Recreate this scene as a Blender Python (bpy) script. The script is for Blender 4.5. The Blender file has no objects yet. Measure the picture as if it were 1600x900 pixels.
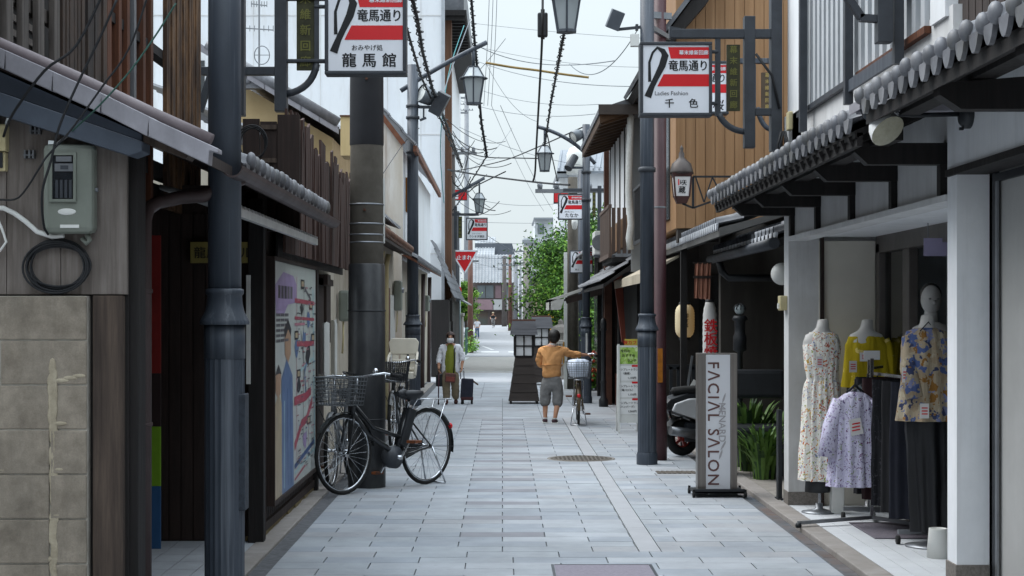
import bpy, bmesh, math, random
from mathutils import Vector, Matrix
R = math.radians
random.seed(7)
SC = bpy.context.scene
COL = SC.collection
# ---------------------------------------------------------------- camera, light, exposure
S, VX, VY, CH = 2500.0, 785.0, 490.0, 1.6
cam_d = bpy.data.cameras.new('camera'); cam = bpy.data.objects.new('camera', cam_d); COL.objects.link(cam)
cam.location = (0, 0, CH); cam.rotation_euler = (R(90), 0, 0)
cam_d.sensor_width = 36; cam_d.lens = 36 * S / 1600
cam_d.shift_x = (800 - VX) / 1600; cam_d.shift_y = (VY - 450) / 1600
cam_d.clip_end = 2000; cam_d.clip_start = .1
SC.camera = cam
world = bpy.data.worlds.new('World'); SC.world = world; world.use_nodes = True
wn, wl = world.node_tree.nodes, world.node_tree.links
wn.clear()
w_out = wn.new('ShaderNodeOutputWorld'); w_bg = wn.new('ShaderNodeBackground')
w_sky = wn.new('ShaderNodeTexSky'); w_sky.sky_type = 'NISHITA'; w_sky.sun_disc = False
SUN_EL, SUN_AZ = R(54), R(292)
w_sky.sun_elevation = SUN_EL; w_sky.sun_rotation = SUN_AZ
w_sky.air_density = 1.0; w_sky.dust_density = 4.0; w_sky.ozone_density = 1.0
# overcast: a bright cloud layer in front of the clear sky, brighter towards the zenith
w_tc = wn.new('ShaderNodeTexCoord'); w_sep = wn.new('ShaderNodeSeparateXYZ')
w_nz = wn.new('ShaderNodeTexNoise'); w_nz.inputs['Scale'].default_value = 2.2; w_nz.inputs['Detail'].default_value = 5
w_map = wn.new('ShaderNodeMapping'); w_map.inputs['Scale'].default_value = (1, 1, 2.6)
w_cr = wn.new('ShaderNodeValToRGB')
w_cr.color_ramp.elements[0].position = 0.0; w_cr.color_ramp.elements[0].color = (4.1, 4.6, 4.8, 1)
w_cr.color_ramp.elements[1].position = 1.0; w_cr.color_ramp.elements[1].color = (16.5, 18.6, 20.6, 1)
e = w_cr.color_ramp.elements.new(.26); e.color = (4.7, 5.25, 5.5, 1)
w_cl = wn.new('ShaderNodeMapRange'); w_cl.inputs['From Min'].default_value = .3; w_cl.inputs['From Max'].default_value = .7
w_cl.inputs['To Min'].default_value = .93; w_cl.inputs['To Max'].default_value = 1.05
w_mul = wn.new('ShaderNodeMix'); w_mul.data_type = 'RGBA'; w_mul.blend_type = 'MULTIPLY'; w_mul.inputs['Factor'].default_value = 1
w_mix = wn.new('ShaderNodeMix'); w_mix.data_type = 'RGBA'; w_mix.inputs['Factor'].default_value = .9
wl.new(w_tc.outputs['Generated'], w_sep.inputs[0]); wl.new(w_sep.outputs['Z'], w_cr.inputs[0])
wl.new(w_tc.outputs['Generated'], w_map.inputs[0]); wl.new(w_map.outputs[0], w_nz.inputs['Vector'])
wl.new(w_nz.outputs['Fac'], w_cl.inputs[0])
wl.new(w_cr.outputs[0], w_mul.inputs['A']); wl.new(w_cl.outputs[0], w_mul.inputs['B'])
wl.new(w_sky.outputs[0], w_mix.inputs['A']); wl.new(w_mul.outputs['Result'], w_mix.inputs['B'])
wl.new(w_mix.outputs['Result'], w_bg.inputs['Color']); w_bg.inputs['Strength'].default_value = .1
wl.new(w_bg.outputs[0], w_out.inputs[0])
sun_d = bpy.data.lights.new('sun', 'SUN'); sun = bpy.data.objects.new('sun', sun_d); COL.objects.link(sun)
sun_d.energy = 1.2; sun_d.angle = R(40); sun_d.color = (1, .98, .95)
_d = Vector((math.sin(SUN_AZ) * math.cos(SUN_EL), math.cos(SUN_AZ) * math.cos(SUN_EL), math.sin(SUN_EL)))
sun.rotation_euler = _d.to_track_quat('Z', 'Y').to_euler(); sun.location = (0, 0, 40)
vs = SC.view_settings
SC.display_settings.display_device = 'sRGB'
vs.view_transform = 'Standard'; vs.look = 'None'; vs.gamma = 1; vs.use_curve_mapping = False
vs.exposure = 0.98

# ---------------------------------------------------------------- helpers
def P(px, py, y):                      # the point at depth y that the photo shows at px, py
    return Vector(((px - VX) * y / S, y, CH - (py - VY) * y / S))
def U(px, y): return (px - VX) * y / S
def H(py, y): return CH - (py - VY) * y / S
def DX(x, px): return x * S / (px - VX)      # depth of a facade plane x where the photo shows it at px
def lin(h):
    h = h.lstrip('#'); v = [int(h[i:i+2], 16) / 255 for i in (0, 2, 4)]
    return tuple(c / 12.92 if c <= .04045 else ((c + .055) / 1.055) ** 2.4 for c in v)
def c4(c): return (c if not isinstance(c, str) else lin(c))[:3] + (1,) if not isinstance(c, str) else lin(c) + (1,)

_M = {}
def mat(name, c1, c2=None, rough=.75, scale=6.0, metal=0.0, bump=.15, stretch=(1, 1, 1), dirt=None, dirt_amt=.5,
        dirt_scale=1.2, spec=.4, fine=0.0, coat=0.0, emit=None, emit_s=0, random_tone=0.0, attr=None, streak=None, streak_amt=.5, streak_fine=11, spots=0):
    if name in _M: return _M[name]
    m = bpy.data.materials.new(name); m.use_nodes = True; _M[name] = m
    n, l = m.node_tree.nodes, m.node_tree.links
    b = n['Principled BSDF']
    c1 = c4(c1); c2 = c4(c2) if c2 else tuple(v * .78 for v in c1[:3]) + (1,)
    tc = n.new('ShaderNodeTexCoord'); mp = n.new('ShaderNodeMapping'); mp.inputs['Scale'].default_value = stretch
    l.new(tc.outputs['Object'], mp.inputs[0])
    nz = n.new('ShaderNodeTexNoise'); nz.inputs['Scale'].default_value = scale; nz.inputs['Detail'].default_value = 6
    nz.inputs['Roughness'].default_value = .62
    l.new(mp.outputs[0], nz.inputs['Vector'])
    cr = n.new('ShaderNodeValToRGB'); cr.color_ramp.elements[0].position = .32; cr.color_ramp.elements[1].position = .68
    cr.color_ramp.elements[0].color = c1; cr.color_ramp.elements[1].color = c2
    l.new(nz.outputs['Fac'], cr.inputs[0]); last = cr.outputs[0]
    def mixin(a, colour, fac, mode='MIX'):
        x = n.new('ShaderNodeMix'); x.data_type = 'RGBA'; x.blend_type = mode
        l.new(a, x.inputs['A'])
        if hasattr(colour, 'links'): l.new(colour, x.inputs['B'])
        else: x.inputs['B'].default_value = colour
        if hasattr(fac, 'links'): l.new(fac, x.inputs['Factor'])
        else: x.inputs['Factor'].default_value = fac
        return x.outputs['Result']
    if fine:
        n3 = n.new('ShaderNodeTexNoise'); n3.inputs['Scale'].default_value = 160; n3.inputs['Detail'].default_value = 2
        l.new(tc.outputs['Object'], n3.inputs['Vector'])
        r3 = n.new('ShaderNodeMapRange'); r3.inputs['To Min'].default_value = 1 - fine; r3.inputs['To Max'].default_value = 1 + fine
        l.new(n3.outputs['Fac'], r3.inputs[0]); last = mixin(last, r3.outputs[0], 1.0, 'MULTIPLY')
    if attr:
        at = n.new('ShaderNodeAttribute'); at.attribute_name = attr
        last = mixin(last, at.outputs['Color'], 1.0, 'MULTIPLY')
    if dirt:
        n2 = n.new('ShaderNodeTexNoise'); n2.inputs['Scale'].default_value = dirt_scale; n2.inputs['Detail'].default_value = 8
        n2.inputs['Roughness'].default_value = .7
        mp2 = n.new('ShaderNodeMapping'); mp2.inputs['Scale'].default_value = (1, 1, .45); mp2.inputs['Location'].default_value = (3.1, 7.7, 1.3)
        l.new(tc.outputs['Object'], mp2.inputs[0]); l.new(mp2.outputs[0], n2.inputs['Vector'])
        r2 = n.new('ShaderNodeMapRange'); r2.inputs['From Min'].default_value = .42; r2.inputs['From Max'].default_value = .72
        r2.inputs['To Max'].default_value = dirt_amt
        l.new(n2.outputs['Fac'], r2.inputs[0]); last = mixin(last, c4(dirt), r2.outputs[0])
    if spots:
        n5 = n.new('ShaderNodeTexNoise'); n5.inputs['Scale'].default_value = 13; n5.inputs['Detail'].default_value = 3
        l.new(tc.outputs['Object'], n5.inputs['Vector']); r5 = n.new('ShaderNodeMapRange'); r5.inputs['From Min'].default_value = .66; r5.inputs['From Max'].default_value = .72; r5.inputs['To Max'].default_value = spots
        l.new(n5.outputs['Fac'], r5.inputs[0]); last = mixin(last, tuple(v*.5 for v in c1[:3])+(1,), r5.outputs[0])
    if streak:
        n4 = n.new('ShaderNodeTexNoise'); n4.inputs['Scale'].default_value = 1; n4.inputs['Detail'].default_value = 4; n4.inputs['Roughness'].default_value = .7
        mp4 = n.new('ShaderNodeMapping'); mp4.inputs['Scale'].default_value = (streak_fine, streak_fine, .55); mp4.inputs['Location'].default_value = (1.7, 2.9, 8.1)
        l.new(tc.outputs['Object'], mp4.inputs[0]); l.new(mp4.outputs[0], n4.inputs['Vector'])
        r4 = n.new('ShaderNodeMapRange'); r4.inputs['From Min'].default_value = .53; r4.inputs['From Max'].default_value = .74; r4.inputs['To Max'].default_value = streak_amt
        l.new(n4.outputs['Fac'], r4.inputs[0]); last = mixin(last, c4(streak), r4.outputs[0])
    if random_tone:
        oi = n.new('ShaderNodeObjectInfo'); rr = n.new('ShaderNodeMapRange')
        rr.inputs['To Min'].default_value = 1 - random_tone; rr.inputs['To Max'].default_value = 1 + random_tone
        l.new(oi.outputs['Random'], rr.inputs[0]); last = mixin(last, rr.outputs[0], 1.0, 'MULTIPLY')
    l.new(last, b.inputs['Base Color'])
    b.inputs['Metallic'].default_value = metal; b.inputs['Specular IOR Level'].default_value = spec
    rg = n.new('ShaderNodeMapRange'); rg.inputs['To Min'].default_value = max(.05, rough - .1); rg.inputs['To Max'].default_value = min(1, rough + .1)
    l.new(nz.outputs['Fac'], rg.inputs[0]); l.new(rg.outputs[0], b.inputs['Roughness'])
    if coat: b.inputs['Coat Weight'].default_value = coat
    if bump:
        bp = n.new('ShaderNodeBump'); bp.inputs['Strength'].default_value = bump; bp.inputs['Distance'].default_value = .01
        l.new(nz.outputs['Fac'], bp.inputs['Height']); l.new(bp.outputs[0], b.inputs['Normal'])
    if emit:
        b.inputs['Emission Color'].default_value = c4(emit); b.inputs['Emission Strength'].default_value = emit_s
    return m
def glass(name, tint='#cfdde0', rough=.05, dark=.0):
    if name in _M: return _M[name]
    m = bpy.data.materials.new(name); m.use_nodes = True; _M[name] = m
    n, l = m.node_tree.nodes, m.node_tree.links
    n.remove(n['Principled BSDF'])
    t = n.new('ShaderNodeBsdfTransparent'); t.inputs[0].default_value = c4(tint)
    g = n.new('ShaderNodeBsdfGlossy'); g.inputs['Roughness'].default_value = rough
    f = n.new('ShaderNodeFresnel'); f.inputs[0].default_value = 1.5
    mx = n.new('ShaderNodeMixShader'); l.new(f.outputs[0], mx.inputs[0]); l.new(t.outputs[0], mx.inputs[1]); l.new(g.outputs[0], mx.inputs[2])
    l.new(mx.outputs[0], n['Material Output'].inputs[0])
    return m
def diffuse_glass(name, c, trans=.5):
    if name in _M: return _M[name]
    m = bpy.data.materials.new(name); m.use_nodes = True; _M[name] = m
    n, l = m.node_tree.nodes, m.node_tree.links
    n.remove(n['Principled BSDF'])
    d = n.new('ShaderNodeBsdfDiffuse'); d.inputs[0].default_value = c4(c)
    t = n.new('ShaderNodeBsdfTranslucent'); t.inputs[0].default_value = c4(c)
    mx = n.new('ShaderNodeMixShader'); mx.inputs[0].default_value = trans
    l.new(d.outputs[0], mx.inputs[1]); l.new(t.outputs[0], mx.inputs[2]); l.new(mx.outputs[0], n['Material Output'].inputs[0])
    return m

def world_of(o):
    m = o.matrix_basis.copy()
    while o.parent: o = o.parent; m = o.matrix_basis @ m
    return m
def tag(o, label=None, cat=None, group=None, kind=None):
    if label: o['label'] = label
    if cat: o['category'] = cat
    if group: o['group'] = group
    if kind: o['kind'] = kind
    return o
def thing(name, label, cat, loc=(0, 0, 0), rotz=0, group=None):
    o = bpy.data.objects.new(name, None); COL.objects.link(o); o.empty_display_size = .1
    o.location = loc; o.rotation_euler = (0, 0, rotz)
    return tag(o, label, cat, group)

class MB:
    def __init__(self): self.b = bmesh.new(); self.layer = None
    def _face(self, vs, mi=0):
        try:
            f = self.b.faces.new(vs); f.material_index = mi; return f
        except ValueError: return None
    def poly(self, pts, mi=0):
        return self._face([self.b.verts.new(p) for p in pts], mi)
    def box(self, x0, x1, y0, y1, z0, z1, mi=0):
        if x0 > x1: x0, x1 = x1, x0
        if y0 > y1: y0, y1 = y1, y0
        if z0 > z1: z0, z1 = z1, z0
        v = [self.b.verts.new(p) for p in ((x0,y0,z0),(x1,y0,z0),(x1,y1,z0),(x0,y1,z0),(x0,y0,z1),(x1,y0,z1),(x1,y1,z1),(x0,y1,z1))]
        for q in ((3,2,1,0),(4,5,6,7),(0,1,5,4),(1,2,6,5),(2,3,7,6),(3,0,4,7)): self._face([v[i] for i in q], mi)
        return self
    def obox(self, c, size, rot=(0, 0, 0), mi=0):
        from mathutils import Euler
        M = Matrix.Translation(c) @ Euler(rot).to_matrix().to_4x4()
        a, b, d = size[0]/2, size[1]/2, size[2]/2
        v = [self.b.verts.new(M @ Vector(p)) for p in ((-a,-b,-d),(a,-b,-d),(a,b,-d),(-a,b,-d),(-a,-b,d),(a,-b,d),(a,b,d),(-a,b,d))]
        for q in ((3,2,1,0),(4,5,6,7),(0,1,5,4),(1,2,6,5),(2,3,7,6),(3,0,4,7)): self._face([v[i] for i in q], mi)
        return self
    def bar(self, p, q, w, h, mi=0, up=(0, 0, 1)):       # square bar from p to q
        p, q = Vector(p), Vector(q); d = (q - p).normalized(); u = Vector(up)
        if abs(d.dot(u)) > .98: u = Vector((1, 0, 0))
        s = d.cross(u).normalized(); t = s.cross(d).normalized()
        c = [(-w/2,-h/2),(w/2,-h/2),(w/2,h/2),(-w/2,h/2)]
        A = [self.b.verts.new(p + s*x + t*y) for x, y in c]; B = [self.b.verts.new(q + s*x + t*y) for x, y in c]
        for i in range(4): self._face([A[i], A[(i+1)%4], B[(i+1)%4], B[i]], mi)
        self._face(A[::-1], mi); self._face(B, mi); return self
    def tube(self, pts, r, seg=8, mi=0, closed=False, caps=True):
        pts = [Vector(p) for p in pts]; n = len(pts)
        rs = r if isinstance(r, (list, tuple)) else [r]*n
        rings = []; prev = None
        for i, p in enumerate(pts):
            if closed: d = pts[(i+1)%n] - pts[i-1]
            else: d = (pts[min(i+1,n-1)] - pts[max(i-1,0)])
            if d.length < 1e-9: d = Vector((0,0,1))
            d.normalize()
            if prev is None:
                u = Vector((0,0,1)) if abs(d.z) < .9 else Vector((1,0,0)); s = d.cross(u).normalized()
            else:
                s = prev - d*prev.dot(d)
                if s.length < 1e-6: s = d.orthogonal()
                s.normalize()
            prev = s; t = d.cross(s)
            rings.append([self.b.verts.new(p + (s*math.cos(a) + t*math.sin(a))*rs[i]) for a in (2*math.pi*k/seg for k in range(seg))])
        m = n if closed else n-1
        for i in range(m):
            A, B = rings[i], rings[(i+1)%n]
            for k in range(seg):
                f = self._face([A[k], A[(k+1)%seg], B[(k+1)%seg], B[k]], mi)
                if f: f.smooth = True
        if caps and not closed: self._face(rings[0][::-1], mi); self._face(rings[-1], mi)
        return self
    def lathe(self, prof, c=(0,0,0), seg=16, mi=0, axis='z', caps=True, smooth=True, flute=0):
        c = Vector(c); rings = []
        for r, h in prof:
            ring = []
            for k in range(seg):
                a = 2*math.pi*k/seg; rr = r * (1 - (flute if k % 2 else 0))
                x, y = rr*math.cos(a), rr*math.sin(a)
                p = Vector((x,y,h)) if axis == 'z' else (Vector((x,h,y)) if axis == 'y' else Vector((h,x,y)))
                ring.append(self.b.verts.new(c + p))
            rings.append(ring)
        for A, B in zip(rings, rings[1:]):
            for k in range(seg):
                f = self._face([A[k], A[(k+1)%seg], B[(k+1)%seg], B[k]], mi)
                if f: f.smooth = smooth
        if caps: self._face(rings[0][::-1], mi); self._face(rings[-1], mi)
        return self
    def prism(self, pts, v, mi=0):                       # closed polygon pts extruded by vector v
        v = Vector(v); A = [self.b.verts.new(p) for p in pts]; B = [self.b.verts.new(Vector(p)+v) for p in pts]
        n = len(A)
        for i in range(n): self._face([A[i], A[(i+1)%n], B[(i+1)%n], B[i]], mi)
        self._face(A[::-1], mi); self._face(B, mi); return self
    def ball(self, c, r, su=12, sv=8, mi=0):
        r = r if isinstance(r, (tuple, list)) else (r, r, r); c = Vector(c)
        rings = []
        for j in range(1, sv):
            th = math.pi*j/sv
            rings.append([self.b.verts.new(c + Vector((r[0]*math.sin(th)*math.cos(2*math.pi*k/su), r[1]*math.sin(th)*math.sin(2*math.pi*k/su), r[2]*math.cos(th)))) for k in range(su)])
        t = self.b.verts.new(c + Vector((0,0,r[2]))); bt = self.b.verts.new(c - Vector((0,0,r[2])))
        for A, B in zip(rings, rings[1:]):
            for k in range(su):
                f = self._face([A[(k+1)%su], A[k], B[k], B[(k+1)%su]], mi)
                if f: f.smooth = True
        for k in range(su):
            for f in (self._face([rings[0][k], rings[0][(k+1)%su], t], mi), self._face([rings[-1][(k+1)%su], rings[-1][k], bt], mi)):
                if f: f.smooth = True
        return self
    def mesh(self, me, M=None, mi=0):
        vs = [self.b.verts.new((M @ v.co) if M else v.co) for v in me.vertices]
        for p in me.polygons: self._face([vs[i] for i in p.vertices], mi)
        return self
    def build(self, name, m, parent=None, local=False, bevel=0, smooth=False, label=None, fix=True):
        b = self.b
        if fix: bmesh.ops.recalc_face_normals(b, faces=b.faces)
        if parent is not None and not local: bmesh.ops.transform(b, matrix=world_of(parent).inverted(), verts=b.verts)
        me = bpy.data.meshes.new(name)
        if smooth:
            for f in b.faces: f.smooth = True
        b.to_mesh(me); b.free()
        for x in (m if isinstance(m, (list, tuple)) else [m]): me.materials.append(x)
        o = bpy.data.objects.new(name, me); COL.objects.link(o)
        if parent is not None: o.parent = parent
        if bevel:
            bv = o.modifiers.new('bevel', 'BEVEL'); bv.width = bevel; bv.segments = 2; bv.limit_method = 'ANGLE'; bv.angle_limit = R(40)
        if label: o['label'] = label
        return o
def struct(o): o['kind'] = 'structure'; return o
def copy_tree(o, parent=None):
    c = o.copy(); COL.objects.link(c)
    if parent is not None: c.parent = parent
    for ch in list(o.children): copy_tree(ch, c)
    return c
_tcache = {}
def text_mesh(body, size, bold=.0, align='CENTER', vertical=False, space=1.0):
    c = bpy.data.curves.new('lettering', 'FONT'); c.body = '\n'.join(body) if vertical else body
    c.size = size; c.align_x = align; c.align_y = 'CENTER'; c.offset = bold; c.space_character = space
    c.resolution_u = 3
    if vertical: c.space_line = space
    o = bpy.data.objects.new('lettering', c); COL.objects.link(o)
    bpy.context.view_layer.update()
    me = bpy.data.meshes.new_from_object(o.evaluated_get(bpy.context.evaluated_depsgraph_get()))
    bpy.data.objects.remove(o); bpy.data.curves.remove(c)
    return me
TF = Matrix(((1,0,0,0),(0,0,-1,0),(0,1,0,0),(0,0,0,1)))      # text plane -> facing -y
def put_text(mb, body, size, x, y, z, mi=0, bold=0, vertical=False, space=1.0, squash=1.0, rot=0, M=None, align='CENTER'):
    me = text_mesh(body, size, 0, align=align, vertical=vertical, space=space); k = min(abs(bold), size*.022)
    for i, (dx, dz) in enumerate(((0, 0),) if not bold else ((0, 0), (k, 0), (-k, 0), (0, k*.6), (0, -k*.6))):      # strokes thickened by shifted copies
        T = (M or Matrix()) @ Matrix.Translation((x+dx, y-.00025*i, z+dz)) @ TF @ Matrix.Rotation(rot, 4, 'Z') @ Matrix.Diagonal((squash, 1, 1, 1))
        mb.mesh(me, T, mi)
    bpy.data.meshes.remove(me)
def leaf_quad(mb, c, size, mi=0):
    n = Vector((random.gauss(0,1), random.gauss(0,1), random.gauss(0,1)+.6)).normalized()
    u = n.orthogonal().normalized(); u.rotate(Matrix.Rotation(random.uniform(0,6.28), 3, n)); v = n.cross(u)
    s = size*random.uniform(.6,1.3); w = s*.5
    mb.poly([c - u*s, c - v*w + n*s*.1, c + u*s, c + v*w + n*s*.1], mi)
def bez(p0, p1, p2, n=12):
    p0, p1, p2 = Vector(p0), Vector(p1), Vector(p2)
    return [p0*(1-t)**2 + p1*2*t*(1-t) + p2*t*t for t in (i/n for i in range(n+1))]
def sag(a, b, d, n=14):
    a, b = Vector(a), Vector(b)
    return [a.lerp(b, t) - Vector((0,0,4*d*t*(1-t))) for t in (i/n for i in range(n+1))]
def smooth(pts, n=5):
    p = [Vector(q) for q in pts]; out = []
    for i in range(len(p)-1):
        a, b, c, d = p[max(i-1, 0)], p[i], p[i+1], p[min(i+2, len(p)-1)]
        for k in range(n):
            t = k/n; out.append(.5*((2*b) + (c-a)*t + (2*a-5*b+4*c-d)*t*t + (3*b-a-3*c+d)*t**3))
    return out + [p[-1]]
# tile eave running along y: roll-and-pan kawara tiles whose lower edge is at (xe, ze); up-slope towards +sx
def kawara(mb, xe, ze, y0, y1, sx, depth, slope, pitch=.2, mi=0, mi_end=None, rows=None, lip=.07, rollr=.045, round_end=True):
    ends = mi_end if isinstance(mi_end, list) else [mi if mi_end is None else mi_end]
    n = max(1, round((y1-y0)/pitch)); p = (y1-y0)/n
    prof = [(0,.0),(.12,-.012),(.3,-.022),(.5,-.016),(.62,.0),(.68,.03),(.76,.055),(.84,.06),(.92,.045),(1,.0)]
    rows = rows or max(1, round(depth/.22)); rl = depth/rows
    nv = []
    for r in range(rows):
        for e in (0, 1):
            t = (r+e)*rl; lift = .022*(1-e) 
            line = []
            for k in range(n):
                for (a, h) in prof[:-1]:
                    line.append(mb.b.verts.new((xe + sx*t, y0+(k+a)*p, ze + slope*t + h + lift)))
            line.append(mb.b.verts.new((xe + sx*t, y1, ze + slope*t + lift)))
            nv.append(line)
    for A, B in zip(nv, nv[1:]):
        for i in range(len(A)-1):
            f = mb._face([A[i], A[i+1], B[i+1], B[i]], mi)
            if f: f.smooth = True
    for k in range(n):
        mi_end = random.choice(ends); jz = random.uniform(-.004, .004) if len(ends) > 1 else 0
        yc = y0 + (k+.8)*p + jz
        if round_end: mb.ball((xe - sx*(.005+jz), yc, ze+.045+jz), (.03, rollr, rollr*1.15), 10, 6, mi_end)
        pts = [(xe - sx*.008, y0+(k+a)*p, ze + .015 - lip*math.sin(math.pi*min(1,max(0,a/.66)))**.7) for a in (0,.1,.22,.33,.44,.56,.66)]
        top = [(xe - sx*.008, y0+(k+a)*p, ze + .024) for a in (.66,.44,.22,0)]
        mb.prism(pts+top, (sx*.02, 0, 0), mi_end)
def tile_roof(mb, O, u, v, pitch=.27, row=.25, mi=0, h=.035):     # generic tiled plane from O along u (eave) and v (up-slope)
    O, u, v = Vector(O), Vector(u), Vector(v); n = u.cross(v).normalized()
    if n.z < 0: n = -n
    nu = max(1, round(u.length/pitch)); nr = max(1, round(v.length/row))
    prof = [(0,0),(.25,-.4),(.5,-.3),(.7,.5),(.82,1),(.94,.5)]
    L = []
    for r in range(nr):
        for e in (0,1):
            ln = []
            for k in range(nu):
                for a, hh in prof: ln.append(mb.b.verts.new(O + u*((k+a)/nu) + v*((r+e)/nr) + n*(h*hh + (.025 if e == 0 else 0))))
            ln.append(mb.b.verts.new(O + u + v*((r+e)/nr) + n*(.025 if e == 0 else 0))); L.append(ln)
    for A, B in zip(L, L[1:]):
        for i in range(len(A)-1): mb._face([A[i], A[i+1], B[i+1], B[i]], mi)
# ---------------------------------------------------------------- materials
oldwood = mat('weathered_board', '#857d77', '#5f5751', .85, 3.5, stretch=(9, 9, .5), bump=.5, dirt='#4a423d', dirt_amt=.6, dirt_scale=1.6)
darkpost = mat('dark_weathered_wood', '#56493f', '#332a25', .85, 4, stretch=(8, 8, .4), bump=.5, dirt='#2a2320', dirt_amt=.6)
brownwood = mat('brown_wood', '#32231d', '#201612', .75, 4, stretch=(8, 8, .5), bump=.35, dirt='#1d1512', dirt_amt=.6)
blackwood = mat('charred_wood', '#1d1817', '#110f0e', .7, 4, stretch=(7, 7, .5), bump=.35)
orangewood = mat('rust_wood', '#6b3d24', '#412517', .8, 4, stretch=(8, 8, .4), bump=.35, dirt='#2f1d15', dirt_amt=.7)
cedar = mat('cedar_cladding', '#a17c58', '#8a6847', .62, 2.6, stretch=(7, 7, .22), bump=.15, dirt='#82592f', dirt_amt=.35, dirt_scale=1.2)
kawara_m = mat('grey_roof_tile', '#77787d', '#5b5c61', .45, 9, bump=.2, spec=.5, dirt='#3f3f40', dirt_amt=.7, dirt_scale=7)
kawara_b = mat('grey_roof_tile_light', '#86868a', '#6c6d71', .5, 9, bump=.2, spec=.5, dirt='#4c4b49', dirt_amt=.6, dirt_scale=9)
kawara_c = mat('grey_roof_tile_dark', '#66676c', '#4d4e52', .5, 9, bump=.2, spec=.5, dirt='#6d6a5e', dirt_amt=.5, dirt_scale=9)
kawara_d = mat('dark_roof_tile', '#6e7074', '#55575c', .5, 5, bump=.12, dirt='#3f4043', dirt_amt=.5, dirt_scale=2)
barge_m = mat('pale_barge_tile', '#97959b', '#828086', .5, 5, bump=.1, dirt='#59575a', dirt_amt=.5, dirt_scale=3)
bargeroll = mat('mauve_ridge_roll', '#7a7072', '#655b5d', .55, 6, bump=.1, dirt='#5d5053', dirt_amt=.4)
flash_m = mat('slate_blue_flashing', '#525a66', '#454c57', .5, 3, bump=.06, metal=.2, dirt='#31363e', dirt_amt=.4)
white_pl = mat('white_plaster', '#e9eaec', '#dddfe2', .8, 3, bump=.08, dirt='#a9a8a6', dirt_amt=.4, dirt_scale=.9, streak='#9a9896', streak_amt=.2)
white_pl2 = mat('grey_white_plaster', '#d2d2d2', '#c6c6c6', .8, 3, bump=.05, dirt='#8f8c88', dirt_amt=.5, dirt_scale=1.2, streak='#8d8a86', streak_amt=.3)
cream_pl = mat('cream_plaster', '#c3b9a4', '#b3a891', .85, 3, bump=.1, dirt='#86795f', dirt_amt=.5, dirt_scale=1.1)
beige_pl = mat('beige_render', '#bdb6a8', '#aaa292', .85, 3, bump=.1, streak='#6a5f50', streak_amt=.6, streak_fine=6, dirt='#7a7062', dirt_amt=.6, dirt_scale=1.3)
yellow_pl = mat('ochre_plaster', '#b8a27c', '#a8926c', .85, 3, bump=.1, dirt='#96794a', dirt_amt=.4)
siding_w = mat('white_metal_siding', '#dfe2e5', '#d5d8dc', .55, 1.5, bump=.03, streak='#a39d95', streak_amt=.35, streak_fine=4, dirt='#b5b0a8', dirt_amt=.25, dirt_scale=.5, stretch=(1, 1, .2))
siding_o = mat('stained_siding', '#d4d3d0', '#bdb6aa', .65, 2.2, bump=.06, streak='#8a6a4e', streak_amt=.6, streak_fine=5, dirt='#8e6f52', dirt_amt=.45, dirt_scale=.8, stretch=(2, 2, .3))
block_m = mat('concrete_block', '#968c7e', '#746b5f', .92, 9, bump=.6, streak='#57524a', streak_amt=.5, streak_fine=9, dirt='#4f4a43', dirt_amt=.6, dirt_scale=3.1, fine=.22)
mortar = mat('mortar', '#b9b4aa', '#9c968b', .95, 14, bump=.5, fine=.1)
concrete = mat('concrete', '#96918a', '#837e77', .9, 6, bump=.25, dirt='#625d57', dirt_amt=.5, fine=.08)
granite = mat('granite', '#7c7670', '#5f5a55', .8, 60, bump=.1, fine=.25)
blue_pole = mat('blue_grey_paint', '#414852', '#343b44', .5, 5, bump=.1, dirt='#2e333c', dirt_amt=.55, dirt_scale=2.4, stretch=(3, 3, .5), spec=.45, streak='#7d8289', streak_amt=.45, streak_fine=26)
maroon = mat('maroon_paint', '#4a2a2e', '#3d2226', .5, 4, bump=.05, dirt='#2b1a1c', dirt_amt=.4)
black_metal = mat('black_metal', '#24272b', '#1b1d20', .5, 6, bump=.05)
dark_frame = mat('dark_grey_frame', '#3c4046', '#303338', .5, 6, bump=.05)
grey_metal = mat('grey_metal', '#8b8e92', '#777a7e', .4, 6, metal=.7, bump=.05)
chrome = mat('chrome', '#c9ccd0', '#b3b6ba', .22, 6, metal=1, bump=0)
steel = mat('brushed_steel', '#8a8580', '#77726e', .35, 3, metal=.85, stretch=(20, 20, .4), bump=.05)
brown_pipe = mat('brown_pipe', '#4f4140', '#423635', .55, 5, bump=.05, dirt='#2e2625', dirt_amt=.4)
rubber = mat('rubber', '#191919', '#121212', .85, 20, bump=.1)
cable_m = mat('cable_black', '#1c1d20', '#141518', .65, 10, bump=0)
cable_g = mat('cable_grey', '#6d7278', '#5b6066', .65, 10, bump=0)
plastic_w = mat('white_plastic', '#d6d6d2', '#c8c8c3', .5, 4, bump=.03)
plastic_c = mat('cream_plastic', '#cfc39a', '#bdb087', .5, 4, bump=.03, dirt='#8b7f5e', dirt_amt=.3)
meter_m = mat('meter_grey_green', '#7d8279', '#6e736a', .5, 4, bump=.04, dirt='#565a52', dirt_amt=.4)
slabs = [mat('paving_%s' % k, a, b, .72, 3, bump=.06, dirt='#6b6c6d', dirt_amt=.5, dirt_scale=.9, fine=.14, spots=.35)
         for k, a, b in (('pale', '#a8acb1', '#9da1a6'), ('mid', '#a0a5aa', '#94999e'), ('cool', '#989ea5', '#8d939a'), ('warm', '#a0a2a5', '#94969a'))]
slab_dark = mat('paving_dark', '#86868b', '#7a7a7f', .72, 3, bump=.06, fine=.1)
slab_strip = mat('paving_strip', '#a3a4a7', '#999a9d', .72, 3, bump=.06, fine=.09)
joint_m = mat('paving_joint', '#66676a', '#4f5053', .95, 20, bump=.2)
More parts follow.
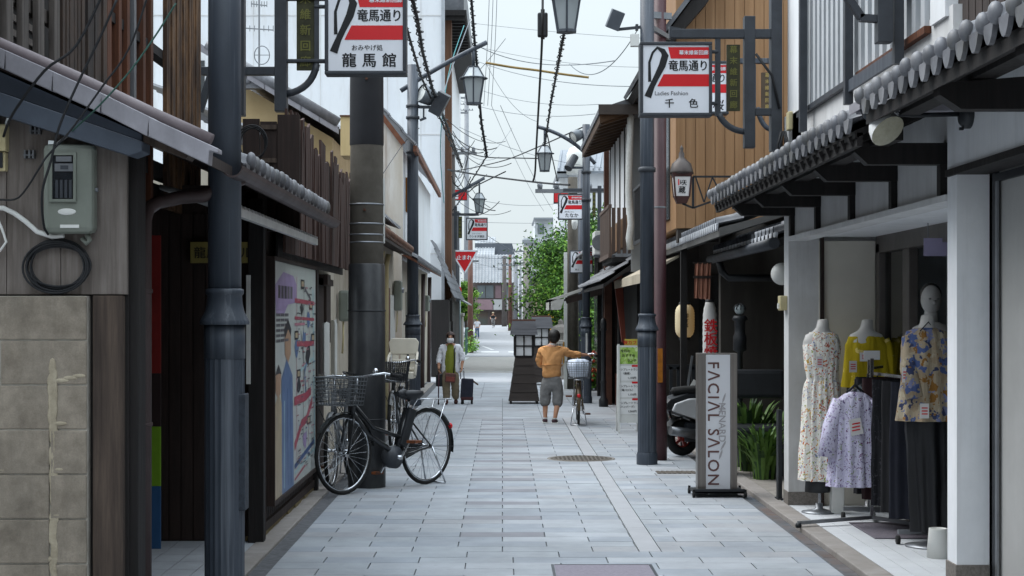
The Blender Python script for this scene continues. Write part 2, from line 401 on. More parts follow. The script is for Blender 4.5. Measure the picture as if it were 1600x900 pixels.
gutter_m = mat('gutter_stone', '#5f656b', '#4c5156', .8, 5, bump=.3, dirt='#6e4a2c', dirt_amt=.75, dirt_scale=1.0, fine=.12)
kerb_m = mat('kerb_stone', '#96918d', '#86817d', .8, 5, bump=.2, dirt='#6a6156', dirt_amt=.5, dirt_scale=1.4, fine=.12)
wtile = mat('white_floor_tile', '#d6d9dc', '#cbced2', .45, 3, bump=.04, dirt='#96989a', dirt_amt=.4)
asphalt = mat('asphalt', '#8f9194', '#828487', .9, 4, bump=.2, fine=.2, dirt='#8d8f91', dirt_amt=.5, dirt_scale=.3)
asph_tan = mat('worn_asphalt', '#a09c96', '#938f89', .9, 4, bump=.2, fine=.2)
paint_w = mat('road_paint', '#c9cbca', '#b4b6b5', .8, 8, bump=.1, dirt='#8d8f90', dirt_amt=.6, dirt_scale=3)
red_sign = mat('sign_red', '#d0101c', '#c40c18', .35, 3, bump=0, spec=.5)
white_sign = mat('sign_white', '#e3e5ea', '#dcdee4', .35, 2, bump=0, spec=.5)
ink = mat('sign_black', '#15161a', '#101114', .5, 6, bump=0)
dark_in = mat('dark_interior', '#2a2725', '#1f1d1b', .9, 3, bump=.05)
window_d = mat('dark_window', '#23282c', '#1b1f23', .08, 3, bump=0, spec=.8)

# ---------------------------------------------------------------- ground, paving, road
mb = MB(); mb.poly([(-400, -30, -.05), (400, -30, -.05), (400, 1500, -.05), (-400, 1500, -.05)])
struct(mb.build('ground', asphalt))
mb = MB(); mb.poly([(-1.6, -6, -.012), (2.12, -6, -.012), (2.12, 37.2, -.012), (-1.6, 37.2, -.012)])
struct(mb.build('paving_bed', joint_m))
mb = MB(); X0, X1, g = -1.45, 2.09, .0042
def slab(xa, xb, ya, yb, mi):
    xa, xb = max(xa, X0), min(xb, X1)
    if xb - xa < .03: return
    t = random.uniform(-.0012, .0012)
    mb.box(xa+g, xb-g, ya+.0009, yb-.0009, -.03, t, mi)
rnd = lambda: random.choices((0, 1, 2, 3), (4, 4, 3, 2))[0]
y, r = -5.0, 0
ROW = .24
y = 10.75 - ROW*66
while y < 37:
    if y < 10.74:
        off = .305*(r % 2) + .07
        for k in range(-6, 8): slab(off + .61*k, off + .61*(k+1), y, y+ROW, rnd())
    elif y < 24.4:
        A = (r % 2 == 1)
        edges = [-.305 + .61*k for k in range(-5, 8)] if A else [.61*k for k in range(-5, 8)]
        for a in edges:
            b = a + .61; m = rnd()
            if A and abs(a + .305) < .01 and r % 4 == 1: m = 4
            for lo, hi in ((a, min(b, .92)), (max(a, 1.07), b)):
                slab(lo, hi, y, y+ROW, m)
    else:
        hi = ROW*2
        off = .0 if y < 30 else .2
        for k in range(-5, 8): slab(off + .61*k, off + .61*(k+1), y, y+hi, random.choice((0, 0, 3, 1)))
        y += ROW
    y += ROW; r += 1
yy = 10.75
while yy < 24.5: mb.box(.92+g, 1.07-g, yy+.002, min(yy+1.2, 24.6)-.002, -.03, .001, 5); yy += 1.2
struct(mb.build('paving', slabs + [slab_dark, slab_strip]))
# left kerb and drain
mb = MB(); yy = -2
while yy < 36.5: mb.box(-1.565, -1.455, yy+.004, yy+.596, -.06, -.016, 0); yy += .6
struct(mb.build('drain_channel', gutter_m))
mb = MB(); yy = -2
while yy < 36: mb.box(-1.72, -1.568, yy+.003, yy+.9-.003, -.06, .012, 0); yy += .9
struct(mb.build('kerb', kerb_m, bevel=.008))
mb = MB(); yy = -2
while yy < 36.5: mb.box(2.095, 2.205, yy+.004, yy+.596, -.06, -.016, 0); yy += .6
struct(mb.build('drain_channel', gutter_m))
mb = MB(); yy = -2
while yy < 36: mb.box(2.21, 2.365, yy+.003, yy+.9-.003, -.06, .02, 0); yy += .9
struct(mb.build('kerb', kerb_m, bevel=.008))
# floors beside the street
mb = MB()
for i in range(5):
    for j in range(12): mb.box(-2.62+.18*i+.003, -2.62+.18*(i+1)-.003, 7.4+.32*j+.003, 7.4+.32*(j+1)-.003, -.05, .006)
struct(mb.build('entrance_floor', slabs[0]))
mb = MB(); mb.box(-2.7, -1.72, 6, 12, -.06, -.004); struct(mb.build('ground_strip', joint_m))
mb = MB()
for i in range(18):
    for j in range(10): mb.box(2.372+.125*i+.002, 2.372+.125*(i+1)-.002, 7.6+.6*j+.002 - (i % 2)*.3, 7.6+.6*(j+1)-.002 - (i % 2)*.3, -.05, .014)
struct(mb.build('shop_floor', wtile))
mb = MB(); mb.box(2.372, 5.6, 4, 13.35, -.06, -.002); struct(mb.build('shop_floor_bed', joint_m))
mb = MB()
for i in range(7):
    for j in range(10): mb.box(2.37+.4*i+.006, 2.37+.4*(i+1)-.006, 13.4+.5*j+.006, 13.4+.5*(j+1)-.006, -.05, .01)
struct(mb.build('passage_floor', concrete))
# far road
mb = MB(); mb.box(-60, 60, 37.2, 38.3, -.048, -.002); mb.box(-60, 60, 38.3, 43.5, -.046, -.005)
struct(mb.build('sidewalk', slab_strip))
mb = MB(); mb.poly([(-60, 43.5, -.02), (60, 43.5, -.02), (60, 60, -.02), (-60, 60, -.02)]); struct(mb.build('cross_road', asph_tan))
mb = MB(); mb.poly([(-3.2, 60, -.014), (2.6, 60, -.014), (1.2, 215, -.014), (-3.6, 215, -.014)]); struct(mb.build('road', asphalt))
mb = MB()
for x in (-2.0, -.9, .25, 1.3): mb.box(x, x+.75, 66.5, 68.0, -.013, -.010)
mb.poly([(-1.6, 49, -.009), (-1.45, 49, -.009), (-1.2, 59, -.009), (-1.35, 59, -.009)])
mb.poly([(-1.1, 80, -.009), (-.5, 71, -.009), (-.35, 71, -.009), (-.95, 80, -.009)])
mb.poly([(-2.9, 70, -.009), (-2.75, 70, -.009), (-3.0, 200, -.009), (-3.15, 200, -.009)])
mb.poly([(1.55, 62, -.009), (1.72, 62, -.009), (.75, 190, -.009), (.6, 190, -.009)])
mb.box(-1.5, 2.2, 44.6, 44.9, -.018, -.011)
struct(mb.build('road_markings', paint_w))
# covers set in the paving
t = thing('manhole_cover', 'round speckled iron manhole cover in the paving near the poles', 'manhole cover', (U(908, 17.65), 17.65, .001))
iron = mat('cast_iron', '#6b645c', '#4c4741', .7, 60, metal=.3, bump=.5, fine=.3)
b = MB(); b.lathe([(.34, -.01), (.34, .004), (.325, .007), (.0, .007)], (0, 0, 0), 40, caps=False)
for i in range(-6, 7):
    for j in range(-6, 7):
        if i*i + j*j < 38: b.box(i*.046-.012, i*.046+.012, j*.046-.012, j*.046+.012, .007, .011)
b.build('cover', iron, t, local=True)
b = MB(); b.lathe([(.375, -.01), (.375, .003), (.345, .003), (.345, -.01)], (0, 0, 0), 40, caps=False); b.build('rim', concrete, t, local=True)
t = thing('utility_cover', 'purplish grey rectangular cover set in the paving at the bottom of the photo', 'utility cover', (.63, 9.75, 0))
b = MB(); b.box(-.3, .3, -.42, .42, -.02, .0035); b.build('cover', mat('purple_grey_cover', '#86808a', '#7a747e', .75, 40, bump=.3, fine=.2), t, local=True)
b = MB()
for x0, x1, y0, y1 in ((-.32, -.303, -.44, .44), (.303, .32, -.44, .44), (-.3, .3, .423, .44), (-.3, .3, -.44, -.423)): b.box(x0, x1, y0, y1, -.02, .0045)
b.build('rim', dark_frame, t, local=True)
t = thing('utility_cover', 'dark rectangular drain cover behind the glowing upright sign', 'utility cover', (1.75, 16.1, 0))
b = MB(); b.box(-.2, .2, -.13, .13, -.02, .004)
for k in range(8): b.box(-.19+k*.05, -.165+k*.05, -.12, .12, .004, .008)
b.build('cover', iron, t, local=True)
# ================================================================ LEFT SIDE
def verge_poly(mb, pts, y0, y1, mi=0):      # outline given as (px,py) seen at depth y0, extruded to y1
    A = [P(px, py, y0) for px, py in pts]; mb.prism(A, (0, y1-y0, 0), mi)
# ---- near wooden house
YW = 7.1
hA = thing('wooden_house', 'weathered wooden house with sloping tiled roof edge in the near foreground', 'house', (-2.2, 9, 0))
b = MB()
xb = [-3.0, -2.72, -2.43, -2.2, -1.96, -1.665]
for a, c in zip(xb, xb[1:]):
    def zt(x): return H(178 + (x*S/YW + VX)*.315, YW) + .05
    b.prism([(a+.0015, YW, 1.685), (c-.0015, YW, 1.685), (c-.0015, YW, zt(c)), (a+.0015, YW, zt(a))], (0, .03, 0))
b.box(-3.0, -1.665, YW+.03, YW+.12, 0, 2.5, 1)
b.build('board_wall', [oldwood, blackwood], hA, bevel=.002)
b = MB(); b.box(U(146, YW), U(193, YW), YW-.015, YW+.05, 0, 1.68); b.box(U(195, YW), U(212, YW), YW+.05, YW+.2, 0, 2.44, 1)
b.build('corner_post', [darkpost, blackwood], hA, bevel=.004)
b = MB(); verge_poly(b, [(-90, 152), (202, 243), (222, 236), (222, 221), (-90, 113)], YW-.14, YW+.02)
verge_poly(b, [(-90, 70), (-90, 113), (222, 221), (222, 200)], YW-.05, YW+.02)
b.build('flashing', flash_m, hA, bevel=.004)
b = MB(); verge_poly(b, [(224, 196), (304, 232), (290, 248), (224, 222)], YW-.1, YW+.05); b.build('barge_board', darkpost, hA)
b = MB(); ln = [(-110, 27), (8, 78), (82, 111), (158, 145), (232, 182), (327, 226)]
for i, ((ax, ay), (bx, by)) in enumerate(zip(ln, ln[1:])):
    th = 31 if i else 30
    ov = 14
    verge_poly(b, [(ax, ay), (bx+ov, by+ov*.43), (bx+ov, by+ov*.43+7), (bx, by+9), (bx-2, by+th), (ax, ay+th)], YW-.20-.004*i, YW-.12)
b.build('barge_tiles', barge_m, hA, bevel=.004)
b = MB(); pts = [P(x, y, YW-.14) for x, y in ((-110, 22), (8, 72), (120, 121), (240, 178), (331, 219))]
b.tube(pts, .028, 10); b.build('ridge_roll', bargeroll, hA)
b = MB()
kawara(b, -1.36, 2.37, 8.45, 12.35, -1, 1.9, .45, pitch=.2, lip=.05, mi_end=[0, 1, 2])
b.build('roof', [kawara_m, kawara_b, kawara_c], hA)
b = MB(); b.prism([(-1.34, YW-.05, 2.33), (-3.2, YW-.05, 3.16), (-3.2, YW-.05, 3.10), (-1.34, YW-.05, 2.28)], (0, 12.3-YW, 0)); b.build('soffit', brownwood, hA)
b = MB(); pts = [(-1.31 + .055*math.cos(a), 0, 2.315 + .055*math.sin(a)) for a in [math.pi + i*math.pi/8 for i in range(9)]]
gut = [(x, 7.75, z) for x, y, z in pts]; gi = [((x+1.31)*.9-1.31, 7.75, (z-2.315)*.9+2.315+.002) for x, y, z in pts][::-1]
b.prism(gut + gi, (0, 4.65, 0)); b.build('gutter', brown_pipe, hA)
b = MB(); q = [P(318, 306, 7.95), P(285, 308, 7.95), P(247, 316, 7.9), P(231, 326, 7.8), P(226, 345, 7.75), P(226, 480, 7.75)]; q.append(Vector((q[-1].x, q[-1].y, 0)))
b.tube([(-1.31, 8.05, 2.28)] + q, .034, 12)
for py in (455, 663): p_ = P(226, py, 7.75); b.lathe([(.036, -.01), (.04, -.008), (.04, .008), (.036, .01)], p_, 12)
b.build('downpipe', brown_pipe, hA)
b = MB()    # corrugated awning under the eave
b.prism([(-1.40, 8.3, 2.155), (-1.40, 8.3, 2.17), (-1.78, 8.3, 2.26), (-1.78, 8.3, 2.245)], (0, 3.8, 0))
for k in range(30): b.tube([(-1.395, 8.3+k*.13, 2.168), (-1.78, 8.3+k*.13, 2.26)], .012, 5)
b.build('awning', mat('pale_corrugated_sheet', '#a9a9a6', '#97979a', .45, 4, metal=.3, dirt='#6f6d69', dirt_amt=.4), hA)
b = MB(); b.bar((-1.41, 8.3, 2.14), (-1.41, 12.1, 2.14), .03, .045); b.build('awning_rail', mat('pale_rail', '#c2c2c0', '#aeaeac', .4, 5), hA)
# recessed entrance and street wall
b = MB(); b.box(-2.5, -2.4, YW+.2, 11.25, 0, 2.5)
b.box(-2.42, -1.74, 11.22, 11.3, 0, 2.5)
for k in range(9): b.box(-2.42+.085*k+.004, -2.42+.085*(k+1)-.004, 11.205, 11.22, .02, 2.3)
b.box(-2.42, -2.36, 8.6, 10.4, 0, 2.3)
b.build('wall', brownwood, hA)
for y_ in (11.12, 14.36): b = MB(); b.box(-1.77, -1.66, y_, y_+.1, 0, 2.4); b.build('post', blackwood, hA, bevel=.006)
b = MB(); b.box(-1.8, -1.715, 11.22, 14.4, .1, 2.45)
for k in range(32): b.box(-1.715, -1.70, 11.24+k*.1, 11.24+k*.1+.085, .12, .42)
b.box(-1.715, -1.685, 11.22, 14.4, .05, .11)
b.build('street_wall', brownwood, hA)
b = MB()
for i in range(16): b.box(-1.8, -1.70+random.uniform(-.01, .012), 11.2+i*.21, 11.2+(i+1)*.21-.008, -.02, .05+random.uniform(-.008, .006))
b.build('foundation', mat('mossy_stone', '#8a7a58', '#6d6148', .9, 9, bump=.5, dirt='#5b5a35', dirt_amt=.5, dirt_scale=4), hA, bevel=.01)
# upper storey screen
xs = -2.25
up = thing('upper_storey', 'dark brown slatted upper storey rising above the near tiled roof edge', 'upper storey', (-2.6, 9, 2.5))
b = MB()
for k in range(8):
    yy = DX(xs, -93 + k*25.0); b.box(xs-.02, xs+.01, yy, yy+.10, 2.3, 5.2)
b.box(xs-.06, xs-.03, 6.6, 8.2, 3.05, 3.12); b.box(xs-.06, xs-.03, 6.6, 8.2, 2.75, 2.81)
for k in range(4): b.obox((xs-.2, 7.1+k*.35, 3.1), (.02, .12, 1.2), (.0, 0, .1*k))
b.build('slat_railing', mat('grey_slat', '#6d6661', '#4a4440', .85, 3.5, stretch=(9, 9, .5), bump=.5, dirt='#2b2725', dirt_amt=.7, dirt_scale=2), up, bevel=.003)
b = MB()
yy = 8.18
while yy < 9.05: b.box(xs-.02, xs+random.uniform(-.004, .012), yy, yy+.05, 2.3, 5.2); yy += .058
b.build('board_panel', mat('dark_grey_board', '#38302c', '#262120', .8, 4, stretch=(9, 9, .4), bump=.4, dirt='#7d5c42', dirt_amt=.35, dirt_scale=3), up)
b = MB()
for px, w in ((168, .1), (186, .07), (199, .07), (224, .07), (236, .07)): yy = DX(xs, px); b.box(xs-.08, xs, yy, yy+w, 2.3, 5.2)
b.build('post', orangewood, up, bevel=.004)
b = MB(); yy = DX(xs, 207); b.box(xs-.05, xs+.01, yy, yy+.06, 2.6, 5.2); b.build('metal_post', grey_metal, up)
b = MB(); yy = DX(xs, 259)
while yy < 11.84: b.box(xs-.02, xs+random.uniform(-.006, .02), yy, yy+.055, 2.3, 5.2); yy += .066
b.build('batten_screen', mat('brown_batten', '#46301f', '#2a1e18', .8, 4, stretch=(12, 12, .3), bump=.4, dirt='#a87d52', dirt_amt=.5, dirt_scale=5), up)
b = MB(); b.box(xs-.1, xs-.02, 6.5, 11.84, 3.3, 3.36); b.box(xs-.1, xs-.02, 9, 11.8, 2.5, 2.6); b.build('rail', blackwood, up)
b = MB(); b.box(-3.0, -2.9, 6.0, 11.3, 2.6, 5.2)
for k in range(28): b.box(-2.9, -2.885, 8.9, 9.9, 2.7+k*.09, 2.74+k*.09, 1)
b.build('back_wall', [blackwood, oldwood], up)
# concrete block wall
bw = thing('block_wall', 'stained concrete block wall with mortar smears under the electricity meter', 'block wall', (-2.3, YW, 0))
b = MB(); hh = .1975; top = 1.68
for rr in range(9):
    z1 = top - rr*hh; z0 = z1 - hh
    if z1 <= 0: break
    xr = U(140, YW); off = 0 if rr == 0 else (.0 if rr % 2 else .0)
    e = [xr, xr-.4, xr-.8] if rr == 0 else ([xr, U(82, YW) if rr >= 2 else xr-.39, xr-.6, xr-1.0] if rr >= 2 else [xr, xr-.385, xr-.8])
    for a, c in zip(e, e[1:]):
        d = random.uniform(-.003, .003); b.box(c+.004, a-.004, YW-.04+d, YW+.08, max(z0, 0)+.004, z1-.004)
b.build('block', block_m, bw, bevel=.003)
b = MB(); b.box(U(139.5, YW)-1.1, U(139.2, YW), YW-.032, YW+.08, 0, 1.678); b.build('mortar', mortar, bw)
b = MB(); random.seed(3)
for k in range(44):
    zz = 1.36 - k*.03; b.ball((U(87, YW)+random.uniform(-.006, .006), YW-.039, zz), (random.uniform(.010, .024), .003, random.uniform(.03, .07)), 8, 6)
for px, py, s in ((100, 594, .03), (114, 590, .03), (127, 587, .028), (97, 661, .03), (96, 732, .03), (92, 803, .03), (78, 872, .04), (6, 733, .04)):
    p_ = P(px, py, YW); b.ball((p_.x, YW-.037, p_.z), (s*1.2, .006, s*.35), 10, 6)
b.build('mortar_smear', mat('mortar_smear', '#a89e8a', '#8e8471', .95, 18, bump=.8, fine=.15), bw)
# electricity meter
em = thing('electricity_meter', 'grey green electricity meter box mounted on the weathered board wall', 'electricity meter', P(117, 300, YW))
b = MB(); x0, x1, z0, z1 = U(76, YW), U(154, YW), H(366, YW), H(228, YW)
b.box(x0, x1, YW-.10, YW-.002, z0, z1); b.build('case', meter_m, em, bevel=.024)
b = MB(); fx0, fx1, fz0, fz1 = U(88, YW), U(129, YW), H(318, YW), H(242, YW)
for q in ((fx0, fx0+.012, fz0, fz1), (fx1-.012, fx1, fz0, fz1), (fx0+.012, fx1-.012, fz0, fz0+.012), (fx0+.012, fx1-.012, fz1-.012, fz1)): b.box(q[0], q[1], YW-.112, YW-.099, q[2], q[3])
b.build('window_frame', meter_m, em)
b = MB(); b.box(fx0+.012, fx1-.012, YW-.104, YW-.1005, fz0+.012, fz1-.012); b.build('window', window_d, em)
b = MB(); b.box(U(98, YW), U(122, YW), YW-.1095, YW-.1045, H(256, YW), H(248, YW)); b.box(U(96, YW), U(124, YW), YW-.1085, YW-.1045, H(271, YW), H(259, YW))
b.box(U(105, YW), U(117, YW), YW-.1105, YW-.1045, H(268, YW), H(262, YW), 1)
for k in range(4): b.box(U(97+k*7, YW), U(101+k*7, YW), YW-.107, YW-.1045, H(312, YW), H(284, YW), 1)
b.build('dial', [grey_metal, dark_frame], em)
b = MB(); c_ = P(114, 333, YW); b.ball((c_.x, YW-.1, c_.z), (.04, .005, .015), 20, 10); b.build('badge', plastic_w, em)
b = MB(); b.box(U(104, YW), U(133, YW), YW-.104, YW-.1005, H(358, YW), H(353, YW)); b.build('label_plate', plastic_w, em)
b = MB(); b.lathe([(.01, -.02), (.01, 0)], (U(155, YW)+.008, YW-.05, H(298, YW)), 8, axis='x'); b.build('latch', grey_metal, em)
b = MB(); b.tube([P(136, 366, YW-.04), P(140, 375, YW-.04), P(136, 380, YW-.03), P(128, 372, YW-.03)], .012, 8); b.build('cable_gland', meter_m, em)
def obj1(name, mbx, m, label, cat, group=None, **k): return tag(mbx.build(name, m, **k), label, cat, group)
b = MB(); random.seed(5)
for k in range(9):
    cx, cz = U(88, YW-.04)+random.uniform(-.008, .008), H(416, YW-.04)+random.uniform(-.008, .008); rx, rz = random.uniform(.118, .145), random.uniform(.088, .118)
    b.tube([(cx + rx*math.cos(a), YW-.02-.006*(k % 4) + .004*math.sin(3*a), cz + rz*math.sin(a)) for a in (2*math.pi*i/32 for i in range(32))], .0052, 6, closed=True)
obj1('cable_coil', b, cable_m, 'black cable coiled in a loop hanging below the electricity meter', 'cable coil')
b = MB(); b.tube([P(-20, 325, YW-.03), P(5, 325, YW-.03), P(22, 333, YW-.03), P(40, 346, YW-.03), P(58, 362, YW-.03), P(82, 370, YW-.03), P(100, 368, YW-.03)], .011, 8)
b.tube([P(-8, 332, YW-.03), P(4, 360, YW-.03), P(10, 378, YW-.03), P(0, 392, YW-.03), P(-20, 396, YW-.03)], .006, 6)
obj1('conduit', b, plastic_w, 'pale plastic conduit curving along the board wall into the meter box', 'conduit')
t = thing('junction_box', 'cream plastic junction box at the left edge of the board wall', 'junction box', P(3, 235, YW))
b = MB(); b.box(U(-30, YW), U(15, YW), YW-.06, YW, H(238, YW), H(196, YW)); b.build('cover', plastic_c, t, bevel=.006)
b = MB(); b.box(U(-30, YW), U(13, YW), YW-.045, YW, H(268, YW), H(239, YW)); b.box(U(2, YW), U(10, YW), YW-.055, YW-.045, H(264, YW), H(240, YW), 1); b.build('base', [plastic_c, black_metal], t, bevel=.004)
for pz, lab in (((55, 205), 'upper'), ((46, 243), 'lower')):
    b = MB(); p_ = P(pz[0], pz[1], YW)
    b.box(p_.x-.02, p_.x+.03, YW-.03, YW, p_.z-.004, p_.z+.003)
    for d in (-.015, .005, .022): b.box(p_.x+d, p_.x+d+.008, YW-.035, YW-.001, p_.z-.015, p_.z+.022)
    obj1('cable_bracket', b, grey_metal, '%s small metal cable bracket screwed on the board wall left of the meter' % lab, 'bracket', bevel=.001)
# wires drawn down across the roof edge to the wall
for pts, r_, m_, lab in (
    ([(170, -30), (120, 70), (70, 110), (20, 178), (5, 215)], .006, cable_m, 'thick black wire crossing the roof edge to the cream junction box'),
    ([(182, 0), (158, 55), (118, 138), (92, 200), (80, 250), (66, 300), (68, 350), (75, 366)], .0055, cable_m, 'long black wire running down past the left side of the meter box'),
    ([(235, -20), (202, 75), (160, 135), (128, 180), (105, 210), (72, 246), (62, 262), (30, 308), (0, 312)], .0045, cable_m, 'thin black wire ending at the clamp above the meter box'),
    ([(275, 5), (240, 60), (200, 115), (155, 165), (120, 198), (104, 214)], .004, mat('cable_green', '#31564c', '#26463d', .6, 5, bump=0), 'thin green wire crossing the roof edge above the meter box')):
    b = MB(); n = len(pts); b.tube(smooth([P(px, py, YW-.32 + (.27*max(0, (i-n+3))/2)) for i, (px, py) in enumerate(pts)]), r_, 6)
    obj1('service_wire', b, m_, lab, 'wire')
b = MB(); b.bar(P(88, 226, YW-.05), P(107, 212, YW-.06), .012, .012); b.bar(P(76, 223, YW-.03), P(88, 224, YW-.05), .006, .02)
obj1('wire_clamp', b, chrome, 'shiny metal wire clamp fixed just above the meter box', 'clamp')
b = MB(); b.bar(P(8, 200, YW-.05), P(16, 178, YW-.06), .012, .012)
obj1('wire_clamp', b, chrome, 'small metal wire clamp above the cream junction box', 'clamp')
# sign plate and banners in the entrance
t = thing('name_plate', 'yellowed wooden name plate with black characters in the dark entrance', 'sign', P(347, 395, 11.15))
b = MB(); b.box(U(298, 11.15), U(397, 11.15), 11.13, 11.2, H(411, 11.15), H(378, 11.15)); b.build('board', mat('yellowed_board', '#8f8244', '#7d7038', .6, 4, bump=.1, dirt='#5c5228', dirt_amt=.4), t, bevel=.003)
b = MB()
for ch, px in (('龍', 312), ('馬', 331), ('ホ', 348), ('ー', 366), ('ル', 384)): put_text(b, ch, .085, U(px, 11.12), 11.127, H(396, 11.12), bold=.01)
b.build('lettering', mat('faded_ink', '#3a3520', '#2c2818', .7, 4, bump=0), t)
t = thing('banner', 'tall red, green and blue banner hanging behind the brown downpipe', 'banner', (-2.28, 10.2, 0))
for nm, z0, z1, m_ in (('red_panel', 1.22, 2.1, '#84201a'), ('dark_panel', .88, 1.22, '#2a1a18'), ('green_panel', .5, .88, '#6f9a1c'), ('blue_panel', .1, .5, '#28527c')):
    b = MB(); b.box(U(234, 10.2), U(251, 10.2), 10.2, 10.212, z0, z1-.001); b.build(nm, mat('banner_' + nm, m_, None, .8, 5, bump=.05), t)
b = MB(); b.bar((U(233, 10.2), 10.21, .02), (U(233, 10.2), 10.21, 2.2), .012, .012); b.build('pole', black_metal, t)
t = thing('notice_strip', 'narrow white notice strip fixed beside the blue lamp post in the entrance', 'notice', (U(388, 11.1), 11.1, 1.2))
b = MB(); b.box(U(385, 11.1), U(391, 11.1), 11.09, 11.2, H(600, 11.1), H(430, 11.1)); b.build('board', plastic_w, t)
# poster map
ps = thing('poster_board', 'large framed map poster with two robed figures on the dark street wall', 'poster', (-1.66, 12.6, .3))
YA, YB = DX(-1.655, 427), DX(-1.655, 493)
PZ0, PZ1 = .24, 1.985
def pm(u, v): return (-1.6535, YA + (YB-YA)*u, PZ1 + (PZ0-PZ1)*v)     # u along the street, v down
b = MB(); b.box(-1.70, -1.655, YA, YB, PZ0, PZ1); b.build('panel', mat('poster_paper', '#b8bbb8', '#aaaeab', .35, 2, bump=0, dirt='#9fb0a0', dirt_amt=.4), ps)
b = MB()
for y0, y1, z0, z1 in ((YA-.03, YA, PZ0-.03, PZ1+.03), (YB, YB+.03, PZ0-.03, PZ1+.03), (YA, YB, PZ0-.03, PZ0), (YA, YB, PZ1, PZ1+.03)): b.box(-1.71, -1.64, y0, y1, z0, z1)
b.build('frame', brownwood, ps)
pmats = [mat('poster_' + k, c, None, .4, 4, bump=0) for k, c in (('lilac', '#9d8ab0'), ('ink', '#2c2c33'), ('red', '#a34858'), ('blue', '#5b7399'), ('sand', '#ad9c80'), ('skin', '#ab8970'), ('lake', '#9fc0c4'), ('navy', '#3d5580'), ('text', '#5c5a60'), ('pink', '#b57a88'))]
b = MB(); random.seed(11); lay = [0]
def pr(u0, v0, u1, v1, mi, d=None):
    lay[0] += 1; e = .0003*lay[0] if d is None else d
    q = [Vector(pm(a, c)) + Vector((e*.02+.0004+ (lay[0] % 40)*.00003, 0, 0)) for a, c in ((u0, v0), (u0, v1), (u1, v1), (u1, v0))]; b.poly(q, mi)
def pp(pts, mi):
    lay[0] += 1; b.poly([Vector(pm(a, c)) + Vector((.0004+(lay[0] % 40)*.00003, 0, 0)) for a, c in pts], mi)
def pline(pts, w, mi):
    for (a, c), (d, f) in zip(pts, pts[1:]):
        L = math.hypot((d-a)*1.7, f-c) or 1; nx, ny = -(f-c)/L*w/1.7, (d-a)*1.7/L*w
        pp([(a-nx, c-ny), (d-nx, f-ny), (d+nx, f+ny), (a+nx, c+ny)], mi)
pp([(.03, .10), (.2, .04), (.42, .05), (.5, .09), (.5, .17), (.3, .18), (.2, .23), (.05, .22)], 0)
for k in range(5): pr(.09+.065*k, .10, .09+.065*k+.05, .155, 1 if k < 3 else 8)
for c_ in range(6):
    for r_ in range(3): pr(.05+.2*r_*.45, .22+c_*.022, .05+.2*r_*.45+.08, .232+c_*.022, 8)
pp([(.0, .62), (.1, .56), (.18, .62), (.2, 1), (.0, 1)], 4)             # robed figure in sand colour
pp([(.16, .5), (.27, .42), (.4, .5), (.43, 1), (.17, 1)], 3)           # robed figure in blue
pp([(.22, .28), (.3, .26), (.36, .3), (.36, .4), (.3, .44), (.23, .4)], 5); pp([(.21, .29), (.3, .245), (.37, .29), (.36, .32), (.3, .29), (.23, .33)], 1)
pp([(.04, .47), (.1, .45), (.15, .48), (.14, .56), (.09, .58), (.04, .55)], 5); pp([(.03, .48), (.1, .435), (.16, .48), (.1, .475)], 1)
pline([(.28, .55), (.3, .98)], .012, 7); pline([(.34, .5), (.37, .98)], .012, 7); pline([(.22, .6), (.22, .98)], .01, 6)
for pts, w, mi in (([(.45, .16), (.95, .17)], .01, 2), ([(.45, .24), (.95, .25)], .007, 2), ([(.45, .27), (.7, .27)], .006, 9), ([(.5, .36), (.95, .37)], .012, 2),
    ([(.44, .62), (.72, .62), (.86, .6)], .02, 2), ([(.45, .83), (.62, .74), (.75, .73), (.9, .65)], .02, 2), ([(.5, .05), (.5, .95)], .006, 9), ([(.68, .1), (.66, .8)], .006, 8),
    ([(.82, .12), (.8, .9)], .005, 9), ([(.45, .92), (.95, .86)], .012, 7), ([(.45, .95), (.95, .9)], .006, 6), ([(.45, .98), (.7, .95)], .006, 2), ([(.92, .1), (.97, .95)], .02, 6),
    ([(.5, .5), (.95, .44)], .006, 6), ([(.6, .3), (.75, .62)], .006, 8), ([(.86, .15), (.7, .1)], .008, 8), ([(.88, .33), (.7, .5), (.72, .6)], .012, 3)): pline(pts, w, mi)
for u, v in ((.6, .06), (.82, .16), (.45, .3), (.87, .32), (.5, .48), (.76, .72)): pr(u, v, u+.09, v+.04, 1); pr(u+.015, v+.008, u+.075, v+.032, 4)
for u, v, s in ((.68, .34, .05), (.78, .42, .07), (.5, .38, .05), (.62, .2, .04), (.7, .82, .06), (.8, .25, .05), (.55, .56, .05)):
    pp([(u+s*math.cos(a)*random.uniform(.6, 1.2), v+s*.8*math.sin(a)*random.uniform(.6, 1.3)) for a in [i*.7 for i in range(9)]], random.choice((1, 3, 8, 0)))
for k in range(26):
    u = random.uniform(.03, .4); v = random.uniform(.6, .98); pline([(u, v), (u+random.uniform(-.02, .02), min(1, v+random.uniform(.03, .12)))], .003, random.choice((1, 3, 8, 7)))
for k in range(140):
    u, v = random.uniform(.48, .93), random.uniform(.08, .95); pr(u, v, u+random.uniform(.02, .07), v+random.uniform(.003, .007), random.choice((8, 8, 8, 2, 1, 9, 3)))
b.build('map_print', pmats, ps, fix=False)
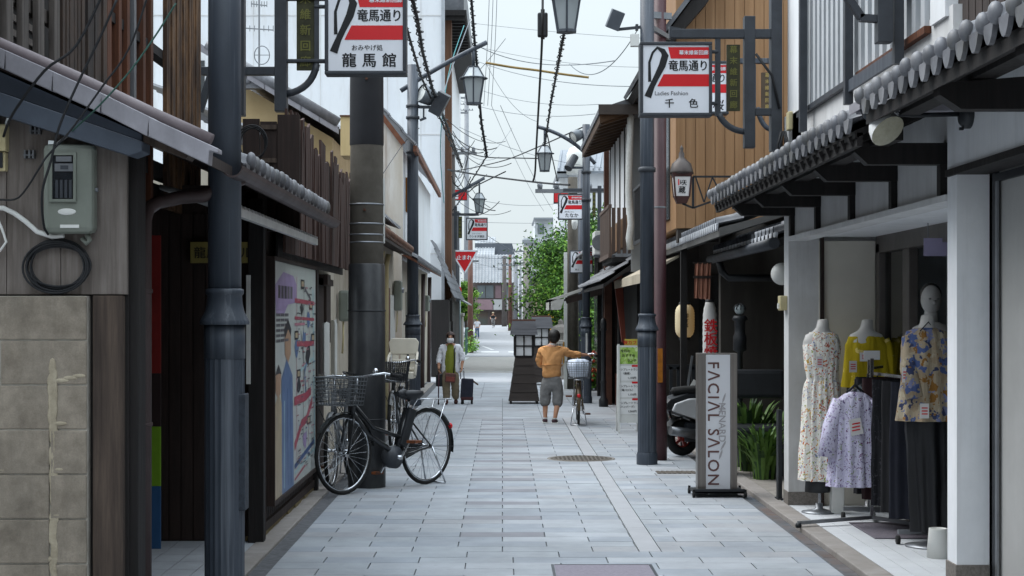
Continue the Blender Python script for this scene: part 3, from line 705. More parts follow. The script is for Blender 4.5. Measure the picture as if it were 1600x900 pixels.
# ---- board fence screen above
fz = thing('board_fence', 'ragged dark brown board screen leaning above the grey tile eave', 'fence', (-1.7, 14, 2.2))
b = MB(); xf = -1.58; random.seed(21)
yy = 11.7
while yy < 16.6:
    w = random.uniform(.09, .17); lean = random.uniform(-.03, .05) + (.18 if yy > 14.6 else .02); zt = 3.1 - (yy-11.7)*.02 + random.uniform(-.12, .08)
    z0 = 2.05
    b.prism([(xf+random.uniform(-.03, .02), yy, z0), (xf, yy+w, z0), (xf, yy+w+lean*1.2, zt+random.uniform(-.05, .05)), (xf, yy+lean*1.2, zt)], (-.02, 0, 0)); yy += w + random.uniform(.015, .05)
b.build('slat', mat('fence_board', '#49322a', '#2f211d', .85, 4, stretch=(6, 6, .4), bump=.4, dirt='#1c1512', dirt_amt=.5), fz)
b = MB(); b.box(xf-.07, xf-.025, 11.7, 16.6, 2.5, 2.58); b.box(xf-.07, xf-.025, 11.7, 16.6, 2.9, 2.97); b.box(xf-.09, xf-.075, 11.8, 16.6, 2.0, 3.0); b.build('rail', blackwood, fz)
b = MB(); ex = [U(380, 11.7), U(407, 11.7), U(434, 11.7), U(470, 11.7)]
for (a, c), zz in zip(zip(ex, ex[1:]), (3.02, 3.0, 3.05)): b.box(a+.003, c-.003, 11.66, 11.69, 2.2, zz)
for py in (195, 247): b.box(U(404, 11.65), U(432, 11.65), 11.645, 11.659, H(py+7, 11.65), H(py, 11.65), 1)
b.build('end_panel', [brownwood, darkpost], fz)
b = MB(); 
for k in range(3): b.tube([(U(393, 11.5)+.09*math.cos(a)*(1+.1*k), 11.55-.01*k, H(225, 11.5)+.12*math.sin(a)+.01*k) for a in (2*math.pi*i/24 for i in range(24))], .006, 6, closed=True)
obj1('cable_coil', b, cable_m, 'dark cable loop hanging on the brown board screen above the eave', 'cable coil')
# ---- low house behind the utility pole
hB = thing('low_house', 'low beige house with brown doors behind the concrete utility pole', 'house', (-2.5, 18, 0))
b = MB(); b.box(-4.5, -1.82, 14.6, 26.8, 0, 2.95); b.build('wall', beige_pl, hB)
b = MB(); b.box(-1.83, -1.775, 15.0, 15.9, .1, 1.95); b.box(-1.83, -1.78, 16.2, 16.6, 1.3, 2.0); b.build('shutter', brownwood, hB, bevel=.004)
for y_ in (24.5, 23.3): b = MB(); b.box(-1.83, -1.77, y_, y_+.75, .1, 2.0); b.build('door', mat('brown_door', '#6b4630', '#4d3122', .7, 4, stretch=(6, 6, .5)), hB)
b = MB()
for k in range(16): b.box(-1.815, -1.79, 25.6+k*.07, 25.6+k*.07+.05, .1, 1.9)
b.build('louvre', plastic_w, hB)
b = MB(); kawara(b, -1.5, 2.62, 17.2, 26.6, -1, .5, .5, pitch=.25, lip=.05); b.build('eave', mat('brown_roof_tile', '#7a5b4a', '#5b443a', .6, 5, dirt='#3f312a'), hB)
b = MB(); b.prism([(-1.5, 17.2, 2.58), (-1.85, 17.2, 2.75), (-1.85, 17.2, 2.65), (-1.5, 17.2, 2.54)], (0, 9.4, 0)); b.build('eave_board', brownwood, hB)
for yy in (23.0, 24.2): b = MB(); b.tube([(-1.72, yy, 2.5), (-1.76, yy, 2.3), (-1.76, yy, 0)], .04, 8); b.build('downpipe', plastic_c, hB)
b = MB(); b.box(-4.4, -1.85, 16.0, 26.5, 2.95, 3.0); tile_roof(b, (-1.7, 14.7, 2.98), (0, 11.8, 0), (-1.6, 0, .75)); b.build('roof', kawara_d, hB)
t = thing('hat_shelf', 'dark wooden peg rail on the beige wall beside the utility pole', 'shelf', (-1.72, 15.6, 1.9))
b = MB(); b.box(-1.775, -1.70, 15.2, 16.1, H(446, 15.6), H(436, 15.6)); b.box(-1.775, -1.66, 15.2, 15.3, H(446, 15.6), H(430, 15.6)); b.build('rail', brownwood, t)
for i, (px, w, z0, z1, lb) in enumerate(((510, .16, .78, 1.5, 'wide white shirt drying on the beige wall left of the utility pole'), (522, .1, .98, 1.52, 'narrow white towel drying beside the white shirt'))):
    yy = DX(-1.70, px); b = MB()
    n = 9
    rows_ = [[(-1.70 + .025*math.sin(j*2.1+i), yy-w+2*w*j/n, zz + .02*math.sin(j*1.3)) for j in range(n+1)] for zz in (z1, (z0+z1)/2, z0)]
    for A, B in zip(rows_, rows_[1:]):
        for j in range(n): b.prism([A[j], A[j+1], B[j+1], B[j]], (-.006, 0, 0))
    obj1('laundry', b, plastic_w, lb, 'laundry')
def meter(px, py, y, w, h, label, x=-1.8):
    t = thing('meter_box', label, 'meter box', (x, y, H(py, y)))
    z = H(py, y); b = MB(); b.box(x, x+.13, y-w/2, y+w/2, z-h/2, z+h/2); b.build('case', meter_m, t, bevel=.03)
    b = MB(); b.lathe([(.045, .13), (.045, .16), (0, .165)], (x, y, z+h*.18), 14, axis='x', caps=False); b.build('dial', grey_metal, t)
    b = MB(); b.tube([(x+.05, y, z-h/2), (x+.05, y, z-h/2-.2), (x+.03, y+.1, z-h/2-.35)], .012, 6); b.build('conduit', plastic_c, t)
meter(530, 478, 17.6, .14, .34, 'pale green meter box hanging left of the concrete utility pole')
meter(622, 462, 26.6, .34, .5, 'grey green meter box on the wall beside the second lamp post')
meter(663, 474, 36.2, .5, .36, 'small grey meter box further down the left house fronts', -1.78)
# ---- tiled gable house
hC = thing('tiled_house', 'ochre walled house with a grey tiled gable roof and ridge ornament', 'house', (-3.5, 21, 0))
yc = 20.0
b = MB(); A_, B_ = P(330, 92, yc), P(532, 213, yc)
b.prism([(A_.x, yc, 0), (B_.x-.1, yc, 0), (B_.x-.1, yc, B_.z-.02), (A_.x, yc, A_.z-.1)], (0, 6, 0)); b.build('wall', yellow_pl, hC)
b = MB(); v = Vector((A_.x-B_.x, 0, A_.z-B_.z)); tile_roof(b, (B_.x, yc-.3, B_.z+.06), (0, 6.5, 0), v, row=.24); b.build('roof', kawara_m, hC)
b = MB(); d = v.normalized(); L = v.length
k = 0
while k*.26 < L:
    p_ = Vector((B_.x, yc-.34, B_.z+.0)) + d*(k*.26); b.prism([p_, p_+d*.27, p_+d*.27+Vector((0, 0, .1)), p_+Vector((0, 0, .085))], (0, .12, 0)); k += 1
b.build('verge_tiles', barge_m, hC)
b = MB(); b.tube([Vector((B_.x, yc-.3, B_.z+.13))+d*t_ for t_ in (0, L*.5, L)], .07, 8); b.build('verge_roll', kawara_m, hC)
b = MB(); p_ = P(400, 128, yc)
b.prism([p_+Vector(q) for q in ((-.14, -.3, -.12), (.2, -.3, -.12), (.16, -.3, -.02), (.08, -.3, .0), (.05, -.3, .05), (-.02, -.3, .06), (-.06, -.3, .12), (-.13, -.3, .1), (-.1, -.3, .04), (-.16, -.3, .0))], (0, .14, 0))
for q in ((-.06, -.31, -.02, .05), (.06, -.31, -.05, .04), (.15, -.31, -.08, .03)): b.ball(p_+Vector(q[:3]), (q[3], .03, q[3]), 10, 8)
b.build('ridge_ornament', kawara_m, hC)
b = MB(); q = P(541, 212, 19.0); b.box(U(532, 19), U(551, 19), 19, 19.5, H(243, 19), H(182, 19)); b.box(U(531, 19), U(552, 19), 18.98, 19.55, H(182, 19), H(180, 19), 1)
obj1('timber_panel', b, [mat('yellow_timber', '#c4ad80', '#b39b6d', .7, 3, stretch=(6, 6, .4)), orangewood], 'yellow timber panel standing left of the concrete utility pole', 'panel')
# aerial
t = thing('tv_aerial', 'thin television aerial with dish above the tiled gable roof', 'aerial', (U(405, 21), 21, H(130, 21)))
b = MB(); b.bar((U(405, 21), 21, H(135, 21)), (U(405, 21), 21, H(-20, 21)), .022, .022); b.build('mast', grey_metal, t)
for py, w in ((44, 22), (6, 12)):
    b = MB(); b.bar((U(405-w, 21), 21, H(py, 21)), (U(405+w, 21), 21, H(py+3, 21)), .014, .014)
    for k in range(7): x = U(405-w+k*w/3, 21); b.bar((x, 21, H(py-4, 21)), (x, 21, H(py+5, 21)), .009, .009)
    b.build('element', grey_metal, t)
b = MB(); b.tube([(U(411, 21)+.1*math.cos(a), 20.9, H(88, 21)+.12*math.sin(a)) for a in (2*math.pi*i/20 for i in range(20))], .007, 5, closed=True); b.bar((U(411, 21)-.1, 20.9, H(88, 21)), (U(411, 21)+.1, 20.9, H(88, 21)), .008, .008); b.build('dish', grey_metal, t)
# ---- white house with stained siding
hD = thing('siding_house', 'white sided two storey house with stained gable and rusty eave', 'house', (-3, 30, 0))
yd = 27.2
b = MB(); xr = U(628, yd); b.prism([(xr, yd, 0), (xr, yd, H(228, yd)), (U(600, yd), yd, H(192, yd)), (U(570, yd), yd, H(150, yd)), (U(570, yd), yd, 0)], (0, .12, 0))
xw = U(572, yd)
while xw < xr: b.box(xw, xw+.03, yd-.012, yd, 2.6, 4.5); xw += .3
b.build('gable_wall', siding_o, hD)
b = MB(); b.box(-1.86, xr, yd+.12, 38, 2.55, H(228, yd)-.03)
b.build('upper_wall', siding_w, hD)
b = MB(); b.box(-1.9, -1.78, yd+.12, 38, 0, 2.55); b.build('lower_wall', beige_pl, hD)
b = MB(); b.prism([(-1.45, yd, 2.5), (-1.8, yd, 2.72), (-1.8, yd, 2.64), (-1.45, yd, 2.46)], (0, 10.6, 0)); b.build('eave', orangewood, hD)
b = MB(); kawara(b, -1.44, 2.52, yd, 37.6, -1, .4, .6, pitch=.27, lip=.05, round_end=False); b.build('eave_tiles', kawara_d, hD)
b = MB(); tile_roof(b, (xr+.2, yd-.1, H(226, yd)), (0, 10.9, 0), (-.9, 0, 1.0), row=.3); b.build('roof', kawara_d, hD)
b = MB(); b.bar((xr+.03, yd-.05, H(226, yd)), (U(570, yd), yd-.05, H(146, yd)), .06, .08); b.bar((xr+.22, yd, H(232, yd)), (xr+.22, 38, H(232, yd)), .06, .1)
b.build('barge_board', mat('rust_edge', '#83543c', '#5d3a2a', .8, 6, dirt='#3d2a22'), hD)
b = MB(); b.box(xr-.02, xr+.05, 28.2, 28.5, 3.4, 4.0); b.build('sign_box', mat('amber_box', '#b5792a', '#96611f', .6, 5), hD)
for y_ in (29.4, 33.0): b = MB(); b.box(-1.79, -1.765, y_, y_+.9, .05, 2.0); b.build('door', mat('grey_green_door', '#77756a', '#66645a', .7, 4), hD)
for yy in (31.0, 35.0): b = MB(); b.box(-1.79, -1.76, yy, yy+.9, 1.1, 2.0); b.build('window', window_d, hD)
for yy in (30.8, 34.4, 37.4): b = MB(); b.tube([(-1.70, yy, 2.45), (-1.72, yy, 0)], .045, 8); b.build('downpipe', brown_pipe, hD)
# ---- big white building
hE = thing('white_building', 'tall plain white panelled building rising behind the tiled houses', 'building', (-5, 46, 0))
b = MB(); ye = 43.0; xr = U(691, ye); b.box(-9.5, xr, ye, 62, 0, 14); b.build('wall', siding_w, hE)
b = MB()
xw = -9.4
while xw < xr: b.box(xw, xw+.02, ye-.012, ye+.01, 0, 14); xw += .9
for zz in (3.2, 6.4, 9.6): b.box(-9.5, xr, ye-.014, ye+.01, zz, zz+.03)
b.build('seam', white_pl2, hE)
b = MB(); b.box(xr-.02, xr+.06, ye-.05, ye+.3, 0, 14); b.build('corner_trim', mat('grey_trim', '#a7abb0', '#999da2', .6, 4), hE)
b = MB(); b.box(-9, -8, ye-.02, ye, 7, 8.4); b.build('window', window_d, hE)
# ---- dark wooden house with lean-to tiles
hF = thing('dark_wooden_house', 'dark wooden house with steep lean-to tiles past the white building', 'house', (-2.5, 48, 0))
b = MB(); b.box(-3.5, -1.62, 45.2, 60, 0, 9.4)
b.build('wall', brownwood, hF)
b = MB(); b.box(-1.62, -1.42, 44.6, 45.15, 0, 9.9); b.build('corner_board', mat('brown_corner', '#6b4a36', '#4f3729', .8, 3, stretch=(5, 5, .3)), hF)
b = MB(); b.box(-3.5, U(731, 46), 44.2, 60, H(42, 46), H(34, 46)); b.box(-3.5, U(727, 46), 44.3, 60, H(34, 46), H(-30, 46), 1)
for k in range(12): b.box(-1.6, U(729, 46), 44.3+k*.5, 44.38+k*.5, H(48, 46), H(42, 46))
b.build('eave', [blackwood, kawara_d], hF)
b = MB(); tile_roof(b, (-1.22, 40.2, 2.0), (0, 9.4, 0), (-.58, 0, 1.45), row=.24); b.build('lean_to_roof', kawara_d, hF)
b = MB(); b.box(-1.8, -1.35, 40.4, 49.5, 0, 1.95); b.build('shop_front', blackwood, hF)
b = MB(); b.box(-1.34, -1.3, 42, 45, .1, 1.6); b.box(-1.35, -1.28, 41.0, 41.4, 1.4, 2.0); b.build('door', dark_in, hF)
b = MB(); b.prism([(-1.0, 46, 1.9), (-1.35, 46, 2.1), (-1.35, 46, 2.05), (-1.0, 46, 1.86)], (0, 6, 0)); b.build('canopy', grey_metal, hF)
for (px, y, z, w, h, lb) in ((716, 56, 1.5, .5, .9, 'teal hoarding under the canopy past the dark wooden house'),):
    b = MB(); b.box(-1.7, U(px, y), y, y+3, .1, 2.3); obj1('hoarding', b, mat('teal_sheet', '#5d7a7c', '#4d696b', .7, 3), lb, 'hoarding')
b = MB(); b.box(-1.9, U(724, 60), 59, 60.5, 0, 1.5); b.box(-2.0, U(725.5, 60), 58.9, 60.6, 1.5, 1.62); obj1('stone_gatepost', b, concrete, 'pale stone gatepost by the corner where the street opens', 'gatepost', bevel=.02)
t = thing('railing', 'green metal railing along the pavement edge beyond the gatepost', 'railing', (-1.9, 64, 0))
b = MB(); b.bar((U(728, 62), 62, 1.0), (U(736, 74), 74, 1.0), .06, .06); b.bar((U(728, 62), 62, .4), (U(736, 74), 74, .4), .05, .05); b.build('rail', mat('green_rail', '#4f7064', '#436056', .6, 4), t)
for k in range(7):
    f = k/6; x = U(728, 62)*(1-f)+U(736, 74)*f; b = MB(); b.bar((x, 62+12*f, 0), (x, 62+12*f, 1.0), .06, .06); b.build('post', mat('green_rail', '#4f7064'), t)
# ================================================================ RIGHT SIDE
XW = 2.37
# ---- nearest white house
hG = thing('white_shop_house', 'nearest white plastered house with dark trim and thick tile eave', 'house', (3, 6.5, 0))
b = MB(); b.box(XW, XW+.17, 8.345, 8.52, .0, 2.345); b.box(XW, XW+.2, 2.5, 8.52, 2.345, 3.05); b.box(XW+.17, XW+.3, 8.3, 8.52, 0, 2.345); b.build('wall', white_pl, hG)
b = MB(); b.box(XW-.008, XW+.178, 8.337, 8.528, 0, .29); b.build('base_stone', granite, hG, bevel=.004)
b = MB(); b.box(XW-.02, XW+.16, 2.5, 8.5, 2.325, 2.36); b.build('header_trim', blackwood, hG)
b = MB(); b.box(2.56, 2.62, 2.5, 8.34, 0, 2.345); b.build('door_panel', mat('grey_door_panel', '#a9a8a6', '#9d9c9a', .6, 2, bump=.03, dirt='#86857f', dirt_amt=.3), hG)
b = MB(); b.box(2.54, 2.57, 8.24, 8.345, 0, 2.34); b.box(2.54, 2.57, 2.5, 8.24, 2.28, 2.32); b.build('door_frame', black_metal, hG)
b = MB(); b.box(2.535, 2.545, 8.2, 8.235, 0, 2.28); b.build('door_rail', grey_metal, hG)
b = MB(); kawara(b, 1.80, 2.645, 4.0, 8.06, 1, .75, .42, pitch=.185, lip=.07, rollr=.038, mi_end=[0, 1, 2]); b.build('roof', [kawara_m, kawara_b, kawara_c], hG)
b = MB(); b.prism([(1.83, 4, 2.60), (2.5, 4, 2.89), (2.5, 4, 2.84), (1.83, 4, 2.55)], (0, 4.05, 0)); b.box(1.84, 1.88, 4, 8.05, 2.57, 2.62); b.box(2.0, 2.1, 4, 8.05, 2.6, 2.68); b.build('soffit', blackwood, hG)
for y_ in (4.6, 5.7, 6.8):
    b = MB(); b.prism([(XW, y_, 2.62), (1.86, y_, 2.58), (1.86, y_, 2.53), (1.95, y_, 2.47), (XW, y_, 2.47)], (0, .1, 0)); b.build('eave_bracket', blackwood, hG)
b = MB(); b.box(2.45, 2.6, 2.5, 8.6, 3.05, 6.2)
for k in range(50): b.box(2.44, 2.452, 2.5+k*.12, 2.5+k*.12+.105, 3.05, 6.2)
b.build('upper_wall', mat('dark_brown_board', '#3f3430', '#2c2522', .8, 3, stretch=(7, 7, .4), bump=.3), hG)
b = MB(); b.box(2.40, 2.45, 6.6, 7.4, 3.28, 3.42); b.build('upper_vent', black_metal, hG)
# ---- dress shop
hH = thing('dress_shop', 'white dress shop with open front, tiled eave and slatted upper windows', 'shop', (3.5, 11, 0))
b = MB(); b.box(XW, 2.62, 13.25, 13.46, 0, 3.25)
b.box(2.40, 2.52, 8.52, 13.25, 2.2, 3.25); b.box(2.36, 2.40, 8.53, 13.25, 2.2, 2.235)
b.box(2.62, 5.5, 13.3, 13.46, 0, 6)
b.build('wall', white_pl2, hH)
b = MB(); b.box(XW-.006, 2.628, 13.243, 13.466, 0, .125); b.build('base_stone', granite, hH, bevel=.003)
b = MB(); b.box(2.52, 5.4, 8.5, 13.3, 2.235, 2.3); b.build('porch_ceiling', white_pl, hH)
b = MB(); b.box(2.62, 3.08, 13.22, 13.3, .014, 2.2); b.build('side_panel', mat('cream_side_panel', '#dcd7cb', '#d0cbbf', .7, 2, bump=.03), hH)
b = MB(); b.box(2.622, 2.65, 13.17, 13.22, .014, 2.235); b.build('panel_trim', brownwood, hH)
frame_m = mat('bronze_frame', '#6f6a66', '#5f5a57', .45, 3, metal=.4, bump=.03)
for y0, y1, x0, x1 in ((13.08, 13.2, 3.08, 3.16), (12.2, 12.4, 3.1, 3.17), (10.4, 10.5, 3.1, 3.18), (8.7, 8.8, 3.1, 3.18)):
    b = MB(); b.box(x0, x1, y0, y1, .014, 2.18); b.build('mullion', frame_m, hH, bevel=.004)
b = MB(); b.box(3.08, 3.2, 8.6, 13.2, 2.1, 2.235); b.build('transom', frame_m, hH)
b = MB(); b.box(3.135, 3.141, 10.5, 11.3, .02, 2.1); b.build('glazing', glass('shop_glass'), hH)
b = MB()
b.box(3.13, 3.136, 8.8, 10.4, .02, 2.1); b.build('glazing', glass('shop_glass'), hH)
b = MB(); b.box(3.13, 3.136, 12.4, 13.08, .02, 2.1); b.build('glazing', glass('shop_glass'), hH)
b = MB(); b.box(4.9, 5.0, 8.5, 13.3, 0, 2.3); b.box(3.2, 5.0, 8.5, 8.56, 0, 2.3); b.build('back_wall', mat('shop_back_wall', '#8d8276', '#7d7368', .85, 2), hH)
b = MB(); b.box(3.6, 4.2, 12.2, 12.9, 0, 1.1); b.box(4.2, 4.8, 9.5, 11.5, 0, 1.4); b.box(4.3, 4.8, 12.0, 13.2, 1.5, 2.0)
b.build('counter', dark_in, hH)
b = MB(); kawara(b, 1.80, 2.585, 8.28, 13.85, 1, .62, .42, pitch=.2, lip=.065, rollr=.038, mi_end=[0, 1, 2]); b.build('roof', [kawara_m, kawara_b, kawara_c], hH)
b = MB(); b.box(1.83, 2.42, 8.1, 8.28, 2.63, 2.66); b.prism([(1.80, 8.06, 2.68), (2.4, 8.06, 2.93), (2.4, 8.06, 2.88), (1.80, 8.06, 2.63)], (0, .25, 0)); b.build('end_tile', barge_m, hH)
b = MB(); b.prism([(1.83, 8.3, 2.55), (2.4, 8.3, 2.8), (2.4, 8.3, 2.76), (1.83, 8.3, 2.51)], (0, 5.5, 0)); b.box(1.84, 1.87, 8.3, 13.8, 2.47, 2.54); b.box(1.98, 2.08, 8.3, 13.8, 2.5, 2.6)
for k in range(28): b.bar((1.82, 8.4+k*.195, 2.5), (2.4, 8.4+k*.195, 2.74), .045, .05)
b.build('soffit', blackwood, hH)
for y_ in (13.12, 12.05, 10.87, 9.71, 8.62):
    b = MB(); b.prism([(2.40, y_, 2.52), (1.90, y_, 2.52), (1.90, y_, 2.47), (1.97, y_, 2.405), (2.40, y_, 2.405)], (0, .09, 0)); b.box(2.362, 2.40, y_+.01, y_+.08, 2.24, 2.405); b.build('eave_bracket', blackwood, hH)
b = MB(); b.box(2.44, 2.56, 8.6, 13.46, 2.85, 6.2); b.build('upper_wall', white_pl, hH)
b = MB(); b.box(2.40, 2.44, 12.85, 13.46, 2.9, 6.2); b.build('corner_panel', white_pl, hH)
b = MB(); b.box(2.425, 2.44, 8.95, 12.85, 3.2, 6.2); b.build('upper_window', mat('grey_window', '#4a5257', '#40474c', .25, 2, bump=0, spec=.7), hH)
slatm = mat('pale_grey_slat', '#b9bcbf', '#a7aaad', .55, 2, bump=.03)
b = MB(); yy = 9.0
while yy < 12.8: b.box(2.375, 2.425, yy, yy+.085, 3.21, 6.2); yy += .165 if yy > 10.8 else .2
b.build('louvre_slat', slatm, hH)
for y0, y1, m_ in ((10.9, 12.85, dark_frame), (8.95, 10.7, orangewood)):
    b = MB(); b.box(2.36, 2.43, y0, y1, 3.17, 3.21); b.build('window_sill', m_, hH)
for px, zb in ((1255, 3.0), (1326, 3.0), (1404, 3.06)):
    yy = DX(2.32, px); b = MB(); b.box(2.29, 2.345, yy-.03, yy+.03, zb, 6.2); b.build('screen_post', dark_frame, hH)
b = MB(); b.box(2.31, 2.33, 9.45, 10.7, 3.08, 3.16); b.build('screen_rail', blue_pole, hH)
b = MB(); b.box(2.38, 2.44, 8.6, 8.9, 3.2, 6.2); b.build('corner_panel', white_pl, hH)
t = thing('switch_box', 'small cream weatherproof box on the edge of the white shop column', 'switch box', (XW-.02, 13.3, 1.7))
b = MB(); b.box(XW-.06, XW, 13.3, 13.42, H(485, 13.3), H(462, 13.3)); b.build('case', plastic_c, t, bevel=.008)
b = MB(); b.box(XW-.07, XW-.06, 13.33, 13.39, H(482, 13.3), H(474, 13.3)); b.build('lid', plastic_w, t)
t = thing('junction_box', 'cream junction box at the upper corner of the white dress shop', 'junction box', (2.36, 13.2, 3.4))
b = MB(); b.box(U(1228, 13.2), U(1236, 13.2), 13.1, 13.2, H(205, 13.2), H(176, 13.2)); b.build('case', plastic_c, t, bevel=.01)
b = MB(); random.seed(9)
for k in range(9):
    p0 = P(1224+random.uniform(-4, 4), 205, 13.15); b.tube([p0, p0+Vector((random.uniform(-.06, .03), random.uniform(-.05, .05), -.12)), p0+Vector((random.uniform(-.07, .05), 0, -.25)), p0+Vector((random.uniform(-.08, .02), 0, -.33))], .008, 5)
b.build('wire_bunch', cable_m, t)
# floodlamp
t = thing('floodlamp', 'white reflector floodlamp on a horizontal arm under the tiled eave', 'floodlamp', (2.37, 8.2, 2.6))
yf = 8.1; q0, q1 = P(1516, 178, yf), P(1425, 180, yf)
b = MB(); b.lathe([(.0, -.06), (.055, -.05), (.075, -.03), (.075, 0)], (q0.x+.0, yf, q0.z), 18, axis='x', caps=False)
for a in range(4): b.box(q0.x-.055, q0.x-.035, yf-.01, yf+.01, q0.z+.06*math.cos(a*1.57)-.008, q0.z+.09*math.cos(a*1.57)+.008)
b.build('wall_mount', black_metal, t)
b = MB(); b.tube([q0, q1, P(1405, 178, yf)], .012, 8); b.build('arm', black_metal, t)
b = MB(); b.tube([P(1405, 178, yf), P(1395, 174, yf), P(1375, 172, yf), P(1362, 180, yf)], .012, 6); b.bar(P(1392, 190, yf), P(1402, 183, yf), .03, .02); b.build('yoke', chrome, t)
a0, a1 = P(1358, 172, yf), P(1379, 210, yf); d = (a1-a0).normalized() ; d = (d + Vector((0, -.85, 0))).normalized()
M = Matrix.Translation(a0) @ d.to_track_quat('Z', 'Y').to_matrix().to_4x4()
def lathe_at(mbx, prof, M, seg=20, mi=0):
    k = MB(); k.lathe(prof, (0, 0, 0), seg, caps=False); bmesh.ops.transform(k.b, matrix=M, verts=k.b.verts)
    me = bpy.data.meshes.new('tmp'); k.b.to_mesh(me); k.b.free(); mbx.mesh(me, None, mi); bpy.data.meshes.remove(me)
b = MB(); lathe_at(b, [(0, -.03), (.036, -.03), (.044, 0), (.044, .08), (0, .08)], M); b.build('socket', dark_frame, t, smooth=True)
b = MB(); lathe_at(b, [(.04, .07), (.06, .1), (.078, .13), (.087, .16), (.09, .18)], M); b.build('bulb', mat('bulb_white', '#efefee', '#e6e6e4', .4, 4, bump=0), t, smooth=True)
b = MB(); lathe_at(b, [(.09, .18), (.05, .19), (.0, .193)], M); b.build('lens', mat('lamp_lens', '#b4b09c', '#a09c88', .3, 30, bump=.1), t, smooth=True)
t = thing('hanging_notice', 'pale lilac notice panel hanging inside the dress shop doorway', 'notice', (3.1, 11.2, 2))
b = MB(); b.box(U(1444, 11.2), U(1482, 11.2), 11.2, 11.215, H(400, 11.2), H(372, 11.2)); b.build('panel', mat('lilac_panel', '#a29bb8', '#948dab', .6, 3, bump=.02), t)
b = MB(); b.bar(P(1450, 372, 11.2), (U(1450, 11.2), 11.2, 2.24), .006, .006); b.build('hook', grey_metal, t)
# ---- passage between the shop and the cedar building
hI = thing('passage_gate', 'dark recessed passage with its own little white tipped tile roof', 'gate', (2.8, 15.6, 0))
white_tip = mat('white_tile_tip', '#c9ccd1', '#bbbec3', .5, 5, bump=.05)
b = MB(); kawara(b, 2.33, 2.27, 13.6, 17.7, 1, .5, .4, pitch=.2, mi_end=1, lip=.06, round_end=False); b.build('roof', [kawara_d, white_tip], hI)
b = MB(); b.prism([(2.36, 13.6, 2.24), (2.9, 13.6, 2.45), (2.9, 13.6, 2.4), (2.36, 13.6, 2.17)], (0, 4.1, 0)); b.build('soffit', blackwood, hI)
b = MB(); b.tube([(2.31, 13.6, 2.2), (2.31, 17.75, 2.2)], .05, 10); b.build('gutter', dark_frame, hI)
b = MB(); b.tube([(2.33, 17.2, 2.16), (2.36, 17.2, 2.05), (2.42, 17.1, 1.98), (3.3, 17.0, 1.98)], .04, 8); b.build('pipe', black_metal, hI)
b = MB(); b.box(2.42, 4.5, 17.75, 17.9, 0, 2.6); b.box(3.9, 4.0, 13.5, 17.8, 0, 2.6); b.build('back_wall', mat('dark_passage_wall', '#45413c', '#37332f', .85, 2, bump=.1, stretch=(3, 3, .5)), hI)
b = MB(); b.box(2.9, 4.5, 13.5, 17.8, 2.6, 2.66); b.build('ceiling', blackwood, hI)
t = thing('garden_lamp', 'black post lamp with a caged globe standing in the dark passage', 'lamp', (U(1156, 16.6), 16.6, 0))
b = MB(); b.lathe([(.05, 0), (.05, .05), (.03, .08), (.03, 1.2), (.07, 1.22), (.07, 1.36), (.055, 1.4), (.055, 1.52), (.085, 1.54), (.06, 1.58)], (0, 0, 0), 14); b.build('post', black_metal, t, local=True)
b = MB(); b.ball((0, 0, 1.64), .055, 14, 10); b.build('globe', mat('globe_glass', '#9aa3a4', '#8d9697', .1, 2, bump=0, spec=.8), t, local=True)
b = MB()
for k in range(4): b.tube([(.062*math.cos(a)*math.cos(k*.785), .062*math.cos(a)*math.sin(k*.785), 1.64+.062*math.sin(a)) for a in [i*math.pi/8 for i in range(9)]], .006, 5)
b.build('cage', black_metal, t, local=True)
t = thing('bench', 'black upholstered bench back in the passage behind the lit sign', 'bench', (U(1157, 16), 16.0, 0))
b = MB(); b.box(-.4, .45, 0, .12, .75, 1.04); b.build('backrest', black_metal, t, local=True, bevel=.04)
b = MB(); b.box(-.42, .42, -.4, .08, .38, .5); b.build('seat', black_metal, t, local=True, bevel=.04)
for sx in (-.38, .34):
    b = MB(); b.box(sx, sx+.05, -.38, .06, 0, .38); b.build('leg', black_metal, t, local=True)
t = thing('wall_globe', 'round white globe lamp on the passage side of the shop column', 'lamp', (U(1222, 14.2), 14.2, H(428, 14.2)))
b = MB(); b.ball((0, 0, 0), .1, 16, 12); b.build('globe', plastic_w, t, local=True)
b = MB(); b.bar((0, 0, .0), (.12, 0, .02), .03, .03); b.build('bracket', black_metal, t, local=True)
leafd = mat('dark_leaf', '#34502a', '#243c1d', .6, 8, bump=.05, spec=.3); leafl = mat('bright_leaf', '#5f8038', '#48662b', .6, 8, bump=.05)
def spear_plant(px, y, z, n, h, spread, label, name='plant'):
    t = thing(name, label, 'plant', (U(px, y), y, z))
    b = MB()
    for k in range(n):
        a = random.uniform(0, 6.28); r0 = random.uniform(0, spread*.4); hh = h*random.uniform(.55, 1); out = spread*random.uniform(.2, 1)
        d = Vector((math.cos(a), math.sin(a), 0)); s = Vector((-d.y, d.x, 0)); w = random.uniform(.013, .027)
        pts = [d*(r0 + out*f*f) + Vector((0, 0, hh*(f - .25*f**3))) for f in (0, .3, .6, .85, 1)]; ws = [w*.6, w, w, w*.7, .002]
        for i in range(4): b.poly([pts[i]-s*ws[i], pts[i]+s*ws[i], pts[i+1]+s*ws[i+1], pts[i+1]-s*ws[i+1]], random.choice((0, 1, 1)))
    b.build('leaves', [leafd, leafl], t, local=True, fix=False)
    b = MB(); b.lathe([(.08, 0), (.1, .1), (.09, .1), (.08, .08)], (0, 0, 0), 14, caps=False); b.build('pot', dark_frame, t, local=True)
random.seed(4)
spear_plant(1170, 16.2, 0, 130, 1.0, .28, 'tall green spear leaved plant right behind the lit sign')
spear_plant(1192, 15.4, 0, 140, .74, .3, 'wide green spear leaved plant in the middle of the passage')
spear_plant(1212, 16.4, 0, 110, .85, .26, 'darker spear leaved plant nearest the white shop column')
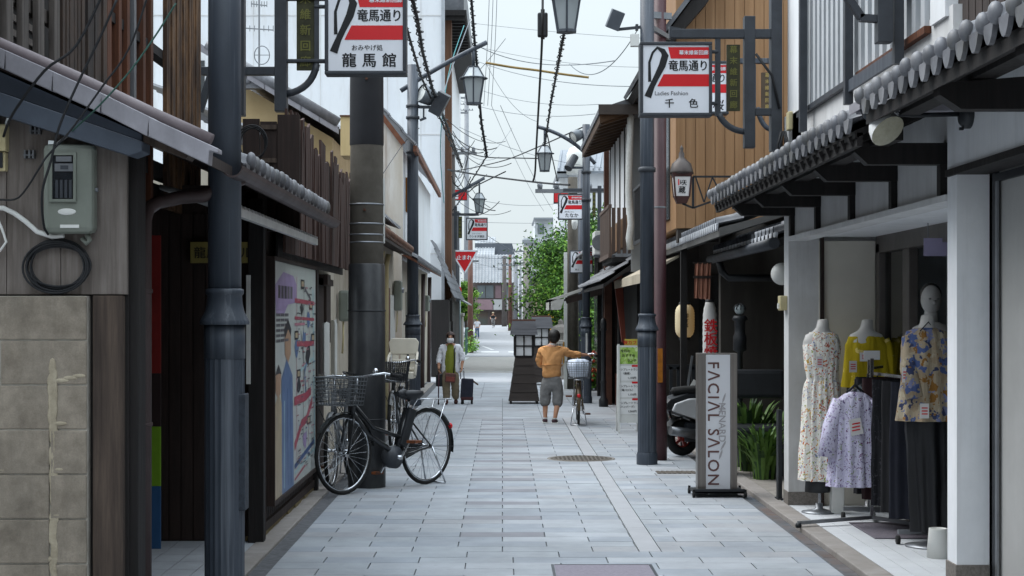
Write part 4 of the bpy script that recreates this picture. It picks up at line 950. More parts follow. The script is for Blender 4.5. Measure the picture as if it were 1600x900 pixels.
b = MB(); b.box(U(1213, 13.7), U(1219, 13.7), 13.6, 13.7, 0, .78); b.box(U(1211, 13.7), U(1221, 13.7), 13.58, 13.72, 0, .03); obj1('black_stand', b, black_metal, 'slim black stand leaning by the passage side of the shop column', 'stand')
# ---- cedar clad building
hJ = thing('cedar_building', 'tall building clad in warm cedar boards with a deep dark eave', 'building', (3, 20, 0))
yj = 18.0; xj = U(1056, yj)
b = MB(); b.box(xj, 6, yj, 22.6, 2.56, 7.5)
xx = xj
while xx < 6: b.box(xx+.004, min(xx+.106, 6), yj-.014, yj, 2.56, 7.5); xx += .11
b.build('wall', cedar, hJ)
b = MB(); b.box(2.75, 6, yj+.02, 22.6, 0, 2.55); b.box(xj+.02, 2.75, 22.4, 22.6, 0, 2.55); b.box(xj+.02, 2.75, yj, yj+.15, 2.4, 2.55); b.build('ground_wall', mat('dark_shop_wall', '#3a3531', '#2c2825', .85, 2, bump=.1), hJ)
b = MB(); b.prism([P(1035, 62, yj-.4), P(1090, -12, yj-.4), P(1120, -60, yj-.4), P(1135, -60, yj-.4), P(1108, 0, yj-.4), P(1046, 72, yj-.4)], (0, 5, 0)); b.build('eave', blackwood, hJ)
b = MB(); b.prism([P(1033, 60, yj-.45), P(1095, -22, yj-.45), P(1092, -30, yj-.45), P(1029, 54, yj-.45)], (0, 5.1, 0)); b.build('roof_edge', kawara_d, hJ)
b = MB(); b.tube([P(1038, 66, yj-.3), P(1030, 110, yj-.3), P(1030, 150, yj)], .03, 8); b.build('downpipe', dark_frame, hJ)
b = MB(); b.box(xj-.12, xj-.08, 18.4, 22.4, 2.55, 2.6); b.box(xj-.12, xj-.08, 18.4, 22.4, 3.3, 3.34)
for k in range(27): b.box(xj-.11, xj-.09, 18.4+k*.15, 18.43+k*.15, 2.6, 3.3)
b.build('balcony_rail', black_metal, hJ)
b = MB(); b.box(xj-.02, xj-.0, 18.6, 20.2, 2.7, 4.2); b.build('window', mat('grey_window', '#4a5257'), hJ)
b = MB(); kawara(b, 2.0, 2.42, 14.9, 22.2, 1, .5, .3, pitch=.16, mi_end=1, lip=.06, round_end=False); b.build('canopy_tiles', [kawara_d, white_tip], hJ)
b = MB(); b.prism([(2.02, 14.9, 2.40), (2.6, 14.9, 2.55), (2.6, 14.9, 2.5), (2.02, 14.9, 2.32)], (0, 7.3, 0)); b.build('canopy_soffit', mat('grey_soffit', '#5c5b59', '#4a4947', .8, 2), hJ)
b = MB(); b.box(2.03, 2.1, 18.2, 18.27, 0, 2.4); b.build('canopy_post', blackwood, hJ)
b = MB(); b.prism([(1.72, 19, 2.1), (2.1, 19, 2.3), (2.1, 19, 2.27), (1.72, 19, 2.06)], (0, 5.5, 0)); b.box(1.715, 1.73, 19, 24.5, 1.98, 2.09); b.build('cloth_awning', mat('cream_awning', '#b5ab98', '#a69c89', .85, 2, dirt='#7e7565', dirt_amt=.5), hJ)
b = MB(); b.box(2.7, 2.75, 18.5, 22, .3, 2.1); b.build('shop_window', window_d, hJ)
# lantern on truss bracket
t = thing('wall_lantern', 'brown domed lantern with white panels on a triangulated bracket', 'lantern', (U(1064, 16.5), 16.5, H(290, 16.5)))
yl = 16.5; lx = U(1065, yl)
b = MB(); b.lathe([(.125, H(272, yl)), (.12, H(268, yl)), (.1, H(256, yl)), (.055, H(250, yl)), (.03, H(246, yl)), (.03, H(240, yl)), (.015, H(236, yl)), (.02, H(232, yl)), (.0, H(226, yl))], (lx, yl, 0), 20); b.build('dome', mat('bronze_dome', '#4b4441', '#38322f', .45, 4, metal=.4), t)
def lan_box(mbx, w0, w1, z0, z1, mi=0): # square tapered box
    a = [(lx-w0, yl-w0, z0), (lx+w0, yl-w0, z0), (lx+w0, yl+w0, z0), (lx-w0, yl+w0, z0)]; c = [(lx-w1, yl-w1, z1), (lx+w1, yl-w1, z1), (lx+w1, yl+w1, z1), (lx-w1, yl+w1, z1)]
    A = [mbx.b.verts.new(p) for p in a]; C = [mbx.b.verts.new(p) for p in c]
    for i in range(4): mbx._face([A[i], A[(i+1) % 4], C[(i+1) % 4], C[i]], mi)
    mbx._face(A[::-1], mi); mbx._face(C, mi)
b = MB(); lan_box(b, .07, .088, H(307, yl), H(277, yl)); b.build('pane', mat('paper_white', '#d9d6d4', '#cfccca', .6, 3, bump=0), t)
b = MB(); lan_box(b, .09, .105, H(277, yl), H(271, yl)); lan_box(b, .05, .078, H(318, yl), H(307, yl))
for sx in (-1, 1):
    for sy in (-1, 1): b.bar((lx+sx*.072, yl+sy*.072, H(308, yl)), (lx+sx*.09, yl+sy*.09, H(276, yl)), .018, .018)
b.build('frame', mat('red_brown_frame', '#4e2f2b', '#3a2320', .5, 4), t)
b = MB(); put_text(b, '咲', .075, lx+.008, yl-.084, H(286, yl), bold=.004); put_text(b, '蔵', .075, lx-.004, yl-.08, H(298, yl), bold=.004)
b.box(lx-.045, lx-.033, yl-.0865, yl-.0835, H(290, yl), H(281, yl), 1)
b.build('lettering', [ink, red_sign], t)
b = MB(); b.bar(P(1083, 276, yl), P(1150, 276, yl), .02, .02); b.bar(P(1083, 276, yl), P(1083, 325, yl), .02, .025); b.bar(P(1083, 325, yl), P(1120, 312, yl), .02, .02); b.bar(P(1120, 312, yl), P(1150, 300, yl), .02, .02)
for x0, x1 in ((1087, 1100), (1113, 1100), (1113, 1128)): b.bar(P(x0, 277 if x0 != 1128 else 310, yl), P(x1, 316 if x1 == 1100 else 305, yl), .014, .014)
b.bar(P(1150, 276, yl), P(1150, 300, yl+1.4), .03, .03); b.bar(P(1066, 318, yl), P(1083, 325, yl), .02, .02); b.bar(P(1150, 276, yl), Vector((U(1150, yl), yj, H(276, yl))), .02, .02); b.build('bracket', black_metal, t)
# ---- house with white panels
hK = thing('panel_house', 'old two storey house with white upper panels and dark posts', 'house', (3, 25.5, 0))
yk = 23.0; xk = U(988, yk)
b = MB(); b.box(xk, 5.5, yk, 28.2, 2.6, 4.5); b.build('upper_wall', white_pl, hK)
b = MB(); b.box(xk-.02, 5.5, yk-.05, yk, 2.2, 4.4); b.build('end_wall', mat('grey_sheet_wall', '#8f9193', '#7e8082', .7, 2, bump=.05), hK)
b = MB(); b.box(xk-.03, xk+.0, 23.05, 28.2, 2.6, 3.05)
yy = 23.05
while yy < 28.1: b.box(xk-.045, xk-.03, yy, yy+.22, 2.6, 3.05); yy += .24
b.build('lower_boards', mat('brown_board_band', '#8a6a4c', '#6d523a', .8, 3, stretch=(6, 6, .4)), hK)
for yy in (23.3, 24.3, 25.3, 26.4, 27.6): b = MB(); b.box(xk-.012, xk, yy, yy+.14, 2.6, 4.5); b.build('wall_post', blackwood, hK)
b = MB(); b.box(xk-.08, xk+.05, 28.0, 28.25, 0, 4.5); b.build('corner_post', mat('red_brown_post', '#5a3a2c', '#43291f', .8, 3), hK)
b = MB(); b.prism([(1.36, yk-.35, 4.50), (5.5, yk-.35, 5.9), (5.5, yk-.35, 5.78), (1.36, yk-.35, 4.42)], (0, 5.2, 0)); b.build('roof', kawara_d, hK)
b = MB(); b.prism([(1.38, yk-.3, 4.42), (2.6, yk-.3, 4.82), (2.6, yk-.3, 4.74), (1.38, yk-.3, 4.30)], (0, 5.0, 0))
for k in range(11): b.bar((1.4, yk-.2+k*.47, 4.32), (xk, yk-.2+k*.47, 4.46), .07, .08)
b.build('soffit', mat('brown_soffit', '#54402f', '#3d2e23', .8, 3), hK)
b = MB(); b.box(1.36, 5.5, yk-.38, yk-.34, 4.42, 4.56); b.build('fascia', mat('dark_fascia', '#4c4643', '#3c3734', .7, 3), hK)
b = MB(); yy = 23.4; b.box(1.55, 1.6, 23.4, 25.6, 2.42, 2.48); b.box(1.55, 1.6, 23.4, 25.6, 3.15, 3.2)
while yy < 25.6: b.box(1.56, 1.59, yy, yy+.07, 2.48, 3.15); yy += .13
for k in range(4): b.box(1.6+k*.08, 1.65+k*.08, 23.4, 23.44, 2.48, 3.15)
b.build('balcony_rail', mat('balcony_wood', '#63534a', '#4b3e37', .85, 4, stretch=(6, 6, .4)), hK)
b = MB(); b.box(1.6, xk, 23.4, 25.6, 2.36, 2.42); b.build('balcony_floor', blackwood, hK)
b = MB(); q = [P(986, 165, 22.8), P(984, 230, 22.8), P(982, 300, 22.8), P(986, 350, 22.8), P(983, 372, 22.8), P(985, 390, 22.8)]; b.tube(q, .05, 10)
b.build('flexible_duct', mat('duct_white', '#cfd0cd', '#bdbeba', .6, 30, bump=.3), hK)
b = MB(); b.prism([(1.45, 23, 2.02), (2.0, 23, 2.42), (2.0, 23, 2.36), (1.45, 23, 1.97)], (0, 6.5, 0)); tile_roof(b, (1.42, 23, 2.06), (0, 6.5, 0), (.6, 0, .42), mi=1); b.build('lower_eave', [blackwood, kawara_d], hK)
b = MB(); b.box(2.1, 2.2, 22.7, 29.5, 0, 2.3); b.build('shop_front', blackwood, hK)
b = MB(); b.prism([P(958, 425, 25.2), P(972, 425, 25.2), P(978, 535, 25.2), P(972, 535, 25.2)], (0, .12, 0)); b.build('red_panel', mat('red_wood_panel', '#7a3b2a', '#632d20', .7, 3, stretch=(6, 6, .4), bump=.2), hK)
for yy, xx in ((23.2, 1.95), (26.5, 1.92), (28.3, 1.9)): b = MB(); b.box(xx, xx+.09, yy, yy+.09, 0, 2.2); b.build('door_post', blackwood, hK)
b = MB(); b.box(1.98, 2.1, 23.4, 28.2, 0, .55); b.build('dado', mat('red_dado', '#6b3a2b', '#55291f', .7, 3), hK)
t = thing('air_conditioner', 'white air conditioner unit on brackets beside the slatted balcony', 'air conditioner', (U(937, 26.4), 26.4, 2.5))
b = MB(); b.box(U(928, 26.4), U(945, 26.4), 26.2, 26.9, H(398, 26.4), H(362, 26.4)); b.build('case', plastic_w, t, bevel=.01)
b = MB(); b.lathe([(.13, -.015), (.13, 0)], (U(936, 26.4), 26.2, H(380, 26.4)), 20, axis='y'); b.build('fan_grille', grey_metal, t)
b = MB(); b.bar((U(928, 26.4), 26.5, H(400, 26.4)), (xk, 26.5, H(400, 26.4)), .04, .04); b.build('bracket', grey_metal, t)
t = thing('shop_awning', 'pale sloping cloth awning with drooping front edge over the far shopfront', 'awning', (1.2, 32, 2))
ya = 30.5
b = MB(); A0, A1, A2 = P(858, 468, ya), P(952, 436, ya), P(886, 455, ya)
b.prism([A0, A1, A1+Vector((0, 0, -.06)), A0+Vector((0, 0, -.05))], (0, 2.2, 0)); b.prism([A0, A0+Vector((.0, 0, -.2)), P(876, 484, ya), P(882, 467, ya)], (0, .02, 0)); b.box(A0.x, A0.x+.03, ya, ya+2.2, A0.z-.2, A0.z)
b.build('canopy', mat('awning_white', '#c9c6bf', '#b5b2ab', .85, 2, dirt='#8c8881', dirt_amt=.4), t)
b = MB(); b.bar(P(884, 470, ya+.05), P(952, 452, ya+.05), .05, .12); b.bar(P(870, 472, ya+.1), Vector((A1.x, ya+.1, A1.z-.2)), .04, .04); b.build('frame', brownwood, t)
hL = thing('wooden_shopfront', 'dark wooden shopfront with slim posts below the pale awning', 'shopfront', (2.2, 31, 0))
b = MB(); b.box(1.95, 4.5, 29.3, 34, 0, 3.0); b.build('wall', brownwood, hL)
b = MB(); tile_roof(b, (1.55, 29.0, 2.75), (0, 5.2, 0), (.9, 0, .5)); b.build('roof', kawara_d, hL)
for yy in (29.35, 31): b = MB(); b.box(1.84, 1.95, yy, yy+.1, 0, 2.6); b.build('post', blackwood, hL)
b = MB(); b.box(1.9, 1.96, 30, 33, .4, 1.9); b.build('window', window_d, hL)
t = thing('bollard_post', 'black ornamental post with rounded cap by the dark shopfront', 'post', (U(943, 27.5), 27.5, 0))
b = MB(); b.lathe([(.08, 0), (.08, .12), (.05, .16), (.045, .4), (.06, .42), (.04, .46), (.04, 1.3), (.06, 1.32), (.045, 1.36), (.055, 1.42), (.04, 1.5), (0, 1.53)], (0, 0, 0), 14); b.build('shaft', black_metal, t, local=True)
# small shop things
def paper_lantern(px, y, z0, z1, r, m_, label, chars, cm, size, warm=None):
    t = thing('paper_lantern', label, 'paper lantern', (U(px, y), y, (z0+z1)/2)); h = (z1-z0)/2
    b = MB(); prof = []
    for i in range(25):
        f = -1 + 2*i/24; rr = r*(1-.42*abs(f)**5) - (.004 if i % 2 else 0); prof.append((rr, f*h))
    b.lathe(prof, (0, 0, 0), 22); b.build('shade', m_, t, local=True)
    b = MB(); b.lathe([(r*.6, h), (r*.6, h+.03), (0, h+.03)], (0, 0, 0), 14, caps=False); b.lathe([(0, -h-.03), (r*.6, -h-.03), (r*.6, -h)], (0, 0, 0), 14, caps=False); b.tube([(0, 0, h), (0, 0, h+.12)], .006, 6); b.build('rim', black_metal, t, local=True)
    b = MB(); put_text(b, chars, size, 0, -r-.006, 0, vertical=True, bold=.02, space=.95); 
    o = b.build('lettering', cm, t, local=True)
    return t
t = paper_lantern(1070, 18.6, H(527, 18.6), H(476, 18.6), .115, mat('lantern_amber', '#cbc2a6', '#bab195', .8, 3, bump=.03, emit='#d8a860', emit_s=.09), 'warm amber paper lantern glowing under the tiled canopy', '御食事', ink, .06)
t = paper_lantern(1109, 17.2, H(590, 17.2), H(472, 17.2), .078, mat('lantern_white', '#d2d0cd', '#c4c2bf', .8, 3, bump=.03), 'tall white paper lantern with red characters beside the passage', '鉄板焼', red_sign, .15)
t = thing('shop_curtain', 'short faded red brown noren curtain hanging under the canopy', 'curtain', (U(1098, 17), 17.0, 1.9))
b = MB()
for k in range(3):
    x0 = U(1086+k*8.5, 17); x1 = U(1086+k*8.5+7.6, 17); n = 5
    top = [(x0+(x1-x0)*i/n, 17+.014*math.sin(i*1.7+k), H(411, 17)) for i in range(n+1)]; bot = [(x0-.01+(x1-x0)*i/n, 17+.02*math.sin(i*2+k), H(466+k, 17)) for i in range(n+1)]
    for i in range(n): b.prism([top[i], top[i+1], bot[i+1], bot[i]], (0, .004, 0))
b.build('cloth', mat('faded_red_cloth', '#a5735e', '#8d5f4d', .9, 4, bump=.1, stretch=(5, 1, 1)), t)
b = MB(); b.bar(P(1084, 433, 16.98), P(1112, 433, 16.98), .02, .03); b.bar(P(1084, 411, 17), P(1112, 411, 17), .015, .015); b.build('rod', brownwood, t)
t = thing('folding_easel', 'pale folding stand with a menu sheet behind the lit sign', 'easel', (U(1083, 19), 19.0, 0))
for dx in (-.05, .05): b = MB(); b.bar((dx-.05, .0, .5), (dx+.04, 0, 1.1), .025, .025); b.bar((dx-.05, 0, .5), (dx-.06, .1, 0), .025, .025); b.build('leg', grey_metal, t, local=True)
b = MB(); b.obox((-.05, -.04, .68), (.05, .01, .3), (.2, .5, 0)); b.build('sheet', plastic_w, t, local=True)
t = thing('chair', 'dark slatted chair against the wall below the amber lantern', 'chair', (U(1060, 19.5), 19.5, 0))
b = MB()
for k in range(5): b.box(-.2+k*.09, -.16+k*.09, 0, .02, .5, .95)
b.box(-.22, .24, 0, .03, .92, .98); b.build('backrest', black_metal, t, local=True)
b = MB(); b.box(-.22, .24, -.4, .02, .42, .47); b.build('seat', black_metal, t, local=True)
for sx in (-.2, .19):
    for sy in (-.38, -.02): b = MB(); b.box(sx, sx+.03, sy, sy+.03, 0, .42); b.build('leg', black_metal, t, local=True)

t = thing('sign_bracket', 'dark sign bracket hanging in front of the slatted windows at the top edge', 'bracket', (2.1, 9.3, 3.3))
b = MB(); b.box(U(1372, 9.3), U(1396, 9.3), 9.3, 9.4, H(65, 9.3), H(-60, 9.3)); b.build('post', dark_frame, t, bevel=.004)
b = MB(); b.bar(P(1372, 30, 9.35), P(1343, 28, 9.35), .06, .04); b.bar(P(1346, 28, 9.35), P(1316, -16, 9.35), .06, .04); b.build('brace', dark_frame, t)
b = MB(); b.bar(P(1300, -16, 9.35), Vector((2.44, 9.35, H(-16, 9.35))), .05, .06); b.build('arm', dark_frame, t)
# ================================================================ POLES, SIGNS, LAMPS, WIRES
def lamp_post(px, y, label, r=.075, rb=.1, h=5.2, zc=1.5, arm=None, mname=blue_pole):
    x = U(px, y); t = thing('lamp_post', label, 'lamp post', (x, y, 0), group='blue grey lamp posts along the street')
    b = MB(); b.lathe([(r, zc+.16), (r*.97, h)], (0, 0, 0), 24); b.build('shaft', mname, t, local=True)
    b = MB(); b.lathe([(rb*1.22, zc), (rb*1.24, zc+.012), (rb*1.2, zc+.025), (rb*1.0, zc+.06), (rb*.9, zc+.1), (rb*.86, zc+.145), (rb*.95, zc+.155), (rb*.95, zc+.175), (r, zc+.18)], (0, 0, 0), 28, caps=False); b.build('collar', mname, t, local=True)
    b = MB(); b.lathe([(rb, -.02), (rb, zc-.16)], (0, 0, 0), 40, flute=.035, smooth=False); b.lathe([(rb*1.02, zc-.17), (rb*1.02, zc)], (0, 0, 0), 28)
    b.lathe([(rb*1.12, -.02), (rb*1.12, .1), (rb*1.03, .13)], (0, 0, 0), 28, caps=False); b.build('base', mname, t, local=True)
    return t, x
p1, x1 = lamp_post(351, 8.0, 'blue grey lamp post in the near foreground beside the concrete block wall', .083, .1, 4.2, 1.545)
b = MB(); b.lathe([(.088, 1.0), (.088, 1.03)], (0, 0, 0), 20); b.build('joint_band', blue_pole, p1, local=True)
b = MB(); b.box(.075, .112, -.06, .06, .62, 1.2); b.build('hatch', mat('hatch_dark', '#3a4049', '#2b3037', .8, 30, bump=.4), p1, local=True, bevel=.006)
p2, x2 = lamp_post(1011, 17.0, 'blue grey lamp post carrying a floodlight, beside the maroon pole', .075, .1, 5.6, 1.42)
p3, x3 = lamp_post(916, 28.6, 'slim blue grey lamp post in front of the woman with the bicycle', .07, .095, 4.98, 1.36)
p4, x4 = lamp_post(645, 28.0, 'blue grey lamp post by the white sided house behind the parked bicycles', .1, .135, 5.95, 1.4)
b = MB(); b.bar((.0, -.09, .9), (.0, -.09, 1.25), .04, .03); b.build('label_plate', plastic_w, p3, local=True)
def curved_arm(post, pts, r=.03):
    b = MB(); b.tube(pts, r, 8); return b.build('arm', blue_pole, post)
curved_arm(p4, bez(P(626, 142, 28), P(690, 100, 28), P(761, 66, 28), 10), .042)
curved_arm(p3, bez(P(930, 256, 28.6), P(895, 212, 28.6), P(840, 198, 28.6), 10), .034)
curved_arm(p2, bez(P(1020, -40, 17), P(950, -110, 17), P(868, -120, 17), 10), .03)
for post, zz, rr in ((p4, (5.2, 5.0, 4.4), .108), (p3, (4.1, 3.6), .077), (p2, (4.4, 3.1), .08)):
    for z in zz: b = MB(); b.lathe([(rr, z), (rr+.012, z+.006), (rr+.012, z+.05), (rr, z+.056)], (0, 0, 0), 18, caps=False); b.build('band', dark_frame, post, local=True)
t = thing('maroon_pole', 'dark maroon pole with an orange reflector strip beside the lamp post', 'pole', (U(1031, 17.5), 17.5, 0))
b = MB(); b.lathe([(.078, 0), (.078, .7), (.07, .72), (.07, 6.2)], (0, 0, 0), 24); b.build('shaft', maroon, t, local=True)
b = MB(); b.box(-.03, .022, -.088, -.07, .85, 1.22); o = b.build('reflector', mat('amber_reflector', '#c77a1e', '#a66416', .4, 20, bump=.1), t, local=True)
b = MB(); b.lathe([(.0715, 2.75), (.0725, 2.755), (.0725, 2.765), (.0715, 2.77)], (0, 0, 0), 24, caps=False); b.build('strap', grey_metal, t, local=True)
b = MB(); b.bar((-.22, -.35, 4.72), (.1, .02, 4.62), .05, .05); b.bar((-.14, -.1, 4.85), (.12, .0, 4.85), .05, .07); b.build('clamp', grey_metal, t, local=True)
# concrete utility pole
t = thing('utility_pole', 'thick concrete utility pole with a black sleeve beside the parked bicycles', 'utility pole', (U(573, 14.8), 14.8, 0))
b = MB(); b.lathe([(.166, 0), (.138, 6.5)], (0, 0, 0), 28); b.build('shaft', mat('old_concrete', '#5d5850', '#4a453e', .9, 5, bump=.3, dirt='#3a3631', dirt_amt=.5, dirt_scale=2, fine=.1), t, local=True)
b = MB(); b.lathe([(.176, 0), (.175, .55), (.169, 2.05), (.16, 2.06)], (0, 0, 0), 28, caps=False); b.build('sleeve', mat('black_sleeve', '#202226', '#141619', .4, 3, bump=.1, dirt='#5d5d5c', dirt_amt=.35, dirt_scale=3), t, local=True)
b = MB(); b.lathe([(.152, 3.15), (.158, 3.16), (.152, 4.6)], (0, 0, 0), 28, caps=False); b.build('upper_sleeve', mat('black_sleeve_up', '#26262a', '#1d1d20', .6, 4, bump=.1), t, local=True)
for z in (.62, 1.62, 2.32, 2.42, 2.6, 2.25): b = MB(); rr = .178 if z < 2 else .163; b.lathe([(rr-.004, z), (rr, z+.004), (rr, z+.01), (rr-.004, z+.014)], (0, 0, 0), 28, caps=False); b.build('strap', grey_metal if z > 2 else black_metal, t, local=True)
for z, a in ((2.55, -1.6), (3.75, -1.5)): b = MB(); b.bar((.13*math.cos(a), .13*math.sin(a), z), (.19*math.cos(a), .19*math.sin(a), z), .02, .02); b.build('bolt', orangewood, t, local=True)
b = MB(); b.box(.145, .168, -.012, .012, 2.25, 2.85); b.build('conduit', plastic_w, t, local=True)
# shop signs
def loop_mark(mbx, x0, z1, w, h, y, mi=0):     # the black ribbon loop
    q = lambda u, v: Vector((x0 + w*u, y, z1 - h*v))
    out = [(.12, .05), (.16, 0), (.24, .0), (.36, .06), (.4, .16), (.355, .34), (.26, .56), (.2, .75), (.15, .97), (.10, 1.0), (.02, .94), (.015, .9), (.09, .7), (.07, .67), (.07, .62), (.08, .28)]
    cen = [(.10, .66), (.095, .3), (.145, .12), (.215, .03), (.30, .09), (.335, .17), (.29, .36), (.2, .58), (.135, .74), (.07, .94)]
    wid = [.034, .026, .024, .028, .055, .075, .072, .058, .058, .075]
    P2 = [q(a, c) for a, c in cen]; L, Rr = [], []
    for i, p in enumerate(P2):
        d = (P2[min(i+1, len(P2)-1)] - P2[max(i-1, 0)]).normalized(); n = Vector((-d.z, 0, d.x)); L.append(p + n*wid[i]*w*.72); Rr.append(p - n*wid[i]*w*.72)
    for i in range(len(P2)-1):
        mbx.poly([L[i], L[i+1], Rr[i+1], Rr[i]], mi)
def shop_sign(label, y, px0, px1, py0, py1, lines, small=None, group=None, fill=red_sign):
    x0, x1, z0, z1 = U(px0, y), U(px1, y), H(py1, y), H(py0, y); w, h = x1-x0, z1-z0
    t = thing('shop_sign', label, 'shop sign', ((x0+x1)/2, y, z0), group='white and red shop signs hung over the street')
    f = w*.045
    b = MB()
    b.box(x0, x1, y, y+.16, z0, z0+f); b.box(x0, x1, y, y+.16, z1-f, z1); b.box(x0, x0+f, y, y+.16, z0+f, z1-f); b.box(x1-f, x1, y, y+.16, z0+f, z1-f)
    b.build('frame', dark_frame, t, bevel=.006)
    b = MB(); b.box(x0+f, x1-f, y+.014, y+.146, z0+f, z1-f); b.build('panel', white_sign, t)
    iw, ih = w-2*f, h-2*f; X = lambda u: x0+f+iw*u; Z = lambda v: z1-f-ih*v
    yy = y+.012
    b = MB()
    b.poly([(X(.38), yy, Z(.03)), (X(.42), yy, Z(.2)), (X(1), yy, Z(.2)), (X(1), yy, Z(.03))])
    b.poly([(X(.31), yy, Z(.43)), (X(.215), yy, Z(.61)), (X(1), yy, Z(.61)), (X(1), yy, Z(.43))])
    b.build('red_band', fill, t)
    b = MB(); loop_mark(b, X(0), Z(.015), iw, ih*.8, yy-.001); put_text(b, '竜馬通り', iw*.175, X(.69), yy, Z(.315), bold=.03*iw*.17, squash=.88, space=1.0)
    for tx, u, v, s, bd in lines: put_text(b, tx, iw*s, X(u), yy, Z(v), bold=bd*iw*s)
    b.build('lettering', ink, t, fix=False)
    b = MB(); put_text(b, '幕末維新回廊', iw*.075, X(.77), yy-.002, Z(.115), bold=.02*iw*.075); b.build('band_lettering', white_sign, t, fix=False)
    return t
def hang_bracket(sign, y, post_px, post_py, beams, plaque=None, brace=None, thin=None, m=dark_frame, plaque_m=None):
    b = MB(); b.box(U(post_px[0], y), U(post_px[1], y), y+.02, y+.12, H(post_py[1], y), H(post_py[0], y)); b.build('bracket_post', m, sign, bevel=.004)
    for (xa, xb, ya, yb) in beams: b = MB(); b.box(U(xa, y), U(xb, y), y+.03, y+.1, H(yb, y), H(ya, y)); b.build('bracket_beam', m, sign, bevel=.004)
    if thin: b = MB(); b.box(U(thin[0], y), U(thin[1], y), y+.04, y+.08, H(thin[3], y), H(thin[2], y)); b.build('bracket_rod', m, sign)
    if brace: b = MB(); b.tube(bez(P(brace[0], brace[1], y+.06), P(brace[2], brace[3], y+.06), P(brace[4], brace[5], y+.06), 8), .028, 6); b.build('bracket_brace', m, sign)
    if plaque:
        x0, x1, z0, z1 = U(plaque[0], y), U(plaque[1], y), H(plaque[3], y), H(plaque[2], y)
        b = MB(); b.box(x0, x1, y+.05, y+.08, z0, z1); pl = b.build('plaque', plaque_m or mat('moss_plaque', '#3d3d24', '#2b2b1a', .7, 8, bump=.3), sign, bevel=.003)
        b = MB(); n = 6
        for i, ch in enumerate('幕末維新回廊'): put_text(b, ch, (z1-z0)/n*.72, (x0+x1)/2, y+.047, z1-(z1-z0)*(i+.5)/n, bold=.004)
        b.build('plaque_lettering', mat('plaque_gold' if plaque_m else 'plaque_moss', '#b09a5c' if plaque_m else '#68672f', None, .5, 8), sign, fix=False)
sA = shop_sign('large white and red shop sign in front of the concrete utility pole', 12.0, 507, 635, -20, 116, [('おみやげ処', .52, .715, .085, .01), ('龍', .28, .88, .2, .03), ('馬', .55, .88, .2, .03), ('館', .82, .88, .2, .03)])
hang_bracket(sA, 12.0, (428, 447), (-60, 173), [(312, 430, 103, 116), (447, 508, -12, -2), (447, 508, 91, 96), (490, 508, 6, 10)], (462, 490, -40, 108), (495, 100, 488, 140, 447, 147), (490, 497, -40, 108))
b = MB(); b.box(U(370, 11.9), U(381, 11.9), 11.9, 12.0, H(180, 11.9), H(-60, 11.9)); b.build('wall_plate', dark_frame, sA)
b = MB(); b.bar(P(330, 116, 12.05), P(312, 175, 12.05), .05, .05); b.build('wall_strut', dark_frame, sA)
sB = shop_sign('large white and red sign for ladies fashion in front of the maroon pole', 13.4, 1000, 1113, 65, 181, [('Ladies Fashion', .43, .715, .088, .0), ('千', .40, .87, .15, .03), ('色', .765, .87, .15, .03)])
hang_bracket(sB, 13.4, (1164, 1181), (24, 230), [(1050, 1222, 44, 58), (1181, 1222, 168, 179), (1112, 1123, 77, 81), (1112, 1123, 158, 162)], (1137, 1158, 68, 172), (1123, 178, 1135, 204, 1166, 206), (1119, 1127, 58, 180))
b = MB(); b.box(U(1206, 13.4), U(1223, 13.4), 13.42, 13.55, H(235, 13.4), H(-60, 13.4)); b.prism([P(1064, 44, 13.44), P(1064, 58, 13.44), P(1046, 59, 13.44), P(1046, 40, 13.44)], (0, .07, 0)); b.build('wall_plate', dark_frame, sB)
b = MB(); b.tube([P(1181, 84, 13.4), P(1206, 118, 13.4), P(1218, 170, 13.4)], .012, 6); b.build('wire', cable_m, sB)
sC = shop_sign('white and red shop sign mostly hidden behind the ladies fashion sign', 16.8, 1050, 1139, 95, 178, [('桜', .85, .88, .22, .02)])
hang_bracket(sC, 16.8, (1207, 1216), (60, 212), [(1138, 1210, 90, 98), (1178, 1182, 100, 180)], (1191, 1209, 112, 171), (1183, 168, 1190, 202, 1208, 203), None, blue_pole, mat('brown_plaque', '#5a4a3a', '#463a2e', .7, 6))
sD = shop_sign('white and red shop sign hung beside the slim lamp post and green tree', 33.2, 872, 911, 303, 343, [('たなか', .55, .88, .2, .03), ('京町家ごはん', .45, .72, .07, .0)])
hang_bracket(sD, 33.2, (934, 940), (290, 360), [(880, 955, 294, 299)], (926, 931, 300, 338))
sE = shop_sign('lowest white and red shop sign, partly behind the slim lamp post', 33.4, 890, 927, 391, 427, [('は', .65, .88, .2, .03), ('郷土', .3, .88, .1, .0)])
hang_bracket(sE, 33.4, (945, 950), (385, 440), [(926, 952, 396, 399)])
sF = shop_sign('white and red shop sign hung above the red stop sign', 47.0, 728, 762, 340, 375, [('ウシオダ酒店', .5, .88, .13, .03), ('スポーツウェア', .5, .74, .07, .0)])
hang_bracket(sF, 47.0, (709, 714), (322, 390), [(700, 748, 333, 337)], (716, 722, 338, 372))
t = thing('shop_sign', 'small red and white sign partly hidden by the dark post on the left', 'shop sign', (U(716, 52), 52, 4), group='white and red shop signs hung over the street')
b = MB(); b.box(U(704, 52), U(730, 52), 52, 52.15, H(313, 52), H(296, 52)); b.build('frame', dark_frame, t)
b = MB(); b.box(U(705, 52), U(729, 52), 51.985, 52, H(312, 52), H(297, 52)); b.build('panel', red_sign, t)
b = MB(); b.box(U(708, 52), U(716, 52), 51.97, 51.984, H(311, 52), H(303, 52)); b.build('mark', white_sign, t)
t = thing('shop_sign', 'tiny red sign edge showing just left of the sign by the slim lamp post', 'shop sign', (U(869, 50), 50, 4), group='white and red shop signs hung over the street')
